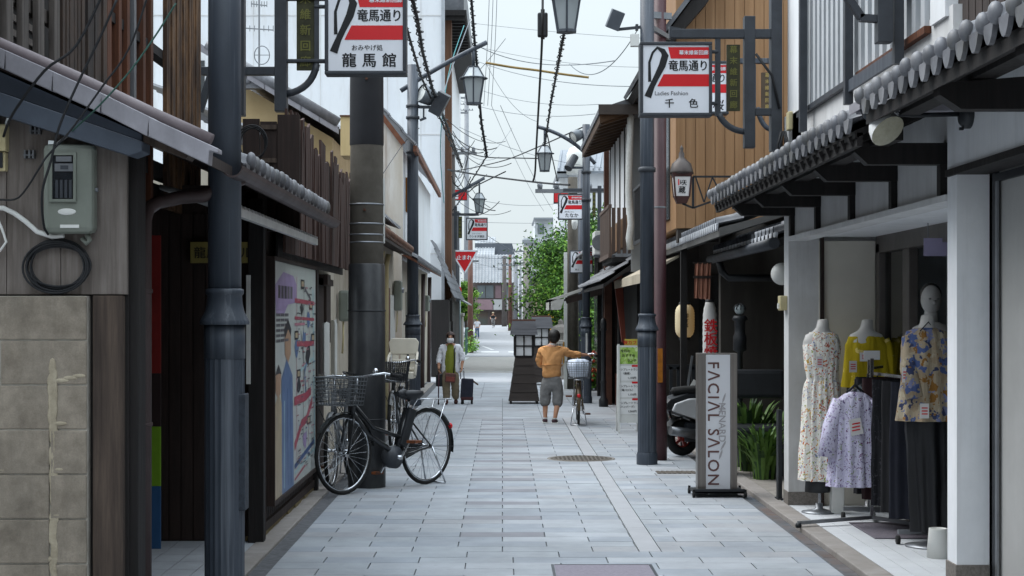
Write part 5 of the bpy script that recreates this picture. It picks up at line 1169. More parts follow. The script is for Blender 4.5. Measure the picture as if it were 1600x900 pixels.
b = MB(); b.box(U(866, 50), U(890, 50), 50, 50.15, H(316, 50), H(302, 50)); b.build('panel', red_sign, t)
b = MB(); b.box(U(865, 50), U(891, 50), 50.02, 50.13, H(318, 50), H(301, 50)); b.build('frame', dark_frame, t)
# stop sign
t = thing('stop_sign', 'red inverted triangle stop sign on the left street corner', 'stop sign', (U(725, 50), 50, 2))
q = [P(704, 392, 50), P(746, 392, 50), P(726, 427, 50)]
b = MB(); b.prism(q, (0, .03, 0)); b.build('plate', red_sign, t)
b = MB()
for i in range(3): b.bar(q[i]+Vector((0, -.004, 0)), q[(i+1) % 3]+Vector((0, -.004, 0)), .045, .012, up=(0, 1, 0))
put_text(b, '止まれ', .165, U(725.3, 50), 49.985, H(403, 50), bold=.008); b.build('lettering', white_sign, t, fix=False)
b = MB(); b.bar(P(701, 408, 50.08), P(748, 408, 50.08), .05, .05); b.bar(P(701, 408, 50.08), (U(701, 50), 50.08, 0), .08, .08); b.build('post', grey_metal, t)
# hexagonal street lanterns
lglass = diffuse_glass('frosted_pane', '#c6ccce', .55); lglass2 = mat('frosted_pane_b', '#b9bfc2', '#aeb4b7', .4, 3, bump=0)
lframe = mat('lantern_frame', '#41464e', '#343940', .5, 5, bump=.04)
def lantern(px, py_top, y, k, label, rod_to=None):      # px of the axis, pixel row of the crown top, k = overall scale in metres
    x, zt = U(px, y), H(py_top, y)
    t = thing('street_lantern', label, 'street lantern', (x, y, zt), group='hexagonal lanterns hung over the street')
    n = 6; ring = lambda r, z, a0=.52: [Vector((x+r*math.cos(a0+i*math.pi/3), y+r*math.sin(a0+i*math.pi/3), z)) for i in range(n)]
    r_top, r_b1, r_b0 = k*.2, k*.5, k*.27; z0, z1, z2 = zt, zt-k*.42, zt-k*1.36
    T, B1, B2, B3 = ring(r_top, z0), ring(r_b1*.92, z1), ring(r_b1*.86, z1-k*.03), ring(r_b0, z2)
    b = MB()
    for i in range(n):
        j = (i+1) % n; b.bar(T[i], B1[i], k*.05, k*.05); b.bar(B2[i], B3[i], k*.055, k*.055); b.bar(T[i], T[j], k*.05, k*.05); b.bar(B3[i], B3[j], k*.07, k*.07)
    b.lathe([(r_b1*1.02, z1-k*.02), (r_b1*1.08, z1), (r_b1*.98, z1+k*.035), (r_b1*.9, z1+k*.04)], (x, y, 0), 6*4, caps=False)
    b.lathe([(k*.2, zt-k*.02), (k*.2, zt+k*.03), (0, zt+k*.05)], (x, y, 0), 18); b.lathe([(0, z2-k*.03), (r_b0*.95, z2-k*.03), (r_b0*1.0, z2+k*.02), (0, z2+k*.03)], (x, y, 0), 18)
    b.build('frame', lframe, t)
    b = MB()
    for i in range(n): j = (i+1) % n; b.poly([B2[i], B2[j], B3[j], B3[i]])
    b.build('pane', lglass, t)
    b = MB()
    for i in range(n): j = (i+1) % n; b.poly([T[i], T[j], B1[j], B1[i]])
    b.build('crown_pane', lglass2, t)
    b = MB(); b.lathe([(k*.12, z2+k*.2), (k*.15, z1-k*.2), (k*.1, z1-k*.05)], (x, y, 0), 12); b.build('bulb', lglass2, t)
    b = MB(); zr = rod_to if rod_to is not None else zt+.3; b.tube([(x, y, zt), (x, y, zr)], k*.06, 8); b.build('rod', blue_pole, t)
    return t
lantern(740, 105, 28, .47, 'hexagonal street lantern hanging left of centre from the curved arm', H(74, 28))
lantern(885, -28, 17, .385, 'largest street lantern cut by the top edge above the street', H(-118, 17))
lantern(851, 228, 28.6, .33, 'hexagonal street lantern hanging from the slim lamp post on the right', H(199, 28.6))
lantern(749, 302, 46, .41, 'small far street lantern just above the white and red sign', H(280, 46))
b = MB(); b.tube([P(700, 310, 46), P(757, 278, 46)], .05, 6); obj1('street_bracket', b, blue_pole, 'far slanting arm that carries the small lantern over the corner', 'arm')
# floodlights and cameras
def floodlight(name, label, cat, parts):
    t = thing(name, label, cat, parts[0][1]); 
    for nm, c, fn, m_ in parts: bb = MB(); fn(bb); bb.build(nm, m_, t, bevel=.004)
y = 17
floodlight('floodlight', 'box floodlight on the lamp post that stands by the maroon pole', 'floodlight', [
    ('head', P(961, 31, y), lambda b: b.obox(P(961, 31, y), (.14, .16, .2), (.25, .35, .1)), mat('floodlight_grey', '#565b62', '#484d54', .5, 4)),
    ('arm', P(985, 44, y), lambda b: (b.bar(P(966, 46, y), P(1005, 42, y), .03, .03), b.bar(P(995, 38, y), P(995, 48, y), .05, .03)), dark_frame),
    ('control_box', P(990, 62, y), lambda b: b.box(U(985, y), U(998, y), y-.05, y+.03, H(73, y), H(54, y)), plastic_w)])
y = 28.6
def spot(c, d, r, l, label, m_=grey_metal):
    t = thing('spotlight', label, 'spotlight', c, group='round spotlights on the poles')
    M = Matrix.Translation(c) @ Vector(d).normalized().to_track_quat('Z', 'Y').to_matrix().to_4x4()
    b = MB(); lathe_at(b, [(0, -l*.5), (r*.5, -l*.45), (r*.9, -l*.1), (r, l*.5), (r*.9, l*.5)], M, 16); b.build('housing', mat('spot_housing', '#6d7277', '#5b6065', .4, 4, metal=.4), t, smooth=True)
    b = MB(); lathe_at(b, [(r*.93, l*.44), (0, l*.5)], M, 16); b.build('lens', plastic_w, t)
    return t
spot(P(903, 211, y), (-1, -.6, -.5), .11, .24, 'round spotlight left of the top of the slim lamp post')
spot(P(924, 208, y), (1, .4, -.2), .1, .22, 'small round spotlight right of the top of the slim lamp post')
spot(P(671, 151, 28), (-.8, -.5, .3), .17, .36, 'round grey spotlight beside the post of the curved arm')
t = thing('security_camera', 'dark bullet camera hanging below the spotlight on the slim lamp post', 'camera', P(890, 255, y))
b = MB(); M = Matrix.Translation(P(893, 254, y)) @ Vector((-.45, -.5, -.75)).to_track_quat('Z', 'Y').to_matrix().to_4x4()
lathe_at(b, [(0, -.15), (.07, -.15), (.075, .15), (0, .15)], M, 14); b.build('body', dark_frame, t)
b = MB(); b.bar(P(893, 262, y), P(914, 262, y), .04, .04); b.build('arm', blue_pole, t)
t = thing('floodlight', 'flat dark floodlight bolted to the post of the curved arm', 'floodlight', P(688, 165, 28))
b = MB(); b.obox(P(687, 162, 28), (.22, .3, .4), (.2, .5, 0)); b.build('head', dark_frame, t, bevel=.01)
b = MB(); b.bar(P(652, 167, 28), P(686, 168, 28), .05, .05); b.bar(P(662, 167, 28), P(662, 186, 28), .03, .03); b.bar(P(656, 188, 28), P(666, 184, 28), .04, .04); b.build('bracket', blue_pole, t)
t = thing('warning_box', 'black junction box strung on the hanging cable near the top of the photo', 'junction box', P(847, 38, 20))
b = MB(); b.box(U(840, 20), U(856, 20), 20, 20.1, H(57, 20), H(19, 20)); b.build('case', black_metal, t, bevel=.02)
b = MB(); b.bar(P(848, 15, 20.04), P(848, 19, 20.04), .05, .05); b.bar(P(848, 57, 20.04), P(848, 61, 20.04), .05, .05); b.build('gland', black_metal, t)
# ---- cables
def cable(pts, r, label, m_=cable_m, name='overhead_cable', group='overhead cables'):
    b = MB(); b.tube(smooth(pts), r*.78, 6); return obj1(name, b, m_, label, 'cable', group)
def twisted(pts, r, label, turns=26, m_=cable_m, name='overhead_cable'):
    r *= .85; b = MB(); b.tube(pts, r, 6)
    L = [Vector(p) for p in pts]; out = []
    N = turns*8
    for i in range(N+1):
        f = i/N*(len(L)-1); k = min(int(f), len(L)-2); p = L[k].lerp(L[k+1], f-k); a = i*math.pi/4
        out.append(p + Vector((math.cos(a), math.sin(a)*.5, math.sin(a)*.5))*r*(1.5+1.0*math.sin(i*.37)*math.sin(i*.083)))
    b.tube(out, r*.42, 4); return obj1(name, b, m_, label, 'cable', 'overhead cables')
def PP(pts): return [P(*p) for p in pts]
twisted(PP([(735, -20, 26), (739, 30, 27), (742, 70, 28), (745, 100, 28.5), (752, 190, 29), (761, 246, 29)]), .026, 'thick dangling cable wrapped with coiled wire past the left lantern', 34)
twisted(PP([(882, 48, 19), (876, 80, 21), (870, 112, 23), (861, 160, 26), (851, 228, 28.4)]), .02, 'knotted cable hanging from the largest lantern to the right lantern', 36)
cable(PP([(848, -10, 20), (847, 60, 20), (843, 140, 22), (838, 230, 25), (836, 270, 26), (833, 283, 26.5)]), .022, 'smooth black cable dropping below the black junction box')
cable(PP([(759, 98, 30), (800, 105, 30), (840, 110, 30), (880, 116, 30), (920, 121, 30)]), .03, 'ochre sheathed rod of cable crossing the sky between the lanterns', mat('ochre_sheath', '#8d7442', '#76602f', .6, 6, bump=0))
twisted(PP([(640, -20, 20), (652, 30, 22), (660, 80, 24), (676, 140, 27), (700, 200, 33), (722, 262, 42)]), .03, 'thick black cable bundle running down past the post of the curved arm', 40)
twisted(PP([(626, 10, 20), (640, 60, 22), (658, 120, 25), (690, 190, 32), (716, 250, 42)]), .022, 'second black cable bundle left of the thick one', 30)
cable(PP([(700, 265, 42), (740, 272, 40), (790, 279, 37), (850, 286, 33), (890, 289, 31)]), .028, 'dark cable stretched across the street below the lanterns')
cable(PP([(703, 228, 44), (735, 240, 42), (765, 246, 40), (810, 247, 38), (860, 248, 36)]), .02, 'dark cable stretched across just above the lower street cable')
cable(PP([(705, 268, 44), (740, 262, 42), (790, 250, 38), (840, 230, 33), (912, 198, 28.6)]), .016, 'thin cable rising from the left corner to the slim lamp post')
twisted(PP([(706, 330, 50), (720, 312, 48), (735, 285, 46), (760, 245, 40)]), .02, 'short tangled cable rising from the left corner to the lanterns', 14)
cable(PP([(700, 272, 45), (712, 290, 47), (730, 300, 48), (745, 290, 47), (790, 268, 45)]), .022, 'slack looping cable near the far small lantern')
cable(PP([(855, 210, 40), (885, 360, 50), (868, 380, 52), (850, 395, 55)]), .02, 'dark cable drooping beside the concrete pole into the tree')
cable(PP([(560, 330, 15), (630, 225, 27), (655, 200, 28)]), .008, 'thin wire slanting behind the concrete utility pole to the lamp post')
random.seed(2)
thin = [((700, 40, 60), (960, 95, 34)), ((690, 30, 70), (1010, 60, 60)), ((700, 75, 80), (1010, 135, 50)), ((700, 120, 70), (935, 163, 60)), ((700, 150, 70), (930, 178, 60)), ((700, 60, 90), (1000, 105, 80)),
        ((768, 165, 60), (850, 330, 100)), ((782, 165, 60), (880, 350, 110)), ((690, 200, 60), (780, 245, 80)), ((700, 190, 60), (940, 262, 60)),
        ((700, 345, 80), (900, 348, 90)), ((740, 375, 100), (880, 372, 110)), ((700, 395, 120), (830, 402, 150)), ((750, 360, 130), (860, 415, 140)), ((740, 410, 150), (830, 425, 160)),
        ((705, 300, 55), (870, 318, 60)), ((790, 60, 60), (660, 180, 60)), ((760, 100, 60), (840, 190, 60)), ((890, 100, 40), (1000, 40, 30)), ((700, 280, 60), (800, 200, 90))]
for i, (a, c) in enumerate(thin):
    cable(sag(P(*a), P(*c), random.uniform(.05, .6)), random.uniform(.009, .014)*min(2.2, max(1, a[2]/55)), 'thin overhead wire crossing the pale sky between the house rows', cable_g, 'overhead_wire', 'thin wires across the sky')
random.seed(31)
for i in range(14):
    a = P(random.uniform(696, 712), random.uniform(180, 330), random.uniform(42, 55)); c = P(random.uniform(725, 800), random.uniform(215, 330), random.uniform(38, 55))
    cable(sag(a, c, random.uniform(.1, .9)), random.uniform(.01, .018), 'dark slack wire in the tangle of wires beside the far small lantern', cable_m, 'slack_wire', 'tangled wires at the left corner')
for px, py0 in ((765, -10), (771, -10), (777, -10)):
    cable(PP([(px, -20, 55), (px-3, 60, 58), (px-9, 165, 62)]), .013, 'thin overhead wire crossing the pale sky between the house rows', cable_g, 'overhead_wire', 'thin wires across the sky')
for (a, m_, lb) in (([(735, 30, 34), (705, 110, 32), (688, 160, 30)], cable_g, 'thin wire from the dark eave to the curved lamp arm'), ([(725, 40, 40), (700, 120, 38), (688, 230, 38), (695, 330, 44)], mat('cable_teal', '#3f8a8c', '#33767a', .6, 5, bump=0), 'teal wire hanging down beside the dark corner board')):
    cable(PP(a), .014, lb, m_)
# ================================================================ FAR BACKGROUND
# end of the street
hM = thing('end_house', 'two storey house with grey tiled roof closing the end of the street', 'house', (0, 232, 0))
ye = 230.0
b = MB(); b.box(U(738, ye), U(806, ye), ye, ye+10, -.05, H(440, ye)); b.build('wall', mat('grey_brown_wall', '#6e6462', '#5f5654', .85, .5), hM)
b = MB(); b.box(U(742, ye), U(770, ye), ye-1.2, ye, H(484, ye), H(468, ye)); b.build('balcony', mat('rose_panel', '#8b757a', '#7d676c', .8, .5), hM)
b = MB(); b.box(U(771, ye), U(796, ye), ye-1.2, ye, H(484, ye), H(468, ye)); b.build('balcony', mat('grey_panel', '#a9aaa9', '#9a9b9a', .8, .5), hM)
for x0, x1, y0, y1, m_ in ((746, 758, 446, 466, 'w'), (759, 771, 446, 466, 'w'), (774, 783, 446, 466, 'p'), (785, 796, 446, 466, 'w')):
    b = MB(); b.box(U(x0, ye), U(x1, ye), ye-.15, ye, H(y1, ye), H(y0, ye)); b.build('window', mat('dull_window', '#6d7578', '#5e6669', .3, .6) if m_ == 'w' else mat('rose_panel', '#9c7076'), hM)
b = MB(); b.box(U(744, ye), U(762, ye), ye-.15, ye, 0, H(487, ye)); b.build('garage_door', mat('teal_brown_door', '#4a5450', '#5a4a40', .8, .5), hM)
b = MB(); b.box(U(766, ye), U(798, ye), ye-.15, ye, 0, H(487, ye)); b.build('garage_door', mat('brown_garage', '#4b3f3a', '#3d332f', .8, .5), hM)
b = MB(); tile_roof(b, (U(738, ye), ye-1.5, H(442, ye)), (U(808, ye)-U(738, ye), 0, 0), (0, 5.5, 4.2), pitch=.45, row=.45, h=.08); b.build('roof', mat('far_roof_tile', '#8f9397', '#7d8185', .6, .6, dirt='#666a6e', dirt_scale=.3), hM)
hN = thing('hill_house', 'large grey tiled house rising behind the house at the end of the street', 'house', (0, 260, 5))
y = 262.0
b = MB(); b.box(U(742, y), U(806, y), y, y+12, -.05, H(400, y)); b.build('wall', mat('pale_grey_wall', '#a5a8aa', '#95989a', .8, .4), hN)
b = MB(); b.prism([P(742, 405, y), P(742, 380, y), P(800, 380, y), P(806, 403, y)], (0, 8, 0)); b.build('roof', mat('dark_far_roof', '#5b6067', '#4d5259', .7, .6), hN)
b = MB(); tile_roof(b, (U(738, y), y-3, H(438, y)), (U(806, y)-U(738, y), 0, 0), (0, 4, 3.0), pitch=.5, row=.5, h=.08); b.build('lower_roof', mat('far_roof_tile', '#8f9397'), hN)
b = MB(); tile_roof(b, (U(738, y), y-6, H(440, y)), (U(770, y)-U(738, y), 0, 0), (.5, 8, 7.4), pitch=.5, row=.5, h=.08); b.build('gable_roof', mat('pale_far_roof', '#a7abae', '#989ca0', .6, .6), hN)
hO = thing('white_town_house', 'white three storey house to the right of the street end', 'house', (6, 170, 0))
y = 170.0
b = MB(); b.box(U(818, y), U(905, y), y, y+14, -.05, H(372, y)); b.box(U(836, y), U(870, y), y+.5, y+12, H(372, y), H(342, y)); b.build('wall', mat('town_white', '#ccd0d3', '#bfc3c6', .8, .4, dirt='#a3a6a8', dirt_scale=.2), hO)
b = MB(); b.box(U(816, y), U(840, y), y-.6, y, H(380, y), H(375, y)); b.box(U(834, y), U(872, y), y-.2, y+12.4, H(343, y), H(340, y)); b.build('roof_edge', mat('far_grey', '#8a8e92', '#7c8084', .7, .6), hO)
for x0, x1, y0, y1 in ((840, 850, 350, 366), (824, 832, 396, 412), (822, 834, 430, 448)): b = MB(); b.box(U(x0, y), U(x1, y), y-.1, y, H(y1, y), H(y0, y)); b.build('window', mat('dull_window', '#6d7578'), hO)
b = MB(); b.box(U(820, y), U(860, y), y-.4, y, 0, H(455, y)); b.build('lower_wall', mat('dull_brown_wall', '#6a625c', '#5a534e', .8, .5), hO)
hP = thing('grey_roof_house', 'pale house with a grey metal roof behind the slim lamp post', 'house', (4, 75, 0))
y = 75.0
b = MB(); b.box(U(874, y), U(985, y), y, y+9, 0, H(262, y)); b.build('wall', siding_w, hP)
b = MB(); b.prism([P(870, 267, y-.5), P(876, 234, y+3), P(990, 234, y+3), P(990, 267, y-.5)], (0, 0, -.12))
k = 0
while k < 12: b.bar(P(873+k*9, 264, y-.52), P(878+k*9, 235, y+2.9), .06, .06); k += 1
b.build('roof', mat('metal_roof_far', '#80868d', '#737980', .5, .6), hP)
b = MB(); b.box(U(870, y), U(888, y), y-.5, y+6, H(268, y)-.3, H(266, y)-.1); b.build('eave', mat('far_grey', '#8a8e92'), hP)
b = MB(); b.lathe([(.55, 0), (.55, .9), (.4, 1.2), (0, 1.35)], (U(902, y), y-1, H(275, y)), 16); b.build('water_tank', plastic_w, hP)
# row of street houses in the middle distance, left and right
for (x0, x1, y0, d, zt, nm, lab, m_, rf) in (
    (-9, -3.9, 72, 18, 6.0, 'street_house', 'brown house past the corner behind the small left tree', '#7a6a5c', '#6a6d70'),
    (-10, -4.2, 100, 40, 6.5, 'street_house', 'pale grey house on the left of the far road', '#a2a3a2', '#5f6367'),
    (3.6, 10, 95, 30, 6.2, 'street_house', 'dark brown house behind the tree on the right of the far road', '#6b5d52', '#63676b'),
    (3.2, 10, 135, 30, 6.0, 'street_house', 'ochre house on the right of the far road', '#97856a', '#5b5f63')):
    t = thing(nm, lab, 'house', ((x0+x1)/2, y0, 0), group='houses along the far road')
    b = MB(); b.box(x0, x1, y0, y0+d, -.05, zt*.8); b.build('wall', mat('house_' + m_[1:], m_, None, .85, .6, dirt='#5a544e', dirt_scale=.3), t)
    ex = x1+.6 if x0 < 0 else x0-.6
    b = MB(); tile_roof(b, (ex, y0-.5, zt*.78), (0, d+1, 0), ((x0-ex)*.6 if x0 < 0 else (x1-ex)*.6, 0, 2.2), pitch=.5, row=.5, h=.07)
    b.prism([(ex, y0-.5, zt*.76), ((x0 if x0 < 0 else x1), y0-.5, zt*.76), ((x0 if x0 < 0 else x1), y0-.5, zt*.78+3), (ex+(x0-ex if x0 < 0 else x1-ex)*.6, y0-.5, zt*.78+2.15)], (0, d, 0)); b.build('roof', mat('roof_' + rf[1:], rf, None, .6, .8), t)
    for k in range(3):
        xx = x1 if x0 < 0 else x0; b = MB(); b.box(xx-.04, xx+.04, y0+d*(.15+.28*k), y0+d*(.15+.28*k)+2, 2.8, 4.0); b.build('window', mat('dull_window', '#6d7578'), t)
        b = MB(); b.box(xx-.05, xx+.05, y0+d*(.12+.28*k), y0+d*(.12+.28*k)+2.4, 0, 2.1); b.build('door', mat('brown_garage', '#4b3f3a'), t)
# far poles
def pole(px, y, py_top, r, label, m_, arms=0, name='far_utility_pole'):
    t = thing(name, label, 'utility pole', (U(px, y), y, 0), group='poles along the far street')
    b = MB(); b.lathe([(r*1.15, -.04), (r*.85, H(py_top, y))], (0, 0, 0), 12); b.build('shaft', m_, t, local=True)
    for k in range(arms):
        z = H(py_top, y) - .3 - .7*k; b = MB(); b.bar((-.8, -.1, z), (.8, -.1, z), .08, .08)
        for q in (-.7, -.35, .35, .7): b.lathe([(.05, 0), (.06, .08), (.03, .16)], (q, -.1, z+.04), 8)
        b.build('cross_arm', grey_metal, t, local=True)
    return t
brp = mat('brown_pole', '#6b4b40', '#573c33', .7, 2); grp = mat('grey_pole', '#8d9094', '#7f8286', .7, 2)
pole(735, 66, 372, .11, 'brown pole rising behind the red stop sign', brp)
pole(788, 200, 400, .28, 'dark wooden pole before the end house', mat('dark_pole', '#5b5552', '#4c4643', .8, 2), 3)
pole(797, 150, 398, .17, 'brown red pole right of the end house', brp, 2)
pole(806, 120, 408, .16, 'pale grey pole near the wooden lantern boxes', grp, 1)
pole(813, 105, 415, .09, 'slim pale pole closest behind the wooden lantern boxes', grp)
pole(822, 95, 385, .2, 'concrete pole at the left edge of the green tree', concrete, 2)
pole(705, 75, 120, .24, 'tall pole with cross arms behind the dark eave', mat('dark_pole', '#5b5552'), 3)
pole(729, 190, 150, .3, 'tallest far pole with cross arms under the left lantern', grp, 3)
t = pole(895, 34, 277, .12, 'weathered concrete pole standing beside the green tree', mat('old_concrete', '#7f776d'), 1, 'utility_pole')
b = MB(); b.bar((-.16, -.12, .0), (-.16, -.12, 2.9), .07, .07); b.build('conduit', plastic_w, t, local=True)
b = MB(); b.bar((-.2, -.14, .55), (-.2, -.14, 1.0), .05, .03); b.build('warning_sleeve', mat('amber_sleeve', '#b98524', '#8f661b', .5, 10), t, local=True)
t = pole(909, 36, 265, .09, 'second slim blue grey post right behind the slim lamp post', blue_pole, 0, 'utility_pole')
pole(714, 52, 330, .09, 'slim dark post carrying signs left of the red stop sign', dark_frame, 0, 'sign_post')
pole(705, 50, 225, .14, 'dark post at the far left corner with hanging cables', mat('dark_pole', '#5b5552'), 1, 'utility_pole')
t = thing('transformer', 'small white transformer drum hanging below the sign by the tree', 'transformer', P(897, 352, 34))
b = MB(); b.lathe([(.06, .08), (.065, 0), (.05, -.1), (.02, -.13)], P(897, 350, 34)+Vector((0, -.25, 0)), 14); b.build('drum', plastic_w, t)
b = MB(); b.bar(P(897, 343, 34)+Vector((0, -.25, 0)), P(897, 343, 34)+Vector((0, 0, 0)), .04, .04); b.build('bracket', grey_metal, t)
b = MB(); b.box(U(803, 160), U(811, 160), 160, 160.3, H(465, 160), H(432, 160)); obj1('vertical_sign', b, [white_sign], 'tall white vertical shop sign beside the far poles', 'sign')
t = thing('round_sign', 'small round blue and red no parking sign on the left corner', 'road sign', P(712, 454, 55))
b = MB(); b.lathe([(0, -.012), (.2, -.01), (.2, .01), (0, .012)], P(712, 454, 55), 20, axis='y', caps=False); b.build('disc', mat('sign_blue', '#2a4f9c', '#23448a', .4, 3, bump=0), t)
b = MB(); p_ = P(712, 454, 54.98); b.tube([(p_.x+.18*math.cos(a), p_.y, p_.z+.18*math.sin(a)) for a in (2*math.pi*i/20 for i in range(20))], .025, 6, closed=True); b.bar(p_+Vector((-.12, 0, .12)), p_+Vector((.12, 0, -.12)), .03, .01, up=(0, 1, 0)); b.build('ring', red_sign, t)
b = MB(); b.bar(P(712, 460, 55.03), (U(712, 55), 55.03, 0), .06, .06); b.build('post', grey_metal, t)
# trees
leaf_a = mat('leaf_green', '#618d38', '#4a722b', .55, 3, bump=0, spec=.3); leaf_b = mat('leaf_yellow_green', '#8ab044', '#6f9738', .55, 3, bump=0, spec=.3); leaf_c = mat('leaf_deep', '#345224', '#27401c', .6, 3, bump=0, spec=.3)
bark = mat('bark', '#5d5046', '#463c34', .9, 5, stretch=(4, 4, 1), bump=.5)
def tree(label, x, y, h, crown, clumps, per, leaf, mats=(leaf_a, leaf_b, leaf_c), wts=(5, 3, 3), seed=1, trunk_r=.14, shape=1.0, name='tree'):
    random.seed(seed); t = thing(name, label, 'tree', (x, y, 0)); cx, cy, cz, rx, ry, rz = crown
    cs = []
    for i in range(clumps):
        while True:
            q = Vector((random.uniform(-1, 1), random.uniform(-1, 1), random.uniform(-1, 1)))
            if .25 < q.length < 1: break
        cs.append(Vector((cx+q.x*rx, cy+q.y*ry, cz+q.z*rz)))
    b = MB(); b.tube([(0, 0, 0), (.05, 0, h*.25), (.0, .05, h*.5), (cx*.6, cy*.6, cz)], [trunk_r, trunk_r*.85, trunk_r*.65, trunk_r*.3], 10)
    for c in cs[:min(26, clumps)]:
        s = Vector((cx*.3*random.random(), 0, h*random.uniform(.3, .6))); m_ = s.lerp(c, .5)+Vector((0, 0, .15)); b.tube([s, m_, c], [trunk_r*.35, trunk_r*.2, trunk_r*.06], 6)
    b.build('trunk', bark, t, local=True)
    b = MB()
    for c in cs:
        mi = random.choices(range(len(mats)), wts)[0]; sr = random.uniform(.12, .26)*min(rx, rz)*1.5
        flat = random.uniform(.35, .7)
        for k in range(per):
            p_ = c + Vector((random.gauss(0, sr), random.gauss(0, sr), random.gauss(0, sr*flat))); leaf_quad(b, p_, leaf, mi if random.random() < .8 else random.randrange(len(mats)))
    b.build('crown', list(mats), t, local=True, fix=False)
    return t
y = 46
tree('tall feathery green tree beside the concrete pole on the right', 2.2, y, 4.0, (-.1, 0, 2.3, 1.3, 1.6, 1.65), 150, 180, .055, seed=3)
tree('broad dense green tree behind the pale awning', 3.3, 54, 5.2, (.2, 0, 3.0, 1.5, 1.6, 2.4), 130, 150, .065, seed=5, wts=(5, 2, 4))
tree('dark green tree close to the wooden shopfront', 2.75, 40, 4.0, (.1, 0, 2.2, .8, 1.2, 1.5), 80, 130, .055, seed=8, wts=(3, 1, 6))
tree('low yellow green tree beside the slim lamp post', 2.2, 36, 2.2, (.05, 0, 1.35, .4, .5, .5), 36, 90, .05, seed=9, wts=(2, 7, 1), trunk_r=.05)
tree('small bright green tree beneath the red stop sign', U(727, 80), 80, 3.4, (0, 0, 2.15, .5, .6, 1.05), 80, 150, .06, seed=12, wts=(4, 6, 1), trunk_r=.08)
tree('small green tree behind the far wooden lantern box', 1.75, 62, 3.4, (.35, 0, 2.2, .6, 1.0, 1.3), 70, 120, .06, seed=14, wts=(4, 4, 2), trunk_r=.08)
def bush(label, x, y, rx, ry, rz, n, leaf, seed, wts=(5, 3, 3), name='bush', flowers=None):
    random.seed(seed); t = thing(name, label, 'bush', (x, y, 0)); b = MB()
    for k in range(n):
        q = Vector((random.gauss(0, .5), random.gauss(0, .5), abs(random.gauss(0, .6)))); leaf_quad(b, Vector((q.x*rx, q.y*ry, q.z*rz+.05)), leaf, random.choices((0, 1, 2), wts)[0])
    b.build('foliage', [leaf_a, leaf_b, leaf_c], t, local=True, fix=False)
    b = MB()
    for k in range(6): a = k*1.05; b.tube([(0, 0, 0), (rx*.3*math.cos(a), ry*.3*math.sin(a), rz*.8)], .012, 5)
    b.build('stem', bark, t, local=True)
    if flowers:
        b = MB()
        for k in range(26): q = Vector((random.gauss(0, .3)*rx, -ry*.5+random.gauss(0, .1), random.uniform(.2, 1.1)*rz)); b.ball(q, .035, 6, 5)
        b.build('flower', flowers, t, local=True)
    return t
bush('green bush with orange flowers beside the slim lamp post', 1.86, 33.5, .3, .4, .75, 700, .06, 21, flowers=mat('orange_flower', '#d8542a', '#c04420', .6, 6))
bush('clipped green hedge at the far right of the road', U(838, 110), 110, 1.2, 1.5, .8, 900, .12, 22, (6, 1, 4))
bush('small grassy bush at the foot of the green railing', U(735, 66), 66, .3, 1.2, .5, 400, .07, 23, (4, 6, 1))
b = MB(); b.box(U(862, 39), U(895, 39), 39, 39.25, 0, .86); b.box(U(860, 39), U(897, 39), 38.96, 39.3, .86, .95)
for k in range(8): b.box(U(864+k*4, 39), U(865.5+k*4, 39), 38.97, 39, .1, .86)
obj1('stone_parapet', b, concrete, 'pale stone parapet between the woman and the concrete pole', 'parapet', bevel=.01)
t = thing('stone_lantern', 'small grey stone lantern beside the tree past the woman', 'stone lantern', (U(876, 42), 42, 0))
b = MB(); b.lathe([(.2, 0), (.2, .15), (.1, .2), (.1, .75), (.2, .85)], (0, 0, 0), 8, smooth=False); b.build('base', granite, t, local=True)
b = MB(); b.lathe([(.13, .85), (.13, 1.1)], (0, 0, 0), 6, smooth=False); b.build('light_box', concrete, t, local=True)
b = MB(); b.lathe([(.32, 1.1), (.22, 1.25), (.07, 1.32), (.06, 1.42), (0, 1.46)], (0, 0, 0), 6, smooth=False); b.build('cap', granite, t, local=True)
t = thing('lit_sign', 'small upright yellow lit shop sign beyond the woman', 'sign', (U(863, 50), 50, 0))
b = MB(); b.box(-.14, .14, -.05, .05, .75, 1.6); b.build('case', mat('yellow_lit', '#d8a53a', '#c8942c', .5, 3, emit='#e8a830', emit_s=.35), t, local=True)
b = MB(); b.box(-.16, .16, -.07, .07, 0, .75); b.build('stand', black_metal, t, local=True)

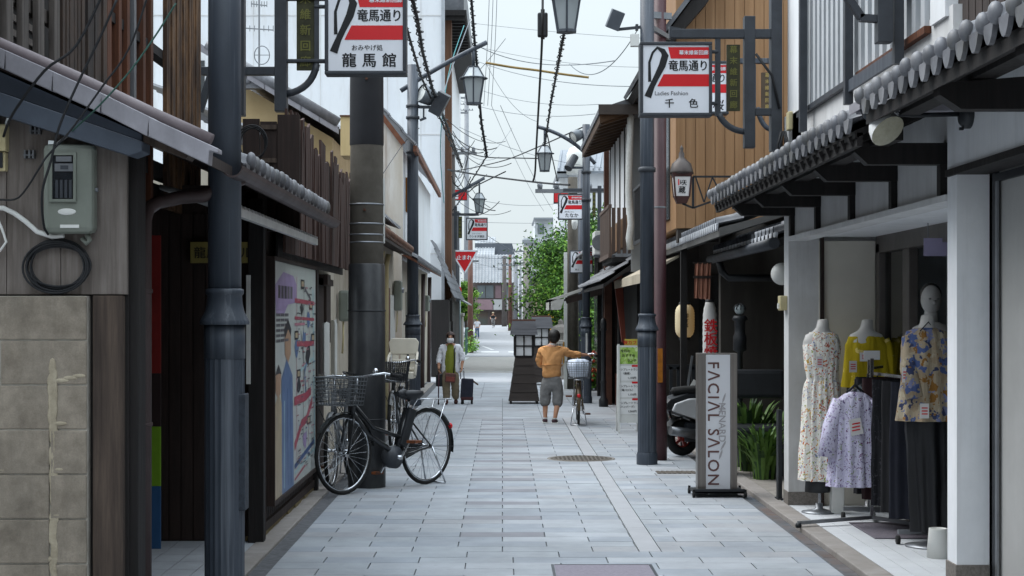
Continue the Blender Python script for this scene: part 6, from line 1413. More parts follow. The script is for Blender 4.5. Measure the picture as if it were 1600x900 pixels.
# unseen street behind the camera: plain houses added to block the low sky
for i, (x0, x1, y0, y1, z, lab, m_) in enumerate(((-7, -1.95, -9.5, 1.5, 4.0, 'unseen dark boarded house added on the left behind the photographer', brownwood), (-7, -1.9, -21, -9.8, 5.2, 'unseen beige house added on the left further behind the photographer', beige_pl),
    (2.6, 8, -7.5, 1.2, 5.4, 'unseen white plaster house added on the right behind the photographer', white_pl2), (2.6, 8, -21, -7.8, 6.0, 'unseen cedar boarded house added on the right behind the photographer', cedar),
    (-7, -1.9, -34, -21.3, 6.2, 'unseen grey sided house added on the left farthest behind the photographer', siding_o), (2.6, 8, -34, -21.3, 6.2, 'unseen cream house added on the right farthest behind the photographer', cream_pl))):
    t = thing('behind_house'.replace('behind', 'street'), lab, 'house', ((x0+x1)/2, (y0+y1)/2, 0))
    b = MB(); b.box(x0, x1, y0, y1, 0, z); b.build('wall', m_, t)
    xf = x1 if x0 < 0 else x0; sg = 1 if x0 < 0 else -1
    b = MB(); tile_roof(b, (xf+sg*.6, y0, z-.1), (0, y1-y0, 0), (-sg*3, 0, 1.5), pitch=.4, row=.5); b.build('roof', kawara_d, t)
    b = MB(); kawara(b, xf+sg*.7, 2.6, y0, y1, -sg, .75, .45, pitch=.3); b.build('eave', kawara_d, t)
    for k in range(3):
        yy = y0+(y1-y0)*(.2+.3*k); b = MB(); b.box(xf-.03, xf+sg*.03, yy, yy+1.4, 2.75, 3.6); b.build('window', window_d, t); b = MB(); b.box(xf-.03, xf+sg*.03, yy, yy+1.2, .05, 2.1); b.build('door', blackwood, t)
# ================================================================ STREET THINGS
def floral(name, base, cols, scale=34, thr=.36, rough=.85):
    m = bpy.data.materials.new(name); m.use_nodes = True; n, l = m.node_tree.nodes, m.node_tree.links; b = n['Principled BSDF']
    tc = n.new('ShaderNodeTexCoord'); nz = n.new('ShaderNodeTexNoise'); nz.inputs['Scale'].default_value = 22; l.new(tc.outputs['Object'], nz.inputs['Vector'])
    ad = n.new('ShaderNodeMixRGB'); ad.inputs[0].default_value = .11; l.new(tc.outputs['Object'], ad.inputs[1]); l.new(nz.outputs['Color'], ad.inputs[2])
    v = n.new('ShaderNodeTexVoronoi'); v.inputs['Scale'].default_value = scale; l.new(ad.outputs[0], v.inputs['Vector'])
    sp = n.new('ShaderNodeSeparateColor'); l.new(v.outputs['Color'], sp.inputs[0])
    cr = n.new('ShaderNodeValToRGB'); cr.color_ramp.interpolation = 'CONSTANT'
    els = cr.color_ramp.elements; els[0].color = c4(cols[0]); els[0].position = 0; els[1].color = c4(cols[1]); els[1].position = 1/len(cols)
    for i, c in enumerate(cols[2:], 2): e = els.new(i/len(cols)); e.color = c4(c)
    l.new(sp.outputs[0], cr.inputs[0])
    gt = n.new('ShaderNodeMath'); gt.operation = 'LESS_THAN'; gt.inputs[1].default_value = thr; l.new(v.outputs['Distance'], gt.inputs[0])
    mx = n.new('ShaderNodeMix'); mx.data_type = 'RGBA'; mx.inputs['A'].default_value = c4(base); l.new(gt.outputs[0], mx.inputs['Factor']); l.new(cr.outputs[0], mx.inputs['B'])
    wz = n.new('ShaderNodeTexNoise'); wz.inputs['Scale'].default_value = 9; wz.inputs['Detail'].default_value = 3; wm = n.new('ShaderNodeMapping'); wm.inputs['Scale'].default_value = (2, 2, .5); l.new(tc.outputs['Object'], wm.inputs[0]); l.new(wm.outputs[0], wz.inputs['Vector'])
    bp = n.new('ShaderNodeBump'); bp.inputs['Strength'].default_value = .8; bp.inputs['Distance'].default_value = .03; l.new(wz.outputs['Fac'], bp.inputs['Height']); l.new(bp.outputs[0], b.inputs['Normal'])
    l.new(mx.outputs['Result'], b.inputs['Base Color']); b.inputs['Roughness'].default_value = rough; b.inputs['Specular IOR Level'].default_value = .2
    return m
def cloth_loft(mb, rings, folds=14, seed=0, seg=72, mi=0, thick=False):   # rings: (cx, cy, z, rx, ry, fold amplitude)
    if seg >= 48:           # hanging cloth: more rings, small uneven creases
        new = []
        for A, B in zip(rings, rings[1:]):
            for k in range(4): t_ = k/4; new.append(tuple(a*(1-t_)+c*t_ for a, c in zip(A, B)))
        rings = new + [rings[-1]]
    from mathutils import noise as _nz
    R_ = []
    for cx, cy, z, rx, ry, fa in rings:
        R_.append([mb.b.verts.new((cx + math.cos(a)*(rx + fa*(math.sin(folds*a+seed) + .6*math.sin((folds-5)*a+seed*2))), cy + math.sin(a)*(ry + fa*(math.sin(folds*a+seed) + .6*math.sin((folds-5)*a+seed*2))), z)) for a in (2*math.pi*k/seg for k in range(seg))])
    if seg >= 48:
        for ring, rg in zip(R_, rings):
            for v in ring:
                d = Vector((v.co.x-rg[0], v.co.y-rg[1], 0)); d.normalize()
                v.co += d*(.009*_nz.noise(Vector((v.co.x*13+seed, v.co.y*13, v.co.z*7))) + .004*_nz.noise(Vector((v.co.x*40, v.co.y*40+seed, v.co.z*22))))
    for A, B in zip(R_, R_[1:]):
        for k in range(seg):
            f = mb._face([A[k], A[(k+1) % seg], B[(k+1) % seg], B[k]], mi)
            if f: f.smooth = True
mann = mat('mannequin_white', '#c9c6c2', '#bcb9b5', .45, 3, bump=0); tagw = mat('tag_white', '#dedcda', '#d2d0ce', .7, 3, bump=0)
def price_tag(par, p, w=.05, h=.09, rot=0):
    b = MB(); b.obox(p, (w, .004, h), (0, rot, 0)); o = b.build('price_tag', tagw, par)
    b = MB()
    for k in range(3): b.obox(Vector(p)+Vector((0, -.003, h*(.2-.2*k))), (w*.66, .002, h*.08), (0, rot, 0))
    c = b.build('tag_print', red_sign, o)
def torso(b, x, y, z0, zs, zn, s=1.0): # mannequin chest and neck stump, shoulders at zs, neck end at zn
    cloth_loft(b, [(x, y, z0, .10*s, .08*s, 0), (x, y, (z0+zs)/2, .125*s, .085*s, 0), (x, y, zs-.08, .15*s, .09*s, 0), (x, y, zs-.02, .13*s, .07*s, 0), (x, y, zs+.01, .07*s, .055*s, 0), (x+.005, y, zs+.04, .05*s, .05*s, 0), (x+.012, y, zn, .043*s, .045*s, 0), (x+.012, y, zn+.006, .02, .02, 0), (x+.012, y, zn+.006, .0005, .0005, 0)], seg=28)
def stand(par, x, y, zt, r=.14):
    b = MB(); b.bar((x, y, .02), (x, y, zt), .022, .022); b.build('stand_pole', chrome, par)
    b = MB(); b.lathe([(r, .014), (r, .024), (r*.6, .034), (.03, .05), (.03, .09)], (x, y, 0), 24); b.build('stand_base', grey_metal, par)
# floral dress
y = 12.75; x = U(1284, y)
t = thing('dressed_mannequin', 'headless mannequin in a long white floral dress by the far shop column', 'mannequin', (x, y, .014), group='mannequins at the dress shop')
b = MB(); torso(b, x, y, 1.0, 1.45, H(500, y)); b.build('torso', mann, t)
b = MB(); cloth_loft(b, [(x, y, H(519, y), .10, .06, 0), (x, y, H(524, y), .125, .075, 0), (x, y, H(540, y), .15, .1, .002), (x, y, H(575, y), .135, .095, .003), (x, y, H(592, y), .12, .085, .005), (x, y, H(600, y), .135, .095, .01), (x, y, H(640, y), .15, .11, .012), (x, y, H(700, y), .165, .13, .014), (x, y, H(750, y), .175, .145, .016)], 17, 1)
b.build('dress', floral('dress_print', '#ebe8df', ['#c5642f', '#8f9a4a', '#d0a53c', '#8a8fb0', '#b3553e', '#d8d5cc', '#c9a9a0'], 46, .40), t)
price_tag(t, (x-.04, y-.115, H(565, y))); stand(t, x-.02, y, 1.0)
b = MB(); b.box(x+.06, x+.16, y-.1, y+.0, .014, .26); b.build('foot_block', plastic_w, t, bevel=.006)
b = MB(); cloth_loft(b, [(x-.03, y, .27, .1, .08, 0), (x-.03, y, .18, .1, .08, .004), (x-.03, y, .17, .02, .02, 0)], 8, 2, 30); b.build('underskirt', black_metal, t)
# mustard top
y = 12.9; x = U(1353, y)
t = thing('dressed_mannequin', 'headless mannequin in a mustard yellow loose top and dark trousers', 'mannequin', (x, y, .014), group='mannequins at the dress shop')
b = MB(); torso(b, x, y, 1.0, 1.45, H(500, y)); b.build('torso', mann, t)
mus = floral('mustard_print', '#b09c20', ['#b09c20', '#b09c20', '#b09c20', '#d8c478'], 14, .3)
b = MB(); cloth_loft(b, [(x, y, H(523, y), .085, .06, 0), (x, y, H(526, y), .14, .075, 0), (x+.01, y, H(540, y), .175, .1, .004), (x+.01, y, H(570, y), .185, .11, .008), (x+.01, y, H(605, y), .205, .12, .012)], 9, 2)
b.tube([(x+.13, y, H(532, y)), (x+.2, y-.02, H(565, y)), (x+.22, y-.03, H(600, y))], [.06, .065, .07], 14); b.build('top', mus, t)
b = MB(); cloth_loft(b, [(x, y, H(600, y), .15, .1, .004), (x, y, H(680, y), .13, .09, .008), (x, y, .25, .12, .09, .01)], 9, 4); b.build('trousers', ink, t); stand(t, x+.02, y, 1.0)
b = MB(); b.box(x-.0, x+.12, y-.12, y-.02, .014, .3); b.build('foot_block', plastic_w, t, bevel=.006)
price_tag(t, (x-.13, y-.12, H(572, y)), .06, .09); price_tag(t, (x-.03, y-.14, H(557, y)), .1, .07)
# blue patterned tunic
y = 10.9; x = U(1447, y)
t = thing('dressed_mannequin', 'headless mannequin in a blue and brown patterned tunic beside the near white column', 'mannequin', (x, y, .014), group='mannequins at the dress shop')
b = MB(); torso(b, x, y, 1.0, 1.48, H(493, y)); b.build('torso', mann, t)
b = MB(); cloth_loft(b, [(x, y, H(512, y), .07, .055, 0), (x, y, H(518, y), .13, .08, 0), (x, y, H(540, y), .17, .11, .003), (x, y, H(600, y), .17, .12, .006), (x, y, H(657, y), .205, .14, .012)], 11, 3)
b.tube([(x-.11, y, H(527, y)), (x-.13, y-.05, H(575, y)), (x-.1, y-.1, H(622, y))], [.055, .06, .062], 14); b.tube([(x+.12, y, H(527, y)), (x+.15, y, H(580, y)), (x+.13, y-.04, H(620, y))], [.055, .06, .06], 14)
b.build('tunic', floral('tunic_print', '#a3957f', ['#4f5f8c', '#7a7fa0', '#8a6230', '#b0a48e', '#3b4260', '#9c8a72'], 22, .55), t)
b = MB(); cloth_loft(b, [(x+.02, y, H(650, y), .16, .12, .004), (x+.03, y, H(740, y), .15, .12, .012), (x+.04, y, .12, .14, .12, .016)], 10, 5); b.build('skirt', ink, t); stand(t, x+.04, y, 1.0, .18)
price_tag(t, (x-.05, y-.15, H(640, y)), .06, .1); price_tag(t, (x-.17, y-.1, H(585, y)), .035, .1)
b = MB(); b.tube([(x-.06, y-.07, H(517, y)), (x+.0, y-.06, H(503, y)), (x+.05, y-.02, H(515, y))], .004, 5); b.build('necklace', ink, t)
# head of a mannequin inside the glass
y = 12.0; x = U(1455, y)
t = thing('display_bust', 'pale mannequin head with dark hair looking out from inside the shop', 'mannequin', (x, y, 1.1), group='mannequins at the dress shop')
b = MB(); b.ball((x, y, H(468, y)), (.075, .09, .108), 20, 14); b.tube([(x, y, H(480, y)), (x, y+.01, H(505, y))], [.045, .055], 14); cloth_loft(b, [(x, y, H(503, y), .05, .05, 0), (x, y, H(512, y), .14, .08, 0), (x, y, H(560, y), .15, .1, 0)], seg=24)
b.bar((x, y-.085, H(470, y)), (x, y-.1, H(475, y)), .02, .02); b.build('head', mann, t, smooth=True)
b = MB(); b.ball((x+.01, y+.05, H(462, y)), (.082, .07, .1), 16, 12); b.build('hair', mat('wig_grey', '#4a4644', '#3a3735', .7, 12, bump=.3), t)
b = MB()
for sx in (-.03, .03): b.ball((x+sx, y-.082, H(467, y)), (.012, .006, .007), 8, 6)
b.build('eye', mat('mannequin_eye', '#8d8a88', None, .5, 4, bump=0), t)
# blouses on a rack
y = 12.1; x = U(1362, y)
t = thing('clothes_rack', 'chrome clothes rack with angled arms standing on the white tiled floor', 'clothes rack', (x, y, 0))
b = MB(); b.bar((x, y, .05), (x, y, H(560, y)), .025, .025); b.build('pole', chrome, t)
b = MB()
b.bar((x, y, .06), (x-.6, y-.25, .05), .03, .025); b.build('leg', grey_metal, t)
b = MB(); b.bar((x, y, .06), (x+.28, y-.35, .05), .03, .025); b.build('leg', grey_metal, t)
b = MB(); b.bar((x, y, .06), (x+.1, y+.4, .05), .03, .025); b.build('leg', grey_metal, t)
for q in ((x-.6, y-.25), (x+.28, y-.35), (x+.1, y+.4)): b = MB(); b.lathe([(.02, .014), (.024, .03), (.02, .05)], (q[0], q[1], 0), 10); b.build('foot', black_metal, t)
b = MB(); b.bar((x, y, H(590, y)), (x-.32, y-.28, H(628, y)), .02, .02); b.build('arm', chrome, t)
b = MB(); b.bar((x, y, H(575, y)), (x+.15, y+.3, H(575, y)), .02, .02); b.build('arm', chrome, t)
b = MB(); b.box(x-.06, x+.06, y-.01, y+.0, H(562, y), H(548, y)); b.build('price_board', tagw, t)
def blouse(cx, cy, zt, zb, w, m_, label, s=0, tagp=None):
    t = thing('blouse', label, 'blouse', (cx, cy, zt), group='blouses on the chrome rack')
    b = MB(); cloth_loft(b, [(cx, cy, zt, w*.22, .04, 0), (cx, cy, zt-.025, w*.45, .05, 0), (cx, cy, zt-.07, w*.72, .065, .003), (cx, cy, zt-.2, w*.78, .075, .006), (cx, cy, (zt+zb)/2, w*.82, .085, .01), (cx, cy, zb, w*.95, .1, .016)], 13, s)
    for q in (-1, 1): b.tube([(cx+q*w*.55, cy, zt-.06), (cx+q*w*.85, cy-.01, zt-.25), (cx+q*w*1.0, cy-.03, zt-.48)], [.05, .062, .072], 14)
    b.build('cloth', m_, t)
    b = MB(); b.tube([(cx-w*.3, cy, zt-.01), (cx, cy, zt+.05), (cx+w*.3, cy, zt-.01)], .012, 6); b.tube([(cx, cy, zt+.05), (cx, cy, zt+.09), (cx+.02, cy, zt+.11)], .005, 5); b.build('hanger', ink, t)
    if tagp: price_tag(t, tagp, .09, .12, -.2)
lil = ['#6d3f70', '#8d80a8', '#a89cc0', '#5e4a7c', '#b7b0cc', '#8f9a80']
blouse(U(1336, 11.85), 11.85, H(612, 11.85), H(760, 11.85), .21, floral('lilac_print', '#cfcbe0', lil, 50, .36), 'front lilac blouse with purple flowers on the chrome rack', 1, (U(1338, 11.72), 11.73, H(667, 11.72)))
blouse(U(1356, 12.0), 12.02, H(604, 12.0), H(742, 12.0), .19, floral('aqua_print', '#a3b0b3', ['#7d9498', '#8e8ba0', '#b5bdbd'], 44, .34), 'grey green blouse hanging just behind the front lilac one', 4)
blouse(U(1362, 12.2), 12.22, H(598, 12.2), H(735, 12.2), .19, floral('mauve_print', '#b4adb8', ['#8f7d98', '#a094aa', '#c2bcc6'], 44, .34), 'pale mauve blouse rearmost on the chrome rack', 7)
t = thing('trouser_rack', 'low chrome rail on castors holding dark trousers', 'clothes rack', (2.85, 11.6, 0))
b = MB(); b.bar((2.62+.2, 12.3, H(585, 12)), (2.72+.2, 11.0, H(585, 12)), .022, .022); b.build('rail', chrome, t)
for yy, xx in ((12.3, 2.82), (11.0, 2.92)): b = MB(); b.bar((xx, yy, .08), (xx, yy, H(555, 12)), .022, .022); b.build('upright', chrome, t); b = MB(); b.bar((xx-.2, yy, .1), (xx+.2, yy, .1), .03, .03); b.build('foot_bar', grey_metal, t)
for yy, xx in ((12.3, 2.62), (12.3, 3.02), (11.0, 2.72), (11.0, 3.12)): b = MB(); b.lathe([(.03, -.012), (.03, .012)], (xx, yy, .045), 12, axis='x'); b.build('castor', rubber, t)
trs = [mat('trouser_' + k, c, None, .9, 6, bump=.1) for k, c in (('black', '#15151a'), ('wine', '#2c1418'), ('navy', '#171a26'), ('charcoal', '#1f1f22'))] + [floral('dark_lace', '#17181c', ['#2a2b30', '#121316', '#3a3a3f'], 40, .3)]
for i, (yy, m_, lb) in enumerate(((12.1, trs[0], 'black trousers nearest the lilac blouses on the low rail'), (11.9, trs[1], 'wine red trousers hanging second on the low rail'), (11.68, trs[4], 'patterned black trousers in the middle of the low rail'), (11.45, trs[3], 'charcoal trousers hanging beside the blue tunic'), (11.25, trs[2], 'navy trousers last on the low rail'))):
    xx = 2.82+.1*(12.3-yy)/1.3; b = MB(); cloth_loft(b, [(xx-.02, yy, H(590, 12), .15, .05, .002), (xx-.02, yy, .75, .15, .055, .006), (xx-.02, yy, .24-.02*i, .15, .06, .01)], 9, i, 48); b.bar((xx, yy, H(585, 12)), (xx, yy, H(592, 12)), .01, .01)
    obj1('trousers', b, m_, lb, 'trousers', 'trousers on the low rail')
b = MB(); b.prism([(2.62, 11.25, .016), (3.2, 11.25, .016), (3.2, 12.1, .016), (2.62, 12.1, .016)], (0, 0, .008))
obj1('door_mat', b, mat('purple_grey_mat', '#6f6a72', '#5d5860', .95, 60, bump=.5, fine=.3), 'purple grey door mat on the white tiled shop floor', 'mat', bevel=.003)
b = MB(); b.lathe([(.075, .014), (.06, .2), (.06, .205), (.05, .205), (.05, .1)], (U(1466, 10.4), 10.4, 0), 20); obj1('white_pot', b, plastic_w, 'white pot on the floor beside the near white column', 'pot')
# upright salon sign
y = 14.0; x = U(1120, y)
t = thing('salon_sign', 'upright steel sign reading facial salon on a wheeled base', 'sign', (x, y, 0))
b = MB(); z0, z1 = H(770, y), H(552, y)
b.box(U(1090, y), U(1103, y), y, y+.14, z0, z1); b.box(U(1141, y), U(1152, y), y, y+.14, z0, z1); b.box(U(1103, y), U(1141, y), y+.005, y+.135, z1-.012, z1); b.build('case', steel, t, bevel=.003)
b = MB(); b.box(U(1103, y), U(1141, y), y+.008, y+.13, z0, z1-.012); b.build('panel', mat('salon_panel', '#d9dade', '#d2d3d7', .35, 2, bump=0), t)
b = MB(); put_text(b, 'FΛCIΛL SΛLON', .138, U(1114, y), y+.0055, (z0+z1)/2-.005, rot=-math.pi/2, space=1.2, bold=.0022)
b.build('lettering', mat('salon_brown', '#6a4a46', '#5e413e', .6, 3, bump=0), t, fix=False)
b = MB(); put_text(b, 'MENARD', .085, U(1128, y), y+.006, H(660, y), rot=-math.pi/2, space=1.0, bold=-.001)
for (px, py, a) in ((1131, 622, .3), (1127, 638, .15), (1130, 696, .5), (1126, 710, .3)):
    c = P(px, py, y+.006); 
    b.poly([c+Vector((math.sin(a)*k*.05 + math.cos(a)*s, 0, math.cos(a)*k*.05 - math.sin(a)*s)) for k, s in ((-1, 0), (-.3, .01), (.5, .009), (1, 0), (.4, -.006), (-.3, -.008))])
b.build('mark', mat('salon_grey', '#a9a6a8', '#9d9a9c', .6, 3, bump=0), t, fix=False)
b = MB(); b.box(U(1082, y), U(1162, y), y-.1, y+.24, .035, .055); b.box(U(1082, y), U(1162, y), y-.1, y-.08, .035, .075); b.build('base', black_metal, t, bevel=.003)
for px, dy in ((1082, -.1), (1162, -.1), (1082, .24), (1162, .24)):
    b = MB(); b.lathe([(.022, -.012), (.026, 0), (.022, .012)], (U(px, y), y+dy, .025), 12, axis='x'); b.bar((U(px, y), y+dy, .03), (U(px, y), y+dy, .07), .02, .02); b.build('castor', rubber, t)
# menu board
y = 21.4
t = thing('menu_board', 'white folding menu board with green header by the lamp post', 'menu board', (U(982, y), y, 0))
b = MB(); x0, x1 = U(965, y), U(1003, y)
b.prism([(x0, y, .14), (x1, y, .14), (x1, y+.12, H(540, y)), (x0, y+.12, H(540, y))], (0, .02, 0)); b.build('board', plastic_w, t)
slope = lambda z: y + .12*(z-.14)/(H(540, y)-.14)
def mrect(b, xa, xb, pa, pb, d=.003, mi=0): za, zb = H(pb, y), H(pa, y); b.poly([(xa, slope(za)-d, za), (xb, slope(za)-d, za), (xb, slope(zb)-d, zb), (xa, slope(zb)-d, zb)], mi)
b = MB(); mrect(b, x0+.03, x1, 543, 569); b.build('header', floral('menu_green', '#9fbf62', ['#7fa844', '#b9d08a', '#c9dba0', '#8fb353'], 16, .5), t, fix=False)
for k, (l1, l2, l3) in enumerate((('ワンプレートランチ', '〈唐揚〉', '1,155円'), ('ワンプレートランチ', '〈鶏バジル〉', '1,155円'), ('ワンプレートランチ', '〈ハンバーグ〉', '1,265円'))):
    b = MB(); mrect(b, x0+.03, x1-.005, 572+26*k, 595+26*k); ms = b.build('menu_sheet', mat('menu_paper', '#e2e2e0', '#d8d8d6', .6, 3, bump=0), t, fix=False)
    b = MB(); mrect(b, U(988, y), U(997, y), 570.5+26*k, 573.5+26*k, .006); b.build('price_flag', red_sign, ms, fix=False)
    b = MB()
    for tx, px, py, s in ((l1, 984, 578+26*k, .034), (l2, 980, 584+26*k, .034), (l3, 988, 591+26*k, .036)): zz = H(py, y); put_text(b, tx, s, U(px, y), slope(zz)-.006, zz, bold=.002)
    b.build('lettering', ink, ms, fix=False)
b = MB()
for tx, px, py in (('今月の', 978, 549), ('おすすめ', 983, 556), ('ランチ', 988, 564)): zz = H(py, y); put_text(b, tx, .045, U(px, y), slope(zz)-.006, zz, bold=.002)
b.build('lettering', ink, t, fix=False)
b = MB(); b.box(U(977, y), U(1003, y), y+.12, y+.135, H(541, y), H(530, y)); hd = b.build('top_card', mat('yellow_card', '#cdb84e', '#c0aa40', .6, 3, bump=0), t)
b = MB(); put_text(b, '夜カフェ', .06, U(989, y), y+.118, H(536, y), bold=.003); b.build('top_card_lettering', red_sign, hd, fix=False)
for xx in (x0, x1-.04):
    b = MB(); b.bar((xx+.02, y-.012, 0), (xx+.02, y+.12, H(538, y)), .035, .03); b.build('leg', plastic_w, t)
    b = MB(); b.bar((xx+.02, y+.42, 0), (xx+.02, y+.15, H(545, y)), .03, .02); b.build('leg', plastic_w, t)
# wooden lantern boxes
def kiosk(px, y, k, label):
    t = thing('lantern_box', label, 'lantern box', (U(px, y), y, 0), group='tall wooden lantern boxes on castors')
    s = y/2500*k; wood = mat('kiosk_wood', '#413934', '#322b28', .75, 3, stretch=(.6, .6, 6), bump=.25); roofw = mat('kiosk_roof', '#76767a', '#626265', .8, 3, stretch=(.6, .6, 6), bump=.3)
    w0, w1, zb, z1, z2, z3 = 24*s, 14*s, 4*s, 72*s, 107*s, 128*s
    def frust(b, a, c, za, zc, mi=0):
        A = [b.b.verts.new((sx*a, sy*a, za)) for sx, sy in ((-1, -1), (1, -1), (1, 1), (-1, 1))]; C = [b.b.verts.new((sx*c, sy*c, zc)) for sx, sy in ((-1, -1), (1, -1), (1, 1), (-1, 1))]
        for i in range(4): b._face([A[i], A[(i+1) % 4], C[(i+1) % 4], C[i]], mi)
        b._face(A[::-1], mi); b._face(C, mi)
    b = MB(); n = 5
    for i in range(n):
        f0, f1 = i/n, (i+1)/n; frust(b, w0+(w1-w0)*f0, w0+(w1-w0)*f1-.006, zb+(z1-zb)*f0+.004, zb+(z1-zb)*f1)
    b.build('base', wood, t, local=True)
    b = MB(); frust(b, w1*1.05, w1*1.05, z1, z1+.03); frust(b, w1*1.0, w1*1.0, z2-.02, z2)
    for sx in (-1, 1):
        for sy in (-1, 1): b.box(sx*w1-.022, sx*w1+.022, sy*w1-.022, sy*w1+.022, z1+.03, z2-.02)
    for sg in (-1, 1):
        b.box(-.012, .012, sg*w1-.008, sg*w1+.008, z1+.03, z2-.02); b.box(-w1+.022, w1-.022, sg*w1-.008, sg*w1+.008, (z1+z2)/2-.012, (z1+z2)/2+.012)
        b.box(sg*w1-.008, sg*w1+.008, -.012, .012, z1+.03, z2-.02); b.box(sg*w1-.008, sg*w1+.008, -w1+.022, w1-.022, (z1+z2)/2-.012, (z1+z2)/2+.012)
    b.build('lantern_frame', blackwood, t, local=True)
    b = MB(); b.box(-w1+.015, w1-.015, -w1+.015, w1-.015, z1+.03, z2-.02); b.build('paper', mat('kiosk_paper', '#e4e4e4', '#dadada', .8, 3, bump=0), t, local=True)
    b = MB(); n = 5
    for i in range(n): f = i/n; a = (20.5-3*f)*s; frust(b, a+.012, a, z2+(z3-z2)*f, z2+(z3-z2)*(i+1)/n+.004)
    frust(b, 18*s, 18*s, z3+.004, z3+.035, 1)
    b.build('roof', [roofw, mat('kiosk_cap', '#6b4a3d', '#553a30', .7, 3)], t, local=True)
    for sx in (-1, 1):
        for sy in (-1, 1): b = MB(); b.lathe([(.04, -.02), (.04, .02)], (sx*w0*.85, sy*w0*.85, .04), 12, axis='x'); b.bar((sx*w0*.85, sy*w0*.85, .04), (sx*w0*.85, sy*w0*.85, .09), .03, .03); b.build('castor', rubber, t, local=True)
kiosk(818.5, 28.6, 1.0, 'nearest wooden lantern box with white paper panes in the street')
kiosk(846, 36.2, .82, 'second wooden lantern box half hidden behind the nearest one')
# scooter
t = thing('scooter', 'white and black motor scooter parked behind the upright sign', 'scooter', (U(1066, 18.0), 18.0, 0), R(24))
wr = .205
def wheel(b, cx, cz, r, w, cy=0):
    b.tube([(cx+(r-w/2)*math.cos(a), cy, cz+(r-w/2)*math.sin(a)) for a in (2*math.pi*i/32 for i in range(32))], w/2, 10, closed=True)
for cx in (0, 1.22):
    b = MB(); wheel(b, cx, wr, wr, .1); w_ = b.build('wheel', rubber, t, local=True)
    b = MB(); b.tube([(cx+(wr-.1)*math.cos(a), 0, wr+(wr-.1)*math.sin(a)) for a in (2*math.pi*i/32 for i in range(32))], .012, 6, closed=True)
    for k in range(5): a = k*1.257; b.bar((cx, 0, wr), (cx+(wr-.09)*math.cos(a), 0, wr+(wr-.09)*math.sin(a)), .03, .03)
    b.lathe([(.04, -.04), (.04, .04)], (cx, 0, wr), 12, axis='y'); b.build('rim', mat('red_rim', '#8c2a22', '#7a231c', .4, 4), w_, local=True)
sw = mat('scooter_white', '#dcdee0', '#d2d4d6', .22, 3, bump=0, coat=.5)
pan = [(-.22, .52), (-.05, .46), (.2, .38), (.5, .38), (.62, .5), (.58, .6), (.3, .66), (.0, .65), (-.18, .6)]
for sg in (-1, 1): b = MB(); b.prism([(x_, sg*.13, z_) for x_, z_ in pan], (0, sg*.035, 0)); b.build('side_panel', sw, t, local=True, bevel=.015)
b = MB(); b.prism([(x_, -.125, z_) for x_, z_ in [(-.34, .55), (-.22, .65), (.0, .71), (.35, .71), (.6, .6), (.5, .4), (.2, .4), (-.1, .5)]], (0, .25, 0)); b.build('tail_cover', black_metal, t, local=True, bevel=.03)
b = MB(); cloth_loft(b, [(.22, 0, .69, .34, .11, 0), (.22, 0, .73, .37, .14, 0), (.22, 0, .77, .34, .13, 0), (.22, 0, .785, .2, .08, 0), (.22, 0, .786, .01, .01, 0)], seg=28); b.build('seat', rubber, t, local=True)
b = MB(); n = 12; ap = [(R(20+150*i/n)) for i in range(n+1)]
for a0, a1 in zip(ap, ap[1:]): b.poly([(q*math.cos(0)*0+(wr+.03)*math.cos(a_), y_, wr+(wr+.03)*math.sin(a_)) for q, a_, y_ in ((1, a0, -.07), (1, a1, -.07), (1, a1, .07), (1, a0, .07))])
b.build('rear_fender', black_metal, t, local=True, fix=False)
b = MB(); b.obox((-.3, 0, .40), (.012, .18, .12), (0, .25, 0)); b.build('number_plate', plastic_w, t, local=True)
b = MB(); b.box(.0, .42, -.1, .1, .16, .38); b.build('engine', dark_frame, t, local=True, bevel=.02)
b = MB(); b.tube([(-.24, -.15, .30), (.1, -.15, .25)], [.05, .058], 16); b.tube([(.1, -.15, .25), (.4, -.1, .2)], .02, 8); b.build('exhaust', grey_metal, t, local=True)
b = MB(); b.prism([(.1, -.168, .5), (.36, -.168, .44), (.32, -.168, .49), (.12, -.168, .55)], (0, -.004, 0)); b.build('decal', mat('lime_decal', '#8fa832', '#7f982c', .4, 3), t, local=True)
b = MB(); b.tube([(-.02, .12, wr), (-.1, .13, .5)], .022, 8); b.tube([(-.3, -.11, .62), (-.33, 0, .66), (-.3, .11, .62)], .012, 8); b.build('grab_rail', chrome, t, local=True)
b = MB(); b.prism([(.98, -.14, .3), (1.12, -.14, .5), (1.0, -.14, .95), (.92, -.14, .95)], (0, .28, 0)); b.build('front_shield', sw, t, local=True, bevel=.03)
b = MB(); b.box(.5, 1.0, -.14, .14, .26, .3); b.build('footboard', black_metal, t, local=True, bevel=.01)
b = MB(); b.tube([(1.22, .07, wr), (1.1, .07, .55), (1.0, 0, .95)], .025, 8); b.tube([(.96, -.32, 1.02), (1.0, 0, .98), (.96, .32, 1.02)], .018, 8); b.build('handlebar', black_metal, t, local=True)
b = MB(); b.ball((-.26, 0, .52), (.03, .09, .035), 12, 8); b.build('tail_light', red_sign, t, local=True)
for q in (-.3, .3): b = MB(); b.bar((.98, q*.8, 1.0), (.94, q, 1.2), .012, .012); b.ball((.94, q, 1.22), (.015, .06, .04), 10, 6); b.build('mirror', black_metal, t, local=True)
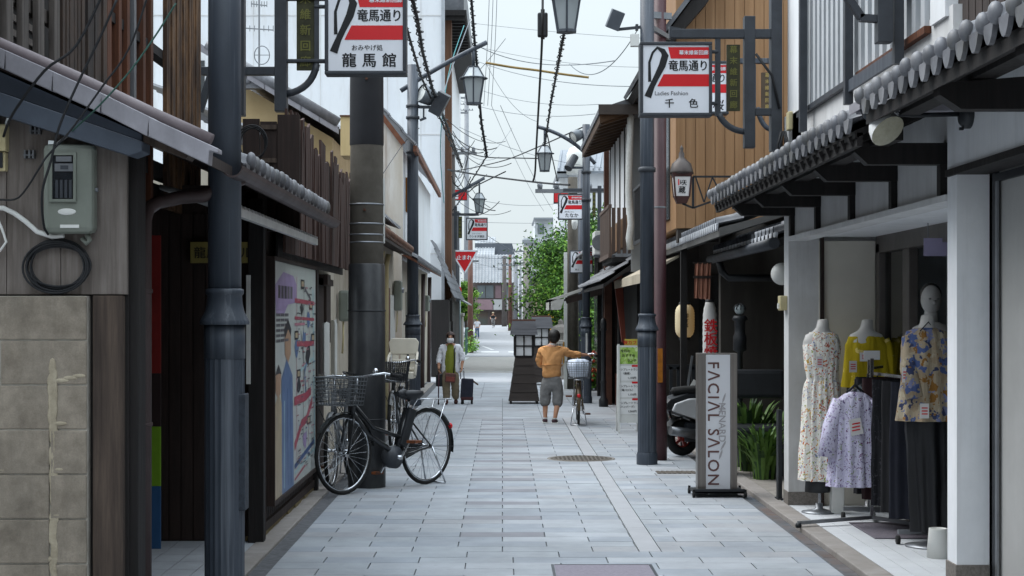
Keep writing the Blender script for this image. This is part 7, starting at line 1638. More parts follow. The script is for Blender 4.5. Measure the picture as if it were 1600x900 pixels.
# ---------------------------------------------------------------- bicycles
def bicycle(label, rear, front, col, r=.345, basket='wire', seat_child=False, rack=True, battery=False, lean=0, rear_basket=None, group='bicycles in the street', k=1.0, fork=.0):
    rear, front = Vector(rear), Vector(front); d = front-rear; ang = math.atan2(d.y, d.x); wb = d.length/k
    t = thing('bicycle', label, 'bicycle', (rear.x, rear.y, 0), ang, group); t.scale = (k, k, k)
    if lean: t.rotation_euler = (lean, 0, ang)
    for cx in (0, wb):
        b = MB(); wheel(b, cx, r, r, .036); w_ = b.build('wheel', rubber, t, local=True)
        b = MB(); b.tube([(cx+(r-.038)*math.cos(a), 0, r+(r-.038)*math.sin(a)) for a in (2*math.pi*i/40 for i in range(40))], .011, 6, closed=True); b.build('rim', chrome, w_, local=True)
        b = MB(); b.lathe([(.022, -.045), (.026, -.03), (.016, -.02), (.016, .02), (.026, .03), (.022, .045)], (cx, 0, r), 12, axis='y')
        for q in range(28):
            a = q*2*math.pi/28; s = .03 if q % 2 else -.03; o = .35 if (q//2) % 2 else -.35
            b.tube([(cx+.022*math.cos(a+o), s, r+.022*math.sin(a+o)), (cx+(r-.045)*math.cos(a), 0, r+(r-.045)*math.sin(a))], .0016, 4, caps=False)
        b.build('hub', chrome, w_, local=True)
        a0, a1 = ((-.15, 2.5) if cx else (.35, 3.35)); a0, a1 = (a0, a1) if cx == 0 else (.6, 3.0)
        b = MB(); n = 18; pts = [(cx+(r+.014)*math.cos(a0+(a1-a0)*i/n), r+(r+.014)*math.sin(a0+(a1-a0)*i/n)) for i in range(n+1)]
        for (xa, za), (xb, zb) in zip(pts, pts[1:]):
            for ya, yb, dz in ((-.025, 0, 0), (0, .025, 0)): b.poly([(xa, ya, za - (.008 if ya else 0)), (xb, ya, zb - (.008 if ya else 0)), (xb, yb, zb - (.008 if yb else 0)), (xa, yb, za - (.008 if yb else 0))])
        b.tube([(cx, .05, r), (cx+(r+.01)*math.cos(a1-.15), .03, r+(r+.01)*math.sin(a1-.15))], .003, 4)
        b.build('mudguard', col, t, local=True, fix=False)
    bbx, bbz = .43, .28; hx, hz = wb-.13, .80; sx, sz = .26, .70
    b = MB(); b.tube([(hx+.02, 0, hz-.09), (hx-.18, 0, hz-.3), (bbx+.12, 0, bbz+.1), (bbx, 0, bbz)], .024, 10); b.tube([(hx+.005, 0, hz-.02), (hx-.25, 0, hz-.24), (sx+.12, 0, .46), (sx+.06, 0, .45)], .018, 10)
    b.tube([(bbx, 0, bbz), (sx-.0, 0, sz)], .02, 10)
    for s in (-1, 1): b.tube([(bbx, s*.03, bbz), (0, s*.06, r)], .011, 8); b.tube([(sx+.02, s*.02, sz-.06), (0, s*.06, r)], .009, 8)
    b.tube([(hx-.02, 0, hz+.06), (hx+.035, 0, hz-.12)], .024, 10); b.build('frame', col, t, local=True)
    b = MB()
    for s in (-1, 1): b.tube([(hx+.035, s*.03, hz-.12), (hx+.06, s*.05, hz-.2), (wb, s*.052, r)], .012, 8)
    b.build('fork', col, t, local=True)
    b = MB(); b.tube([(hx-.02, 0, hz+.06), (hx-.04, 0, hz+.2)], .013, 8); b.tube([(hx-.28, -.29, hz+.22), (hx-.12, -.24, hz+.25), (hx-.02, -.08, hz+.22), (hx-.02, .08, hz+.22), (hx-.12, .24, hz+.25), (hx-.28, .29, hz+.22)], .011, 8); hb = b.build('handlebar', chrome, t, local=True)
    for s in (-1, 1):
        b = MB(); b.tube([(hx-.3, s*.292, hz+.217), (hx-.18, s*.265, hz+.237)], .017, 8); b.build('grip', rubber, hb, local=True)
        b = MB(); b.tube([(hx-.13, s*.25, hz+.24), (hx-.12, s*.255, hz+.2), (hx-.24, s*.29, hz+.18)], .006, 5); b.build('brake_lever', chrome, hb, local=True)
    b = MB(); b.lathe([(.028, -.02), (.03, 0), (.018, .02), (0, .025)], (hx-.1, .16, hz+.27), 12, caps=False); b.build('bell', chrome, t, local=True)
    b = MB(); b.tube([(hx+.0, -.03, hz+.2), (hx+.06, -.14, hz-.05), (hx-.2, -.05, hz-.35)], .004, 4); b.tube([(hx+.0, .03, hz+.2), (hx+.08, .1, hz-.0), (hx+.03, .02, hz-.2)], .004, 4); b.build('brake_cable', black_metal, t, local=True)
    b = MB(); b.tube([(sx, 0, sz), (sx-.03, 0, sz+.12)], .013, 8); b.build('seat_post', chrome, t, local=True)
    b = MB(); cloth_loft(b, [(sx-.05, 0, sz+.09, .09, .06, 0), (sx-.05, 0, sz+.13, .135, .1, 0), (sx-.05, 0, sz+.165, .13, .095, 0), (sx-.05, 0, sz+.175, .01, .01, 0)], seg=24); b.tube([(sx+.05, 0, sz+.14), (sx+.14, 0, sz+.15)], [.05, .022], 12); b.build('saddle', black_metal, t, local=True)
    b = MB(); b.lathe([(.095, -.052), (.095, -.048)], (bbx, 0, bbz), 24, axis='y'); b.lathe([(.02, -.08), (.02, .08)], (bbx, 0, bbz), 10, axis='y')
    b.bar((bbx, -.075, bbz), (bbx+.1, -.085, bbz-.14), .022, .012); b.bar((bbx, .075, bbz), (bbx-.1, .085, bbz+.14), .022, .012); cr = b.build('crank', chrome, t, local=True)
    for q in (-1, 1): b = MB(); b.box(bbx-q*.1-.045, bbx-q*.1+.045, q*.09, q*.19, bbz+q*.14-.012, bbz+q*.14+.012); b.build('pedal', mat('pedal_mat', '#2a2522', '#8a4a22', .6, 20), cr, local=True)
    b = MB(); b.prism([(bbx+.11, -.058, bbz-.02), (bbx+.08, -.058, bbz+.09), (-.02, -.058, r+.05), (-.05, -.058, r-.03), (bbx, -.058, bbz-.1)], (0, -.012, 0)); b.build('chain_guard', col, t, local=True, bevel=.004)
    if battery:
        b = MB(); b.obox((bbx-.14, 0, bbz+.26), (.09, .1, .36), (0, -.38, 0)); b.build('battery', black_metal, t, local=True, bevel=.015)
        b = MB(); b.lathe([(.0, -.075), (.09, -.07), (.1, -.02), (.1, .03), (0, .05)], (bbx+.02, 0, bbz+.0), 20, axis='y', caps=False); b.build('motor', dark_frame, t, local=True)
    if rack:
        zr = r*2+.07; b = MB()
        for s in (-.06, -.02, .02, .06): b.tube([(-.28, s, zr), (.2, s, zr+.02)], .005, 5)
        b.tube([(-.28, -.07, zr), (-.28, .07, zr)], .006, 5); b.tube([(.2, -.07, zr+.02), (.2, .07, zr+.02)], .006, 5)
        for s in (-1, 1): b.tube([(-.2, s*.07, zr), (0, s*.065, r)], .006, 5); b.tube([(.2, s*.07, zr+.02), (sx+.01, s*.03, sz-.04)], .006, 5)
        b.build('rear_rack', chrome, t, local=True)
    b = MB()
    for s in (-1, 1): b.tube([(0, s*.07, r), (-.13, s*.12, .015)], .008, 6)
    b.tube([(-.13, -.12, .012), (-.13, .12, .012)], .008, 6); b.build('kickstand', chrome, t, local=True)
    b = MB(); b.ball((-(r+.025)*math.cos(.45), 0, r+(r+.03)*math.sin(.45)), (.022, .028, .03), 10, 8); b.build('reflector', red_sign, t, local=True)
    def wbasket(x0, x1, y0, y1, z0, z1, m_, name='basket', step=.034, rr=.0026):
        b = MB(); f = .84; cx, cy = (x0+x1)/2, (y0+y1)/2
        def ring(z):
            g = f+(1-f)*(z-z0)/(z1-z0); return [Vector((cx+(x-cx)*g, cy+(y_-cy)*g, z)) for x, y_ in ((x0, y0), (x1, y0), (x1, y1), (x0, y1))]
        z = z0; q = 0
        while z <= z1+.001: b.tube(ring(z)+[ring(z)[0]], rr*(1.9 if z >= z1-step*.6 else 1), 4, caps=False); z += step; q += 1
        A, B = ring(z0), ring(z1)
        for i in range(4):
            n = int((A[(i+1) % 4]-A[i]).length/step)+1
            for j in range(n): b.tube([A[i].lerp(A[(i+1) % 4], j/n), B[i].lerp(B[(i+1) % 4], j/n)], rr, 4, caps=False)
        n = int((x1-x0)/step)
        for j in range(n): x = A[0].x+(A[1].x-A[0].x)*j/n; b.tube([(x, A[0].y, z0), (x, A[3].y, z0)], rr, 4, caps=False)
        return b.build(name, m_, t, local=True)
    if basket == 'wire': wbasket(hx+.03, hx+.33, -.19, .19, hz-.02, hz+.22, mat('basket_wire', '#74777a', '#5e6164', .4, 8, metal=.7))
    elif basket == 'mesh':
        wbasket(hx+.03, hx+.33, -.2, .2, hz+.0, hz+.24, black_metal, step=.022, rr=.004)
    if seat_child:
        zr = r*2+.1; cs = mat('child_seat', '#d8d2c4', '#cbc5b6', .5, 4, bump=.02)
        b = MB(); cen = [(-.2, .1), (-.23, .2), (-.25, .3)]
        for q in range(3): b.prism([(-.22-.02*q, -.15+.105*q, zr+.08), (-.26, -.15+.105*q, zr+.3), (-.24, -.15+.105*q, zr+.3), (-.2-.02*q, -.15+.105*q, zr+.08)], (0, .085, 0))
        for zz in (.1, .2): b.box(-.255, -.215, -.15, .145, zr+zz, zr+zz+.035)
        hp = [(-.17, .3), (-.19, .45), (-.15, .5), (.15, .5), (.19, .45), (.17, .3)]
        b.prism([(-.27, yy_, zr+zz_) for yy_, zz_ in hp], (.04, 0, 0)); b.box(-.24, .08, -.15, .15, zr+.0, zr+.08)
        b.build('child_seat', cs, t, local=True, bevel=.03)
        b = MB()
        for s in (-1, 1): b.tube([(-.24, s*.17, zr+.32), (-.05, s*.18, zr+.24), (.08, s*.17, zr+.04)], .018, 8)
        b.build('child_seat_rail', cs, t, local=True)
    if rear_basket:
        o = wbasket(-.3, .1, -.19, .19, r*2+.09, r*2+.33, mat('basket_wire', '#74777a'), 'rear_basket')
        b = MB(); cloth_loft(b, [(-.1, 0, r*2+.11, .14, .13, .004), (-.1, 0, r*2+.25, .17, .16, .008), (-.1, 0, r*2+.35, .15, .14, .014), (-.1, 0, r*2+.37, .08, .08, .01), (-.1, 0, r*2+.375, .005, .005, 0)], 9, 1, 40); b.build('liner_bag', mat('white_bag', '#cfd6e2', '#bcc5d4', .5, 10, bump=.3), t, local=True)
    return t
bike_black = mat('bike_black', '#1d1f22', '#17191b', .3, 5, bump=0, coat=.3)
bicycle('black electric bicycle with a wire front basket in front of the concrete utility pole', (U(666, 15.0), 15.0), (U(537, 14.12), 14.12), bike_black, r=.352, battery=True, k=1.02)
bicycle('bicycle with a dark mesh basket and white child seat behind the utility pole', (U(628, 19.9), 19.9), (U(613, 18.8), 18.8), bike_black, basket='mesh', seat_child=True)
bicycle('bicycle with a wire basket squeezed between the map poster and the utility pole', (-1.5, 15.75), (U(518, 14.65), 14.65), mat('bike_silver', '#7d8083', '#6b6e71', .35, 5, metal=.5, bump=0))
bicycle('bicycle with a white bag in its rear basket held by the woman in orange', (U(904, 22.9), 22.9), (U(900, 24.0)+.02, 24.0), mat('bike_brown', '#5a4a38', '#49402f', .4, 5, metal=.3, bump=0), r=.31, basket=None, rear_basket=True, k=.96)
# ================================================================ PEOPLE
def skin_mesh(name, joints, edges, m, parent, root=None, sub=2, wrinkle=0):      # joints: name -> (pos, radius or (rx, ry))
    names = list(joints); idx = {n: i for i, n in enumerate(names)}
    if root: names.remove(root); names.insert(0, root); idx = {n: i for i, n in enumerate(names)}
    me = bpy.data.meshes.new(name); me.from_pydata([joints[n][0] for n in names], [(idx[a], idx[c]) for a, c in edges], [])
    o = bpy.data.objects.new(name, me); COL.objects.link(o)
    o.modifiers.new('skin', 'SKIN').use_smooth_shade = True
    sv = me.skin_vertices[0].data
    for i, n in enumerate(names):
        r = joints[n][1]; sv[i].radius = r if isinstance(r, tuple) else (r, r)
        sv[i].use_root = (i == 0)
    sb = o.modifiers.new('sub', 'SUBSURF'); sb.levels = sub; sb.render_levels = sub
    bpy.context.view_layer.update()
    new = bpy.data.meshes.new_from_object(o.evaluated_get(bpy.context.evaluated_depsgraph_get()))
    o.modifiers.clear(); o.data = new; bpy.data.meshes.remove(me)
    new.materials.clear(); new.materials.append(m)
    if wrinkle:
        from mathutils import noise as _nz
        nr = [v.normal.copy() for v in new.vertices]
        for v, q in zip(new.vertices, nr): v.co += q*wrinkle*(_nz.noise(Vector((v.co.x*16, v.co.y*16, v.co.z*26))) + .6*_nz.noise(Vector((v.co.x*34+5, v.co.y*34, v.co.z*44))))
    for p in new.polygons: p.use_smooth = True
    o.parent = parent; return o
def chain(*n): return list(zip(n, n[1:]))
skin_m = mat('skin', '#b98a6e', '#aa7b60', .6, 6, bump=0); hair_d = mat('hair_dark', '#1d1917', '#141110', .6, 12, stretch=(3, 3, 1), bump=.4); hair_b = mat('hair_brown', '#43302a', '#33241f', .6, 12, stretch=(3, 3, 1), bump=.4)
def hand(J, E, wrist, pos, d, curl, s=1.0, pre=''):       # palm and five fingers; d = pointing direction, curl = direction the fingers bend towards
    d = Vector(d).normalized(); c = Vector(curl).normalized(); side = d.cross(c).normalized(); p = Vector(pos)
    J[pre+'palm'] = (tuple(p + d*.035*s), (.026*s, .02*s)); E.append((wrist, pre+'palm'))
    for i, (o, l) in enumerate(((-.026, .055), (-.009, .064), (.009, .06), (.025, .048))):
        a = p + d*.06*s + side*o*s; b_ = a + d*l*.55*s + c*.012*s; e_ = b_ + d*l*.25*s + c*l*.5*s
        J[f'{pre}f{i}a'] = (tuple(a), .0095*s); J[f'{pre}f{i}b'] = (tuple(b_), .0085*s); J[f'{pre}f{i}c'] = (tuple(e_), .0075*s)
        E += [(pre+'palm', f'{pre}f{i}a'), (f'{pre}f{i}a', f'{pre}f{i}b'), (f'{pre}f{i}b', f'{pre}f{i}c')]
    a = p + d*.02*s + side*.03*s; b_ = a + d*.03*s + side*.02*s + c*.015*s
    J[pre+'t0'] = (tuple(a), .011*s); J[pre+'t1'] = (tuple(b_), .009*s); E += [(pre+'palm', pre+'t0'), (pre+'t0', pre+'t1')]
def face(par, c, s, f=-1, mask=None):                 # c = head centre, f = -1 faces the camera
    c = Vector(c)
    b = MB()
    for q in (-1, 1): b.ball(c+Vector((q*.032*s, f*.084*s, .008*s)), (.012*s, .008*s, .008*s), 8, 6)
    b.build('eye', ink, par, local=True)
    b = MB()
    for q in (-1, 1): b.bar(c+Vector((q*.018*s, f*.09*s, .027*s)), c+Vector((q*.048*s, f*.082*s, .029*s)), .008*s, .006*s)
    b.build('eyebrow', hair_d, par, local=True)
    if mask:
        b = MB(); cloth_loft(b, [(c.x, c.y+f*.045*s, c.z-.005*s, .05*s, .045*s, 0), (c.x, c.y+f*.05*s, c.z-.025*s, .063*s, .055*s, 0), (c.x, c.y+f*.05*s, c.z-.06*s, .066*s, .058*s, 0), (c.x, c.y+f*.04*s, c.z-.09*s, .05*s, .045*s, 0)], seg=24)
        b.build('face_mask', mask, par, local=True)
# ---- woman with the bicycle, seen from behind
yw = 23.4; t = thing('person', 'woman in an orange jacket and grey cropped trousers pushing a bicycle away', 'person', (U(862, yw), yw, 0))
J = {'hip': ((0, 0, .66), (.085, .06)), 'waist': ((0, 0, .80), (.09, .06)), 'chest': ((-.005, .01, .97), (.11, .07)), 'sh': ((-.005, .01, 1.08), (.09, .07)), 'neck': ((0, .02, 1.15), .042),
     'skull': ((.035, .035, 1.2), (.06, .065)), 'head': ((.04, .035, 1.26), (.068, .08)), 'top': ((.04, .03, 1.325), (.045, .055)),
     'lhip': ((-.075, 0, .56), .06), 'lknee': ((-.09, .03, .34), .048), 'lcalf': ((-.095, -.0, .22), .042), 'lank': ((-.095, -.03, .06), .028), 'lheel': ((-.095, -.045, .035), .028), 'ltoe': ((-.1, .1, .03), .028),
     'rhip': ((.08, 0, .56), .06), 'rknee': ((.09, -.0, .34), .048), 'rcalf': ((.07, -.08, .22), .042), 'rank': ((.04, -.13, .06), .028), 'rheel': ((.03, -.15, .035), .028), 'rtoe': ((.06, .0, .03), .028),
     'lsh': ((-.14, .01, 1.06), .05), 'lel': ((-.16, .08, .86), .038), 'lwr': ((-.1, .2, .82), .026),
     'rsh': ((.14, .01, 1.06), .05), 'rel': ((.3, .1, 1.0), .038), 'rwr': ((.48, .22, .99), .026)}
E_ = chain('hip', 'waist', 'chest', 'sh', 'neck', 'skull', 'head', 'top') + chain('hip', 'lhip', 'lknee', 'lcalf', 'lank', 'lheel') + [('lheel', 'ltoe')] + chain('hip', 'rhip', 'rknee', 'rcalf', 'rank', 'rheel') + [('rheel', 'rtoe')] + chain('sh', 'lsh', 'lel', 'lwr') + chain('sh', 'rsh', 'rel', 'rwr')
hand(J, E_, 'rwr', (.49, .225, .99), (1, .5, 0), (0, .2, -1), 1.0, 'R'); hand(J, E_, 'lwr', (-.09, .21, .82), (.7, .6, .1), (0, 0, -1), 1.0, 'L')
skin_mesh('body', J, E_, skin_m, t, 'hip')
orange = mat('orange_cloth', '#dfa46c', '#cd925a', .95, 9, bump=.9)
J = {'hem': ((0, 0, .655), (.165, .105)), 'low': ((0, 0, .72), (.16, .10)), 'mid': ((0, 0, .85), (.15, .1)), 'chest': ((-.005, .01, .98), (.16, .108)), 'sh': ((-.005, .01, 1.08), (.12, .085)), 'col': ((0, .02, 1.125), (.06, .055)),
     'lsh': ((-.15, .01, 1.055), .068), 'lel': ((-.185, .06, .88), .058), 'lcuf': ((-.13, .17, .83), .046), 'rsh': ((.15, .01, 1.06), .068), 'rel': ((.3, .1, 1.0), .058), 'rcuf': ((.44, .2, .99), .046)}
skin_mesh('jacket', J, chain('hem', 'low', 'mid', 'chest', 'sh', 'col') + chain('sh', 'lsh', 'lel', 'lcuf') + chain('sh', 'rsh', 'rel', 'rcuf'), orange, t, 'chest', 3, .011)
J = {'w': ((0, 0, .71), (.135, .09)), 'hip': ((0, 0, .63), (.15, .1)), 'lh': ((-.08, 0, .54), .1), 'lk': ((-.095, .015, .36), .088), 'le': ((-.1, .0, .23), .08), 'rh': ((.085, 0, .54), .1), 'rk': ((.09, -.02, .36), .088), 're': ((.075, -.06, .22), .08)}
skin_mesh('trousers', J, chain('w', 'hip', 'lh', 'lk', 'le') + chain('hip', 'rh', 'rk', 're'), mat('grey_cloth', '#7d7c7b', '#6c6b6a', .9, 14, bump=.3), t, 'hip', 3, .009)
b = MB(); b.ball((.038, .022, 1.275), (.09, .1, .098), 18, 12); b.ball((.036, -.0, 1.23), (.075, .075, .065), 16, 10); b.build('hair', hair_d, t, local=True, smooth=True)
b = MB(); cloth_loft(b, [(.01, .02, 1.13, .062, .06, 0), (.012, .025, 1.165, .052, .055, 0)], seg=24); b.build('collar', plastic_w, t, local=True)
for s, (ax, ay, bx, by) in (('l', (-.095, -.05, -.1, .1)), ('r', (.03, -.155, .06, .0))):
    b = MB(); b.tube([(ax, ay, .035), ((ax+bx)/2, (ay+by)/2, .036), (bx, by, .03)], [.035, .036, .032], 12); b.ball((ax, ay, .04), (.036, .04, .035), 10, 8); b.ball((bx, by, .028), (.034, .045, .026), 10, 8); sh_ = b.build('shoe', mat('plum_shoe', '#4a3038', '#38242b', .7, 8), t, local=True)
    b = MB(); b.box(min(ax, bx)-.036, max(ax, bx)+.03, ay-.04, by+.045, .0, .016); b.build('sole', plastic_w, sh_, local=True, bevel=.006)
    b = MB(); b.lathe([(.034, .065), (.035, .085)], (ax+.005, ay+.012, 0), 14, caps=False); b.build('sock', plastic_w, t, local=True)
# ---- masked woman with cane and trolley
yw = 28.3; t = thing('person', 'woman in a white shirt and green top with mask, cane and wheeled trolley', 'person', (U(704, yw), yw, 0))
J = {'hip': ((0, 0, .62), (.08, .06)), 'waist': ((0, .005, .75), (.08, .055)), 'chest': ((0, .0, .91), (.095, .06)), 'sh': ((0, -.01, 1.02), (.085, .065)), 'neck': ((0, -.03, 1.08), .04), 'skull': ((0, -.045, 1.12), (.055, .06)), 'head': ((0, -.05, 1.18), (.065, .078)), 'top': ((0, -.045, 1.24), (.045, .055)),
     'nose': ((0, -.135, 1.175), .008),
     'lhip': ((-.075, 0, .52), .06), 'lknee': ((-.075, -.04, .3), .05), 'lank': ((-.07, .0, .06), .03), 'ltoe': ((-.08, -.13, .03), .03), 'rhip': ((.075, 0, .52), .06), 'rknee': ((.08, .03, .3), .05), 'rank': ((.09, .12, .06), .03), 'rtoe': ((.1, 0, .03), .03),
     'lsh': ((-.14, 0, 1.0), .048), 'lel': ((-.21, -.01, .8), .038), 'lwr': ((-.2, -.1, .655), .025), 'rsh': ((.14, 0, 1.0), .048), 'rel': ((.22, -.0, .82), .038), 'rwr': ((.2, -.06, .67), .025)}
E_ = chain('hip', 'waist', 'chest', 'sh', 'neck', 'skull', 'head', 'top') + [('head', 'nose')] + chain('hip', 'lhip', 'lknee', 'lank', 'ltoe') + chain('hip', 'rhip', 'rknee', 'rank', 'rtoe') + chain('sh', 'lsh', 'lel', 'lwr') + chain('sh', 'rsh', 'rel', 'rwr')
hand(J, E_, 'lwr', (-.2, -.105, .645), (0, -.5, -1), (1, -.2, .2), 1.0, 'L'); hand(J, E_, 'rwr', (.2, -.065, .66), (0, -.5, -1), (-1, -.2, .2), 1.0, 'R')
skin_mesh('body', J, E_, skin_m, t, 'hip'); face(t, (0, -.05, 1.175), 1.0, -1, mat('mask_white', '#dadadb', '#cfcfd0', .8, 3, bump=0))
b = MB(); cloth_loft(b, [(0, -.01, .52, .105, .1, .006), (0, -.012, .7, .105, .1, .005), (0, -.012, .9, .108, .1, .003), (0, -.01, 1.02, .09, .07, 0), (0, -.02, 1.06, .05, .05, 0)], 7, 1, 40); b.build('top', mat('moss_top', '#848a34', '#747a2c', .9, 8, bump=.2), t, local=True)
wsh = mat('white_shirt', '#e4e5e9', '#d8d9de', .85, 6, bump=.3)
J = {'hem': ((0, .02, .46), (.2, .12)), 'mid': ((0, .02, .72), (.175, .11)), 'chest': ((0, .015, .9), (.165, .105)), 'sh': ((0, .01, 1.01), (.11, .07)), 'col': ((0, .0, 1.06), (.06, .05)), 'lsh': ((-.145, 0, 1.0), .062), 'lel': ((-.205, -.01, .8), .052), 'lcuf': ((-.2, -.06, .71), .046), 'rsh': ((.145, 0, 1.0), .062), 'rel': ((.21, 0, .82), .052), 'rcuf': ((.205, -.03, .73), .046)}
sh_ = skin_mesh('shirt', J, chain('hem', 'mid', 'chest', 'sh', 'col') + chain('sh', 'lsh', 'lel', 'lcuf') + chain('sh', 'rsh', 'rel', 'rcuf'), wsh, t, 'chest', 3, .010)
bm_ = bmesh.new(); bm_.from_mesh(sh_.data)       # the shirt hangs open in front
bmesh.ops.delete(bm_, geom=[f for f in bm_.faces if abs(f.calc_center_median().x) < .062 + .03*max(0, .9-f.calc_center_median().z) and f.calc_center_median().y < .0], context='FACES'); bm_.to_mesh(sh_.data); bm_.free()
J = {'w': ((0, 0, .66), (.115, .085)), 'hip': ((0, 0, .58), (.13, .095)), 'lh': ((-.075, 0, .5), .09), 'lk': ((-.075, -.03, .28), .075), 'le': ((-.07, .0, .07), .066), 'rh': ((.075, 0, .5), .09), 'rk': ((.08, .03, .28), .075), 're': ((.09, .11, .07), .066)}
skin_mesh('trousers', J, chain('w', 'hip', 'lh', 'lk', 'le') + chain('hip', 'rh', 'rk', 're'), mat('khaki_cloth', '#8d8069', '#7b6f5a', .9, 10, bump=.3), t, 'hip', 3, .009)
b = MB(); b.ball((0, -.03, 1.2), (.082, .085, .085), 18, 12); b.ball((0, .0, 1.14), (.085, .06, .09), 16, 10); hb_ = b.build('hair', hair_b, t, local=True, smooth=True)
bm_ = bmesh.new(); bm_.from_mesh(hb_.data); bmesh.ops.delete(bm_, geom=[f for f in bm_.faces if f.calc_center_median().y < -.075 and f.calc_center_median().z < 1.225], context='FACES'); bm_.to_mesh(hb_.data); bm_.free()
for ax, ay in ((-.075, -.13), (.095, .0)):
    b = MB(); b.tube([(ax, ay+.14, .035), (ax, ay+.06, .04), (ax, ay, .03)], [.036, .038, .034], 12); b.ball((ax, ay-.01, .028), (.036, .045, .026), 10, 8); b.build('shoe', mat('dark_red_shoe', '#4c2420', '#3b1a17', .6, 8), t, local=True)
def at_(dx, dy, z): return Vector((U(704, yw)+dx, yw+dy, z))
tt = thing('walking_cane', 'dark red walking cane held by the masked woman', 'cane', at_(-.2, -.13, 0))
b = MB(); b.tube([at_(-.21, -.14, .0), at_(-.2, -.135, .60)], .011, 8); b.build('shaft', mat('cane_red', '#4b2530', '#3a1c25', .4, 6), tt)
b = MB(); b.tube([at_(-.2, -.135, .6), at_(-.2, -.15, .625), at_(-.2, -.08, .63)], .014, 8); b.build('handle', black_metal, tt)
b = MB(); b.lathe([(.015, 0), (.015, .03)], at_(-.21, -.14, 0), 10); b.build('tip', rubber, tt)
tt = thing('shoulder_bag', 'small red brown shoulder bag hanging at the masked woman\'s hip', 'bag', at_(.0, -.13, .5))
b = MB(); b.obox(at_(.0, -.14, .47), (.19, .07, .17), (0, .1, 0)); b.build('pouch', mat('bag_brown', '#6b4a42', '#553932', .7, 10), tt, bevel=.02)
b = MB(); b.obox(at_(.0, -.178, .45), (.15, .012, .08), (0, .1, 0)); b.build('pocket', mat('bag_red', '#85443a', '#6f372f', .7, 10), tt, bevel=.005)
b = MB(); b.tube([at_(.06, -.14, .55), at_(.075, -.11, .75), at_(.07, -.1, .95), at_(.09, -.03, 1.04)], .012, 6); b.build('strap', black_metal, tt)
tt = thing('dark_handbag', 'black handbag hanging behind the cane side of the masked woman', 'bag', at_(-.17, .02, .4))
b = MB(); b.obox(at_(-.17, .03, .42), (.18, .1, .22)); b.build('pouch', black_metal, tt, bevel=.02)
b = MB(); b.tube([at_(-.22, .03, .53), at_(-.19, .0, .72), at_(-.13, .03, .53)], .01, 6); b.build('handle', black_metal, tt)
tt = thing('trolley_bag', 'navy wheeled trolley bag pulled by the masked woman', 'trolley bag', at_(.26, .05, 0))
b = MB(); b.obox(at_(.29, .05, .27), (.22, .17, .36), (0, .05, 0)); b.build('case', mat('navy_case', '#272a38', '#1e212c', .8, 12, bump=.2), tt, bevel=.025)
b = MB(); b.obox(at_(.29, .05, .1), (.22, .175, .06)); b.build('bottom_trim', mat('trolley_red', '#4a2426', '#3a1b1d', .7, 8), tt, bevel=.01)
b = MB()
for dx in (.18, .24): b.tube([at_(dx+.0, -.02, .44), at_(dx-.01, -.06, .63)], .011, 6)
b.tube([at_(.165, -.065, .635), at_(.235, -.065, .635)], .014, 6); b.build('handle', chrome, tt)
b = MB(); b.obox(at_(.43, .05, .38), (.14, .02, .03), (0, .6, 0)); b.build('strap', mat('tan_strap', '#6d5a4a', '#5a4a3c', .8, 6), tt)
for dx, dy in ((.2, -.02), (.38, -.02), (.22, .12), (.37, .12)): b = MB(); b.lathe([(.038, -.015), (.038, .015)], at_(dx, dy, .038), 14, axis='x'); b.build('wheel', rubber, tt)
# ---- distant pedestrian and cyclist
yw = 104.0; t = thing('person', 'distant pedestrian in white shirt and blue jeans on the far road', 'person', (U(745.5, yw), yw, -.014))
s = .76
J = {'hip': ((0, 0, .9), (.15, .11)), 'waist': ((0, 0, 1.1), (.13, .1)), 'chest': ((0, 0, 1.3), (.16, .11)), 'sh': ((0, 0, 1.42), (.1, .08)), 'neck': ((0, 0, 1.5), .05), 'skull': ((0, -.02, 1.55), .075), 'head': ((0, -.02, 1.62), (.08, .09)), 'top': ((0, -.01, 1.7), .05),
     'lhip': ((-.09, 0, .82), .09), 'lknee': ((-.1, -.03, .48), .06), 'lank': ((-.11, .02, .09), .04), 'ltoe': ((-.12, -.13, .04), .035), 'rhip': ((.09, 0, .82), .09), 'rknee': ((.1, .02, .48), .06), 'rank': ((.12, .08, .09), .04), 'rtoe': ((.13, -.06, .04), .035),
     'lsh': ((-.19, 0, 1.38), .06), 'lel': ((-.25, .03, 1.12), .045), 'lwr': ((-.22, -.1, .93), .03), 'rsh': ((.19, 0, 1.38), .06), 'rel': ((.24, .0, 1.12), .045), 'rwr': ((.2, -.18, 1.0), .03)}
E_ = chain('hip', 'waist', 'chest', 'sh', 'neck', 'skull', 'head', 'top') + chain('hip', 'lhip', 'lknee', 'lank', 'ltoe') + chain('hip', 'rhip', 'rknee', 'rank', 'rtoe') + chain('sh', 'lsh', 'lel', 'lwr') + chain('sh', 'rsh', 'rel', 'rwr')
hand(J, E_, 'lwr', (-.22, -.11, .92), (0, -.2, -1), (1, 0, 0), 1.1, 'L'); hand(J, E_, 'rwr', (.2, -.2, .99), (0, -1, 0), (0, 0, -1), 1.1, 'R')
sc_ = lambda d: {k: (tuple(c*s for c in v[0]), tuple(q*s for q in v[1]) if isinstance(v[1], tuple) else v[1]*s) for k, v in d.items()}
FJ, FE = dict(J), list(E_)
skin_mesh('body', sc_(J), E_, skin_m, t, 'hip')
skin_mesh('trousers', sc_({k: (J[k][0], (.17, .13) if k == 'hip' else .1 if 'hip' in k else .08) for k in ('hip', 'lhip', 'lknee', 'lank', 'rhip', 'rknee', 'rank')}), chain('hip', 'lhip', 'lknee', 'lank') + chain('hip', 'rhip', 'rknee', 'rank'), mat('jeans', '#5a708c', '#4a5f7a', .9, 10), t, 'hip')
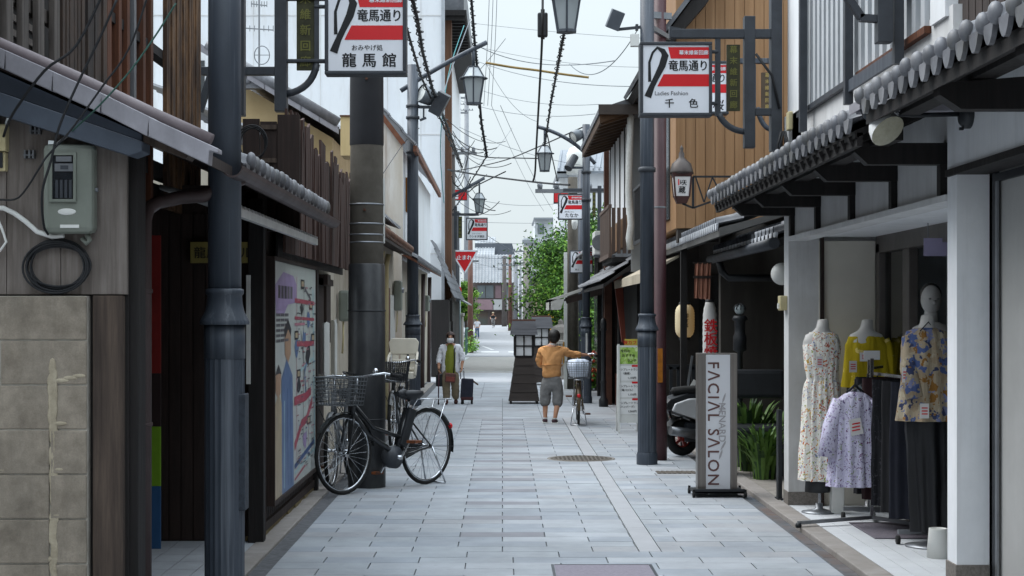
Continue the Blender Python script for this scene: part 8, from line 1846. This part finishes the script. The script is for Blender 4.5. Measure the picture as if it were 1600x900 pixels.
skin_mesh('shirt', sc_({'hip': ((0, 0, .92), (.18, .14)), 'chest': ((0, 0, 1.3), (.19, .14)), 'sh': ((0, 0, 1.42), (.13, .1)), 'lsh': (J['lsh'][0], .08), 'lel': ((-.24, .02, 1.18), .07), 'rsh': (J['rsh'][0], .08), 'rel': ((.23, 0, 1.18), .07)}), chain('hip', 'chest', 'sh', 'lsh', 'lel') + chain('sh', 'rsh', 'rel'), wsh, t, 'chest')
b = MB(); b.ball((0, .02*s, 1.66*s), (.1*s, .1*s, .1*s), 14, 10); b.build('hair', hair_d, t, local=True)
for q in ('ltoe', 'rtoe'): b = MB(); p_ = Vector(J[q][0])*s; b.ball(p_+Vector((0, .06, .0)), (.045, .11, .035), 10, 6); b.build('shoe', black_metal, t, local=True)
yw = 176.0; t = thing('person', 'far cyclist in a hat riding towards the camera before the end house', 'person', (U(770.5, yw), yw, -.014))
J = {'hip': ((0, .2, .95), (.15, .12)), 'chest': ((0, .0, 1.3), (.17, .12)), 'sh': ((0, -.05, 1.42), (.1, .08)), 'neck': ((0, -.08, 1.5), .05), 'skull': ((0, -.1, 1.56), .075), 'head': ((0, -.1, 1.63), (.08, .09)), 'top': ((0, -.1, 1.7), .05),
     'lhip': ((-.1, .15, .9), .09), 'lknee': ((-.13, -.2, .72), .06), 'lank': ((-.12, -.02, .38), .04), 'ltoe': ((-.12, -.15, .34), .035), 'rhip': ((.1, .15, .9), .09), 'rknee': ((.13, -.12, .55), .06), 'rank': ((.12, .08, .2), .04), 'rtoe': ((.12, -.06, .16), .035),
     'lsh': ((-.19, -.05, 1.38), .06), 'lel': ((-.3, -.15, 1.2), .045), 'lwr': ((-.27, -.4, 1.06), .03), 'rsh': ((.19, -.05, 1.38), .06), 'rel': ((.3, -.15, 1.2), .045), 'rwr': ((.27, -.4, 1.06), .03)}
E_ = chain('hip', 'chest', 'sh', 'neck', 'skull', 'head', 'top') + chain('hip', 'lhip', 'lknee', 'lank', 'ltoe') + chain('hip', 'rhip', 'rknee', 'rank', 'rtoe') + chain('sh', 'lsh', 'lel', 'lwr') + chain('sh', 'rsh', 'rel', 'rwr')
hand(J, E_, 'lwr', (-.27, -.42, 1.05), (0, -1, -.1), (0, 0, -1), 1.1, 'L'); hand(J, E_, 'rwr', (.27, -.42, 1.05), (0, -1, -.1), (0, 0, -1), 1.1, 'R')
skin_mesh('body', J, E_, skin_m, t, 'hip')
skin_mesh('trousers', {k: (J[k][0], (.17, .13) if k == 'hip' else .1 if 'hip' in k else .075) for k in ('hip', 'lhip', 'lknee', 'lank', 'rhip', 'rknee', 'rank')}, chain('hip', 'lhip', 'lknee', 'lank') + chain('hip', 'rhip', 'rknee', 'rank'), mat('grey_cloth', '#7d7c7b'), t, 'hip')
skin_mesh('vest', {'hip': ((0, .18, .98), (.18, .14)), 'chest': ((0, 0, 1.3), (.2, .15)), 'sh': ((0, -.05, 1.42), (.13, .1)), 'lsh': (J['lsh'][0], .08), 'rsh': (J['rsh'][0], .08), 'lel': (J['lel'][0], .07), 'rel': (J['rel'][0], .07)}, chain('hip', 'chest', 'sh', 'lsh', 'lel') + chain('sh', 'rsh', 'rel'), black_metal, t, 'chest')
b = MB(); b.lathe([(.18, 1.68), (.17, 1.7), (.1, 1.7), (.1, 1.78), (0, 1.8)], (0, -.1, 0), 18); b.build('hat', mat('straw_hat', '#b8ac94', '#a39880', .9, 10), t, local=True)
bicycle('far bicycle ridden by the cyclist in a hat', (U(770.5, yw), yw+.35), (U(770.5, yw), yw-.78), bike_black, rack=False)
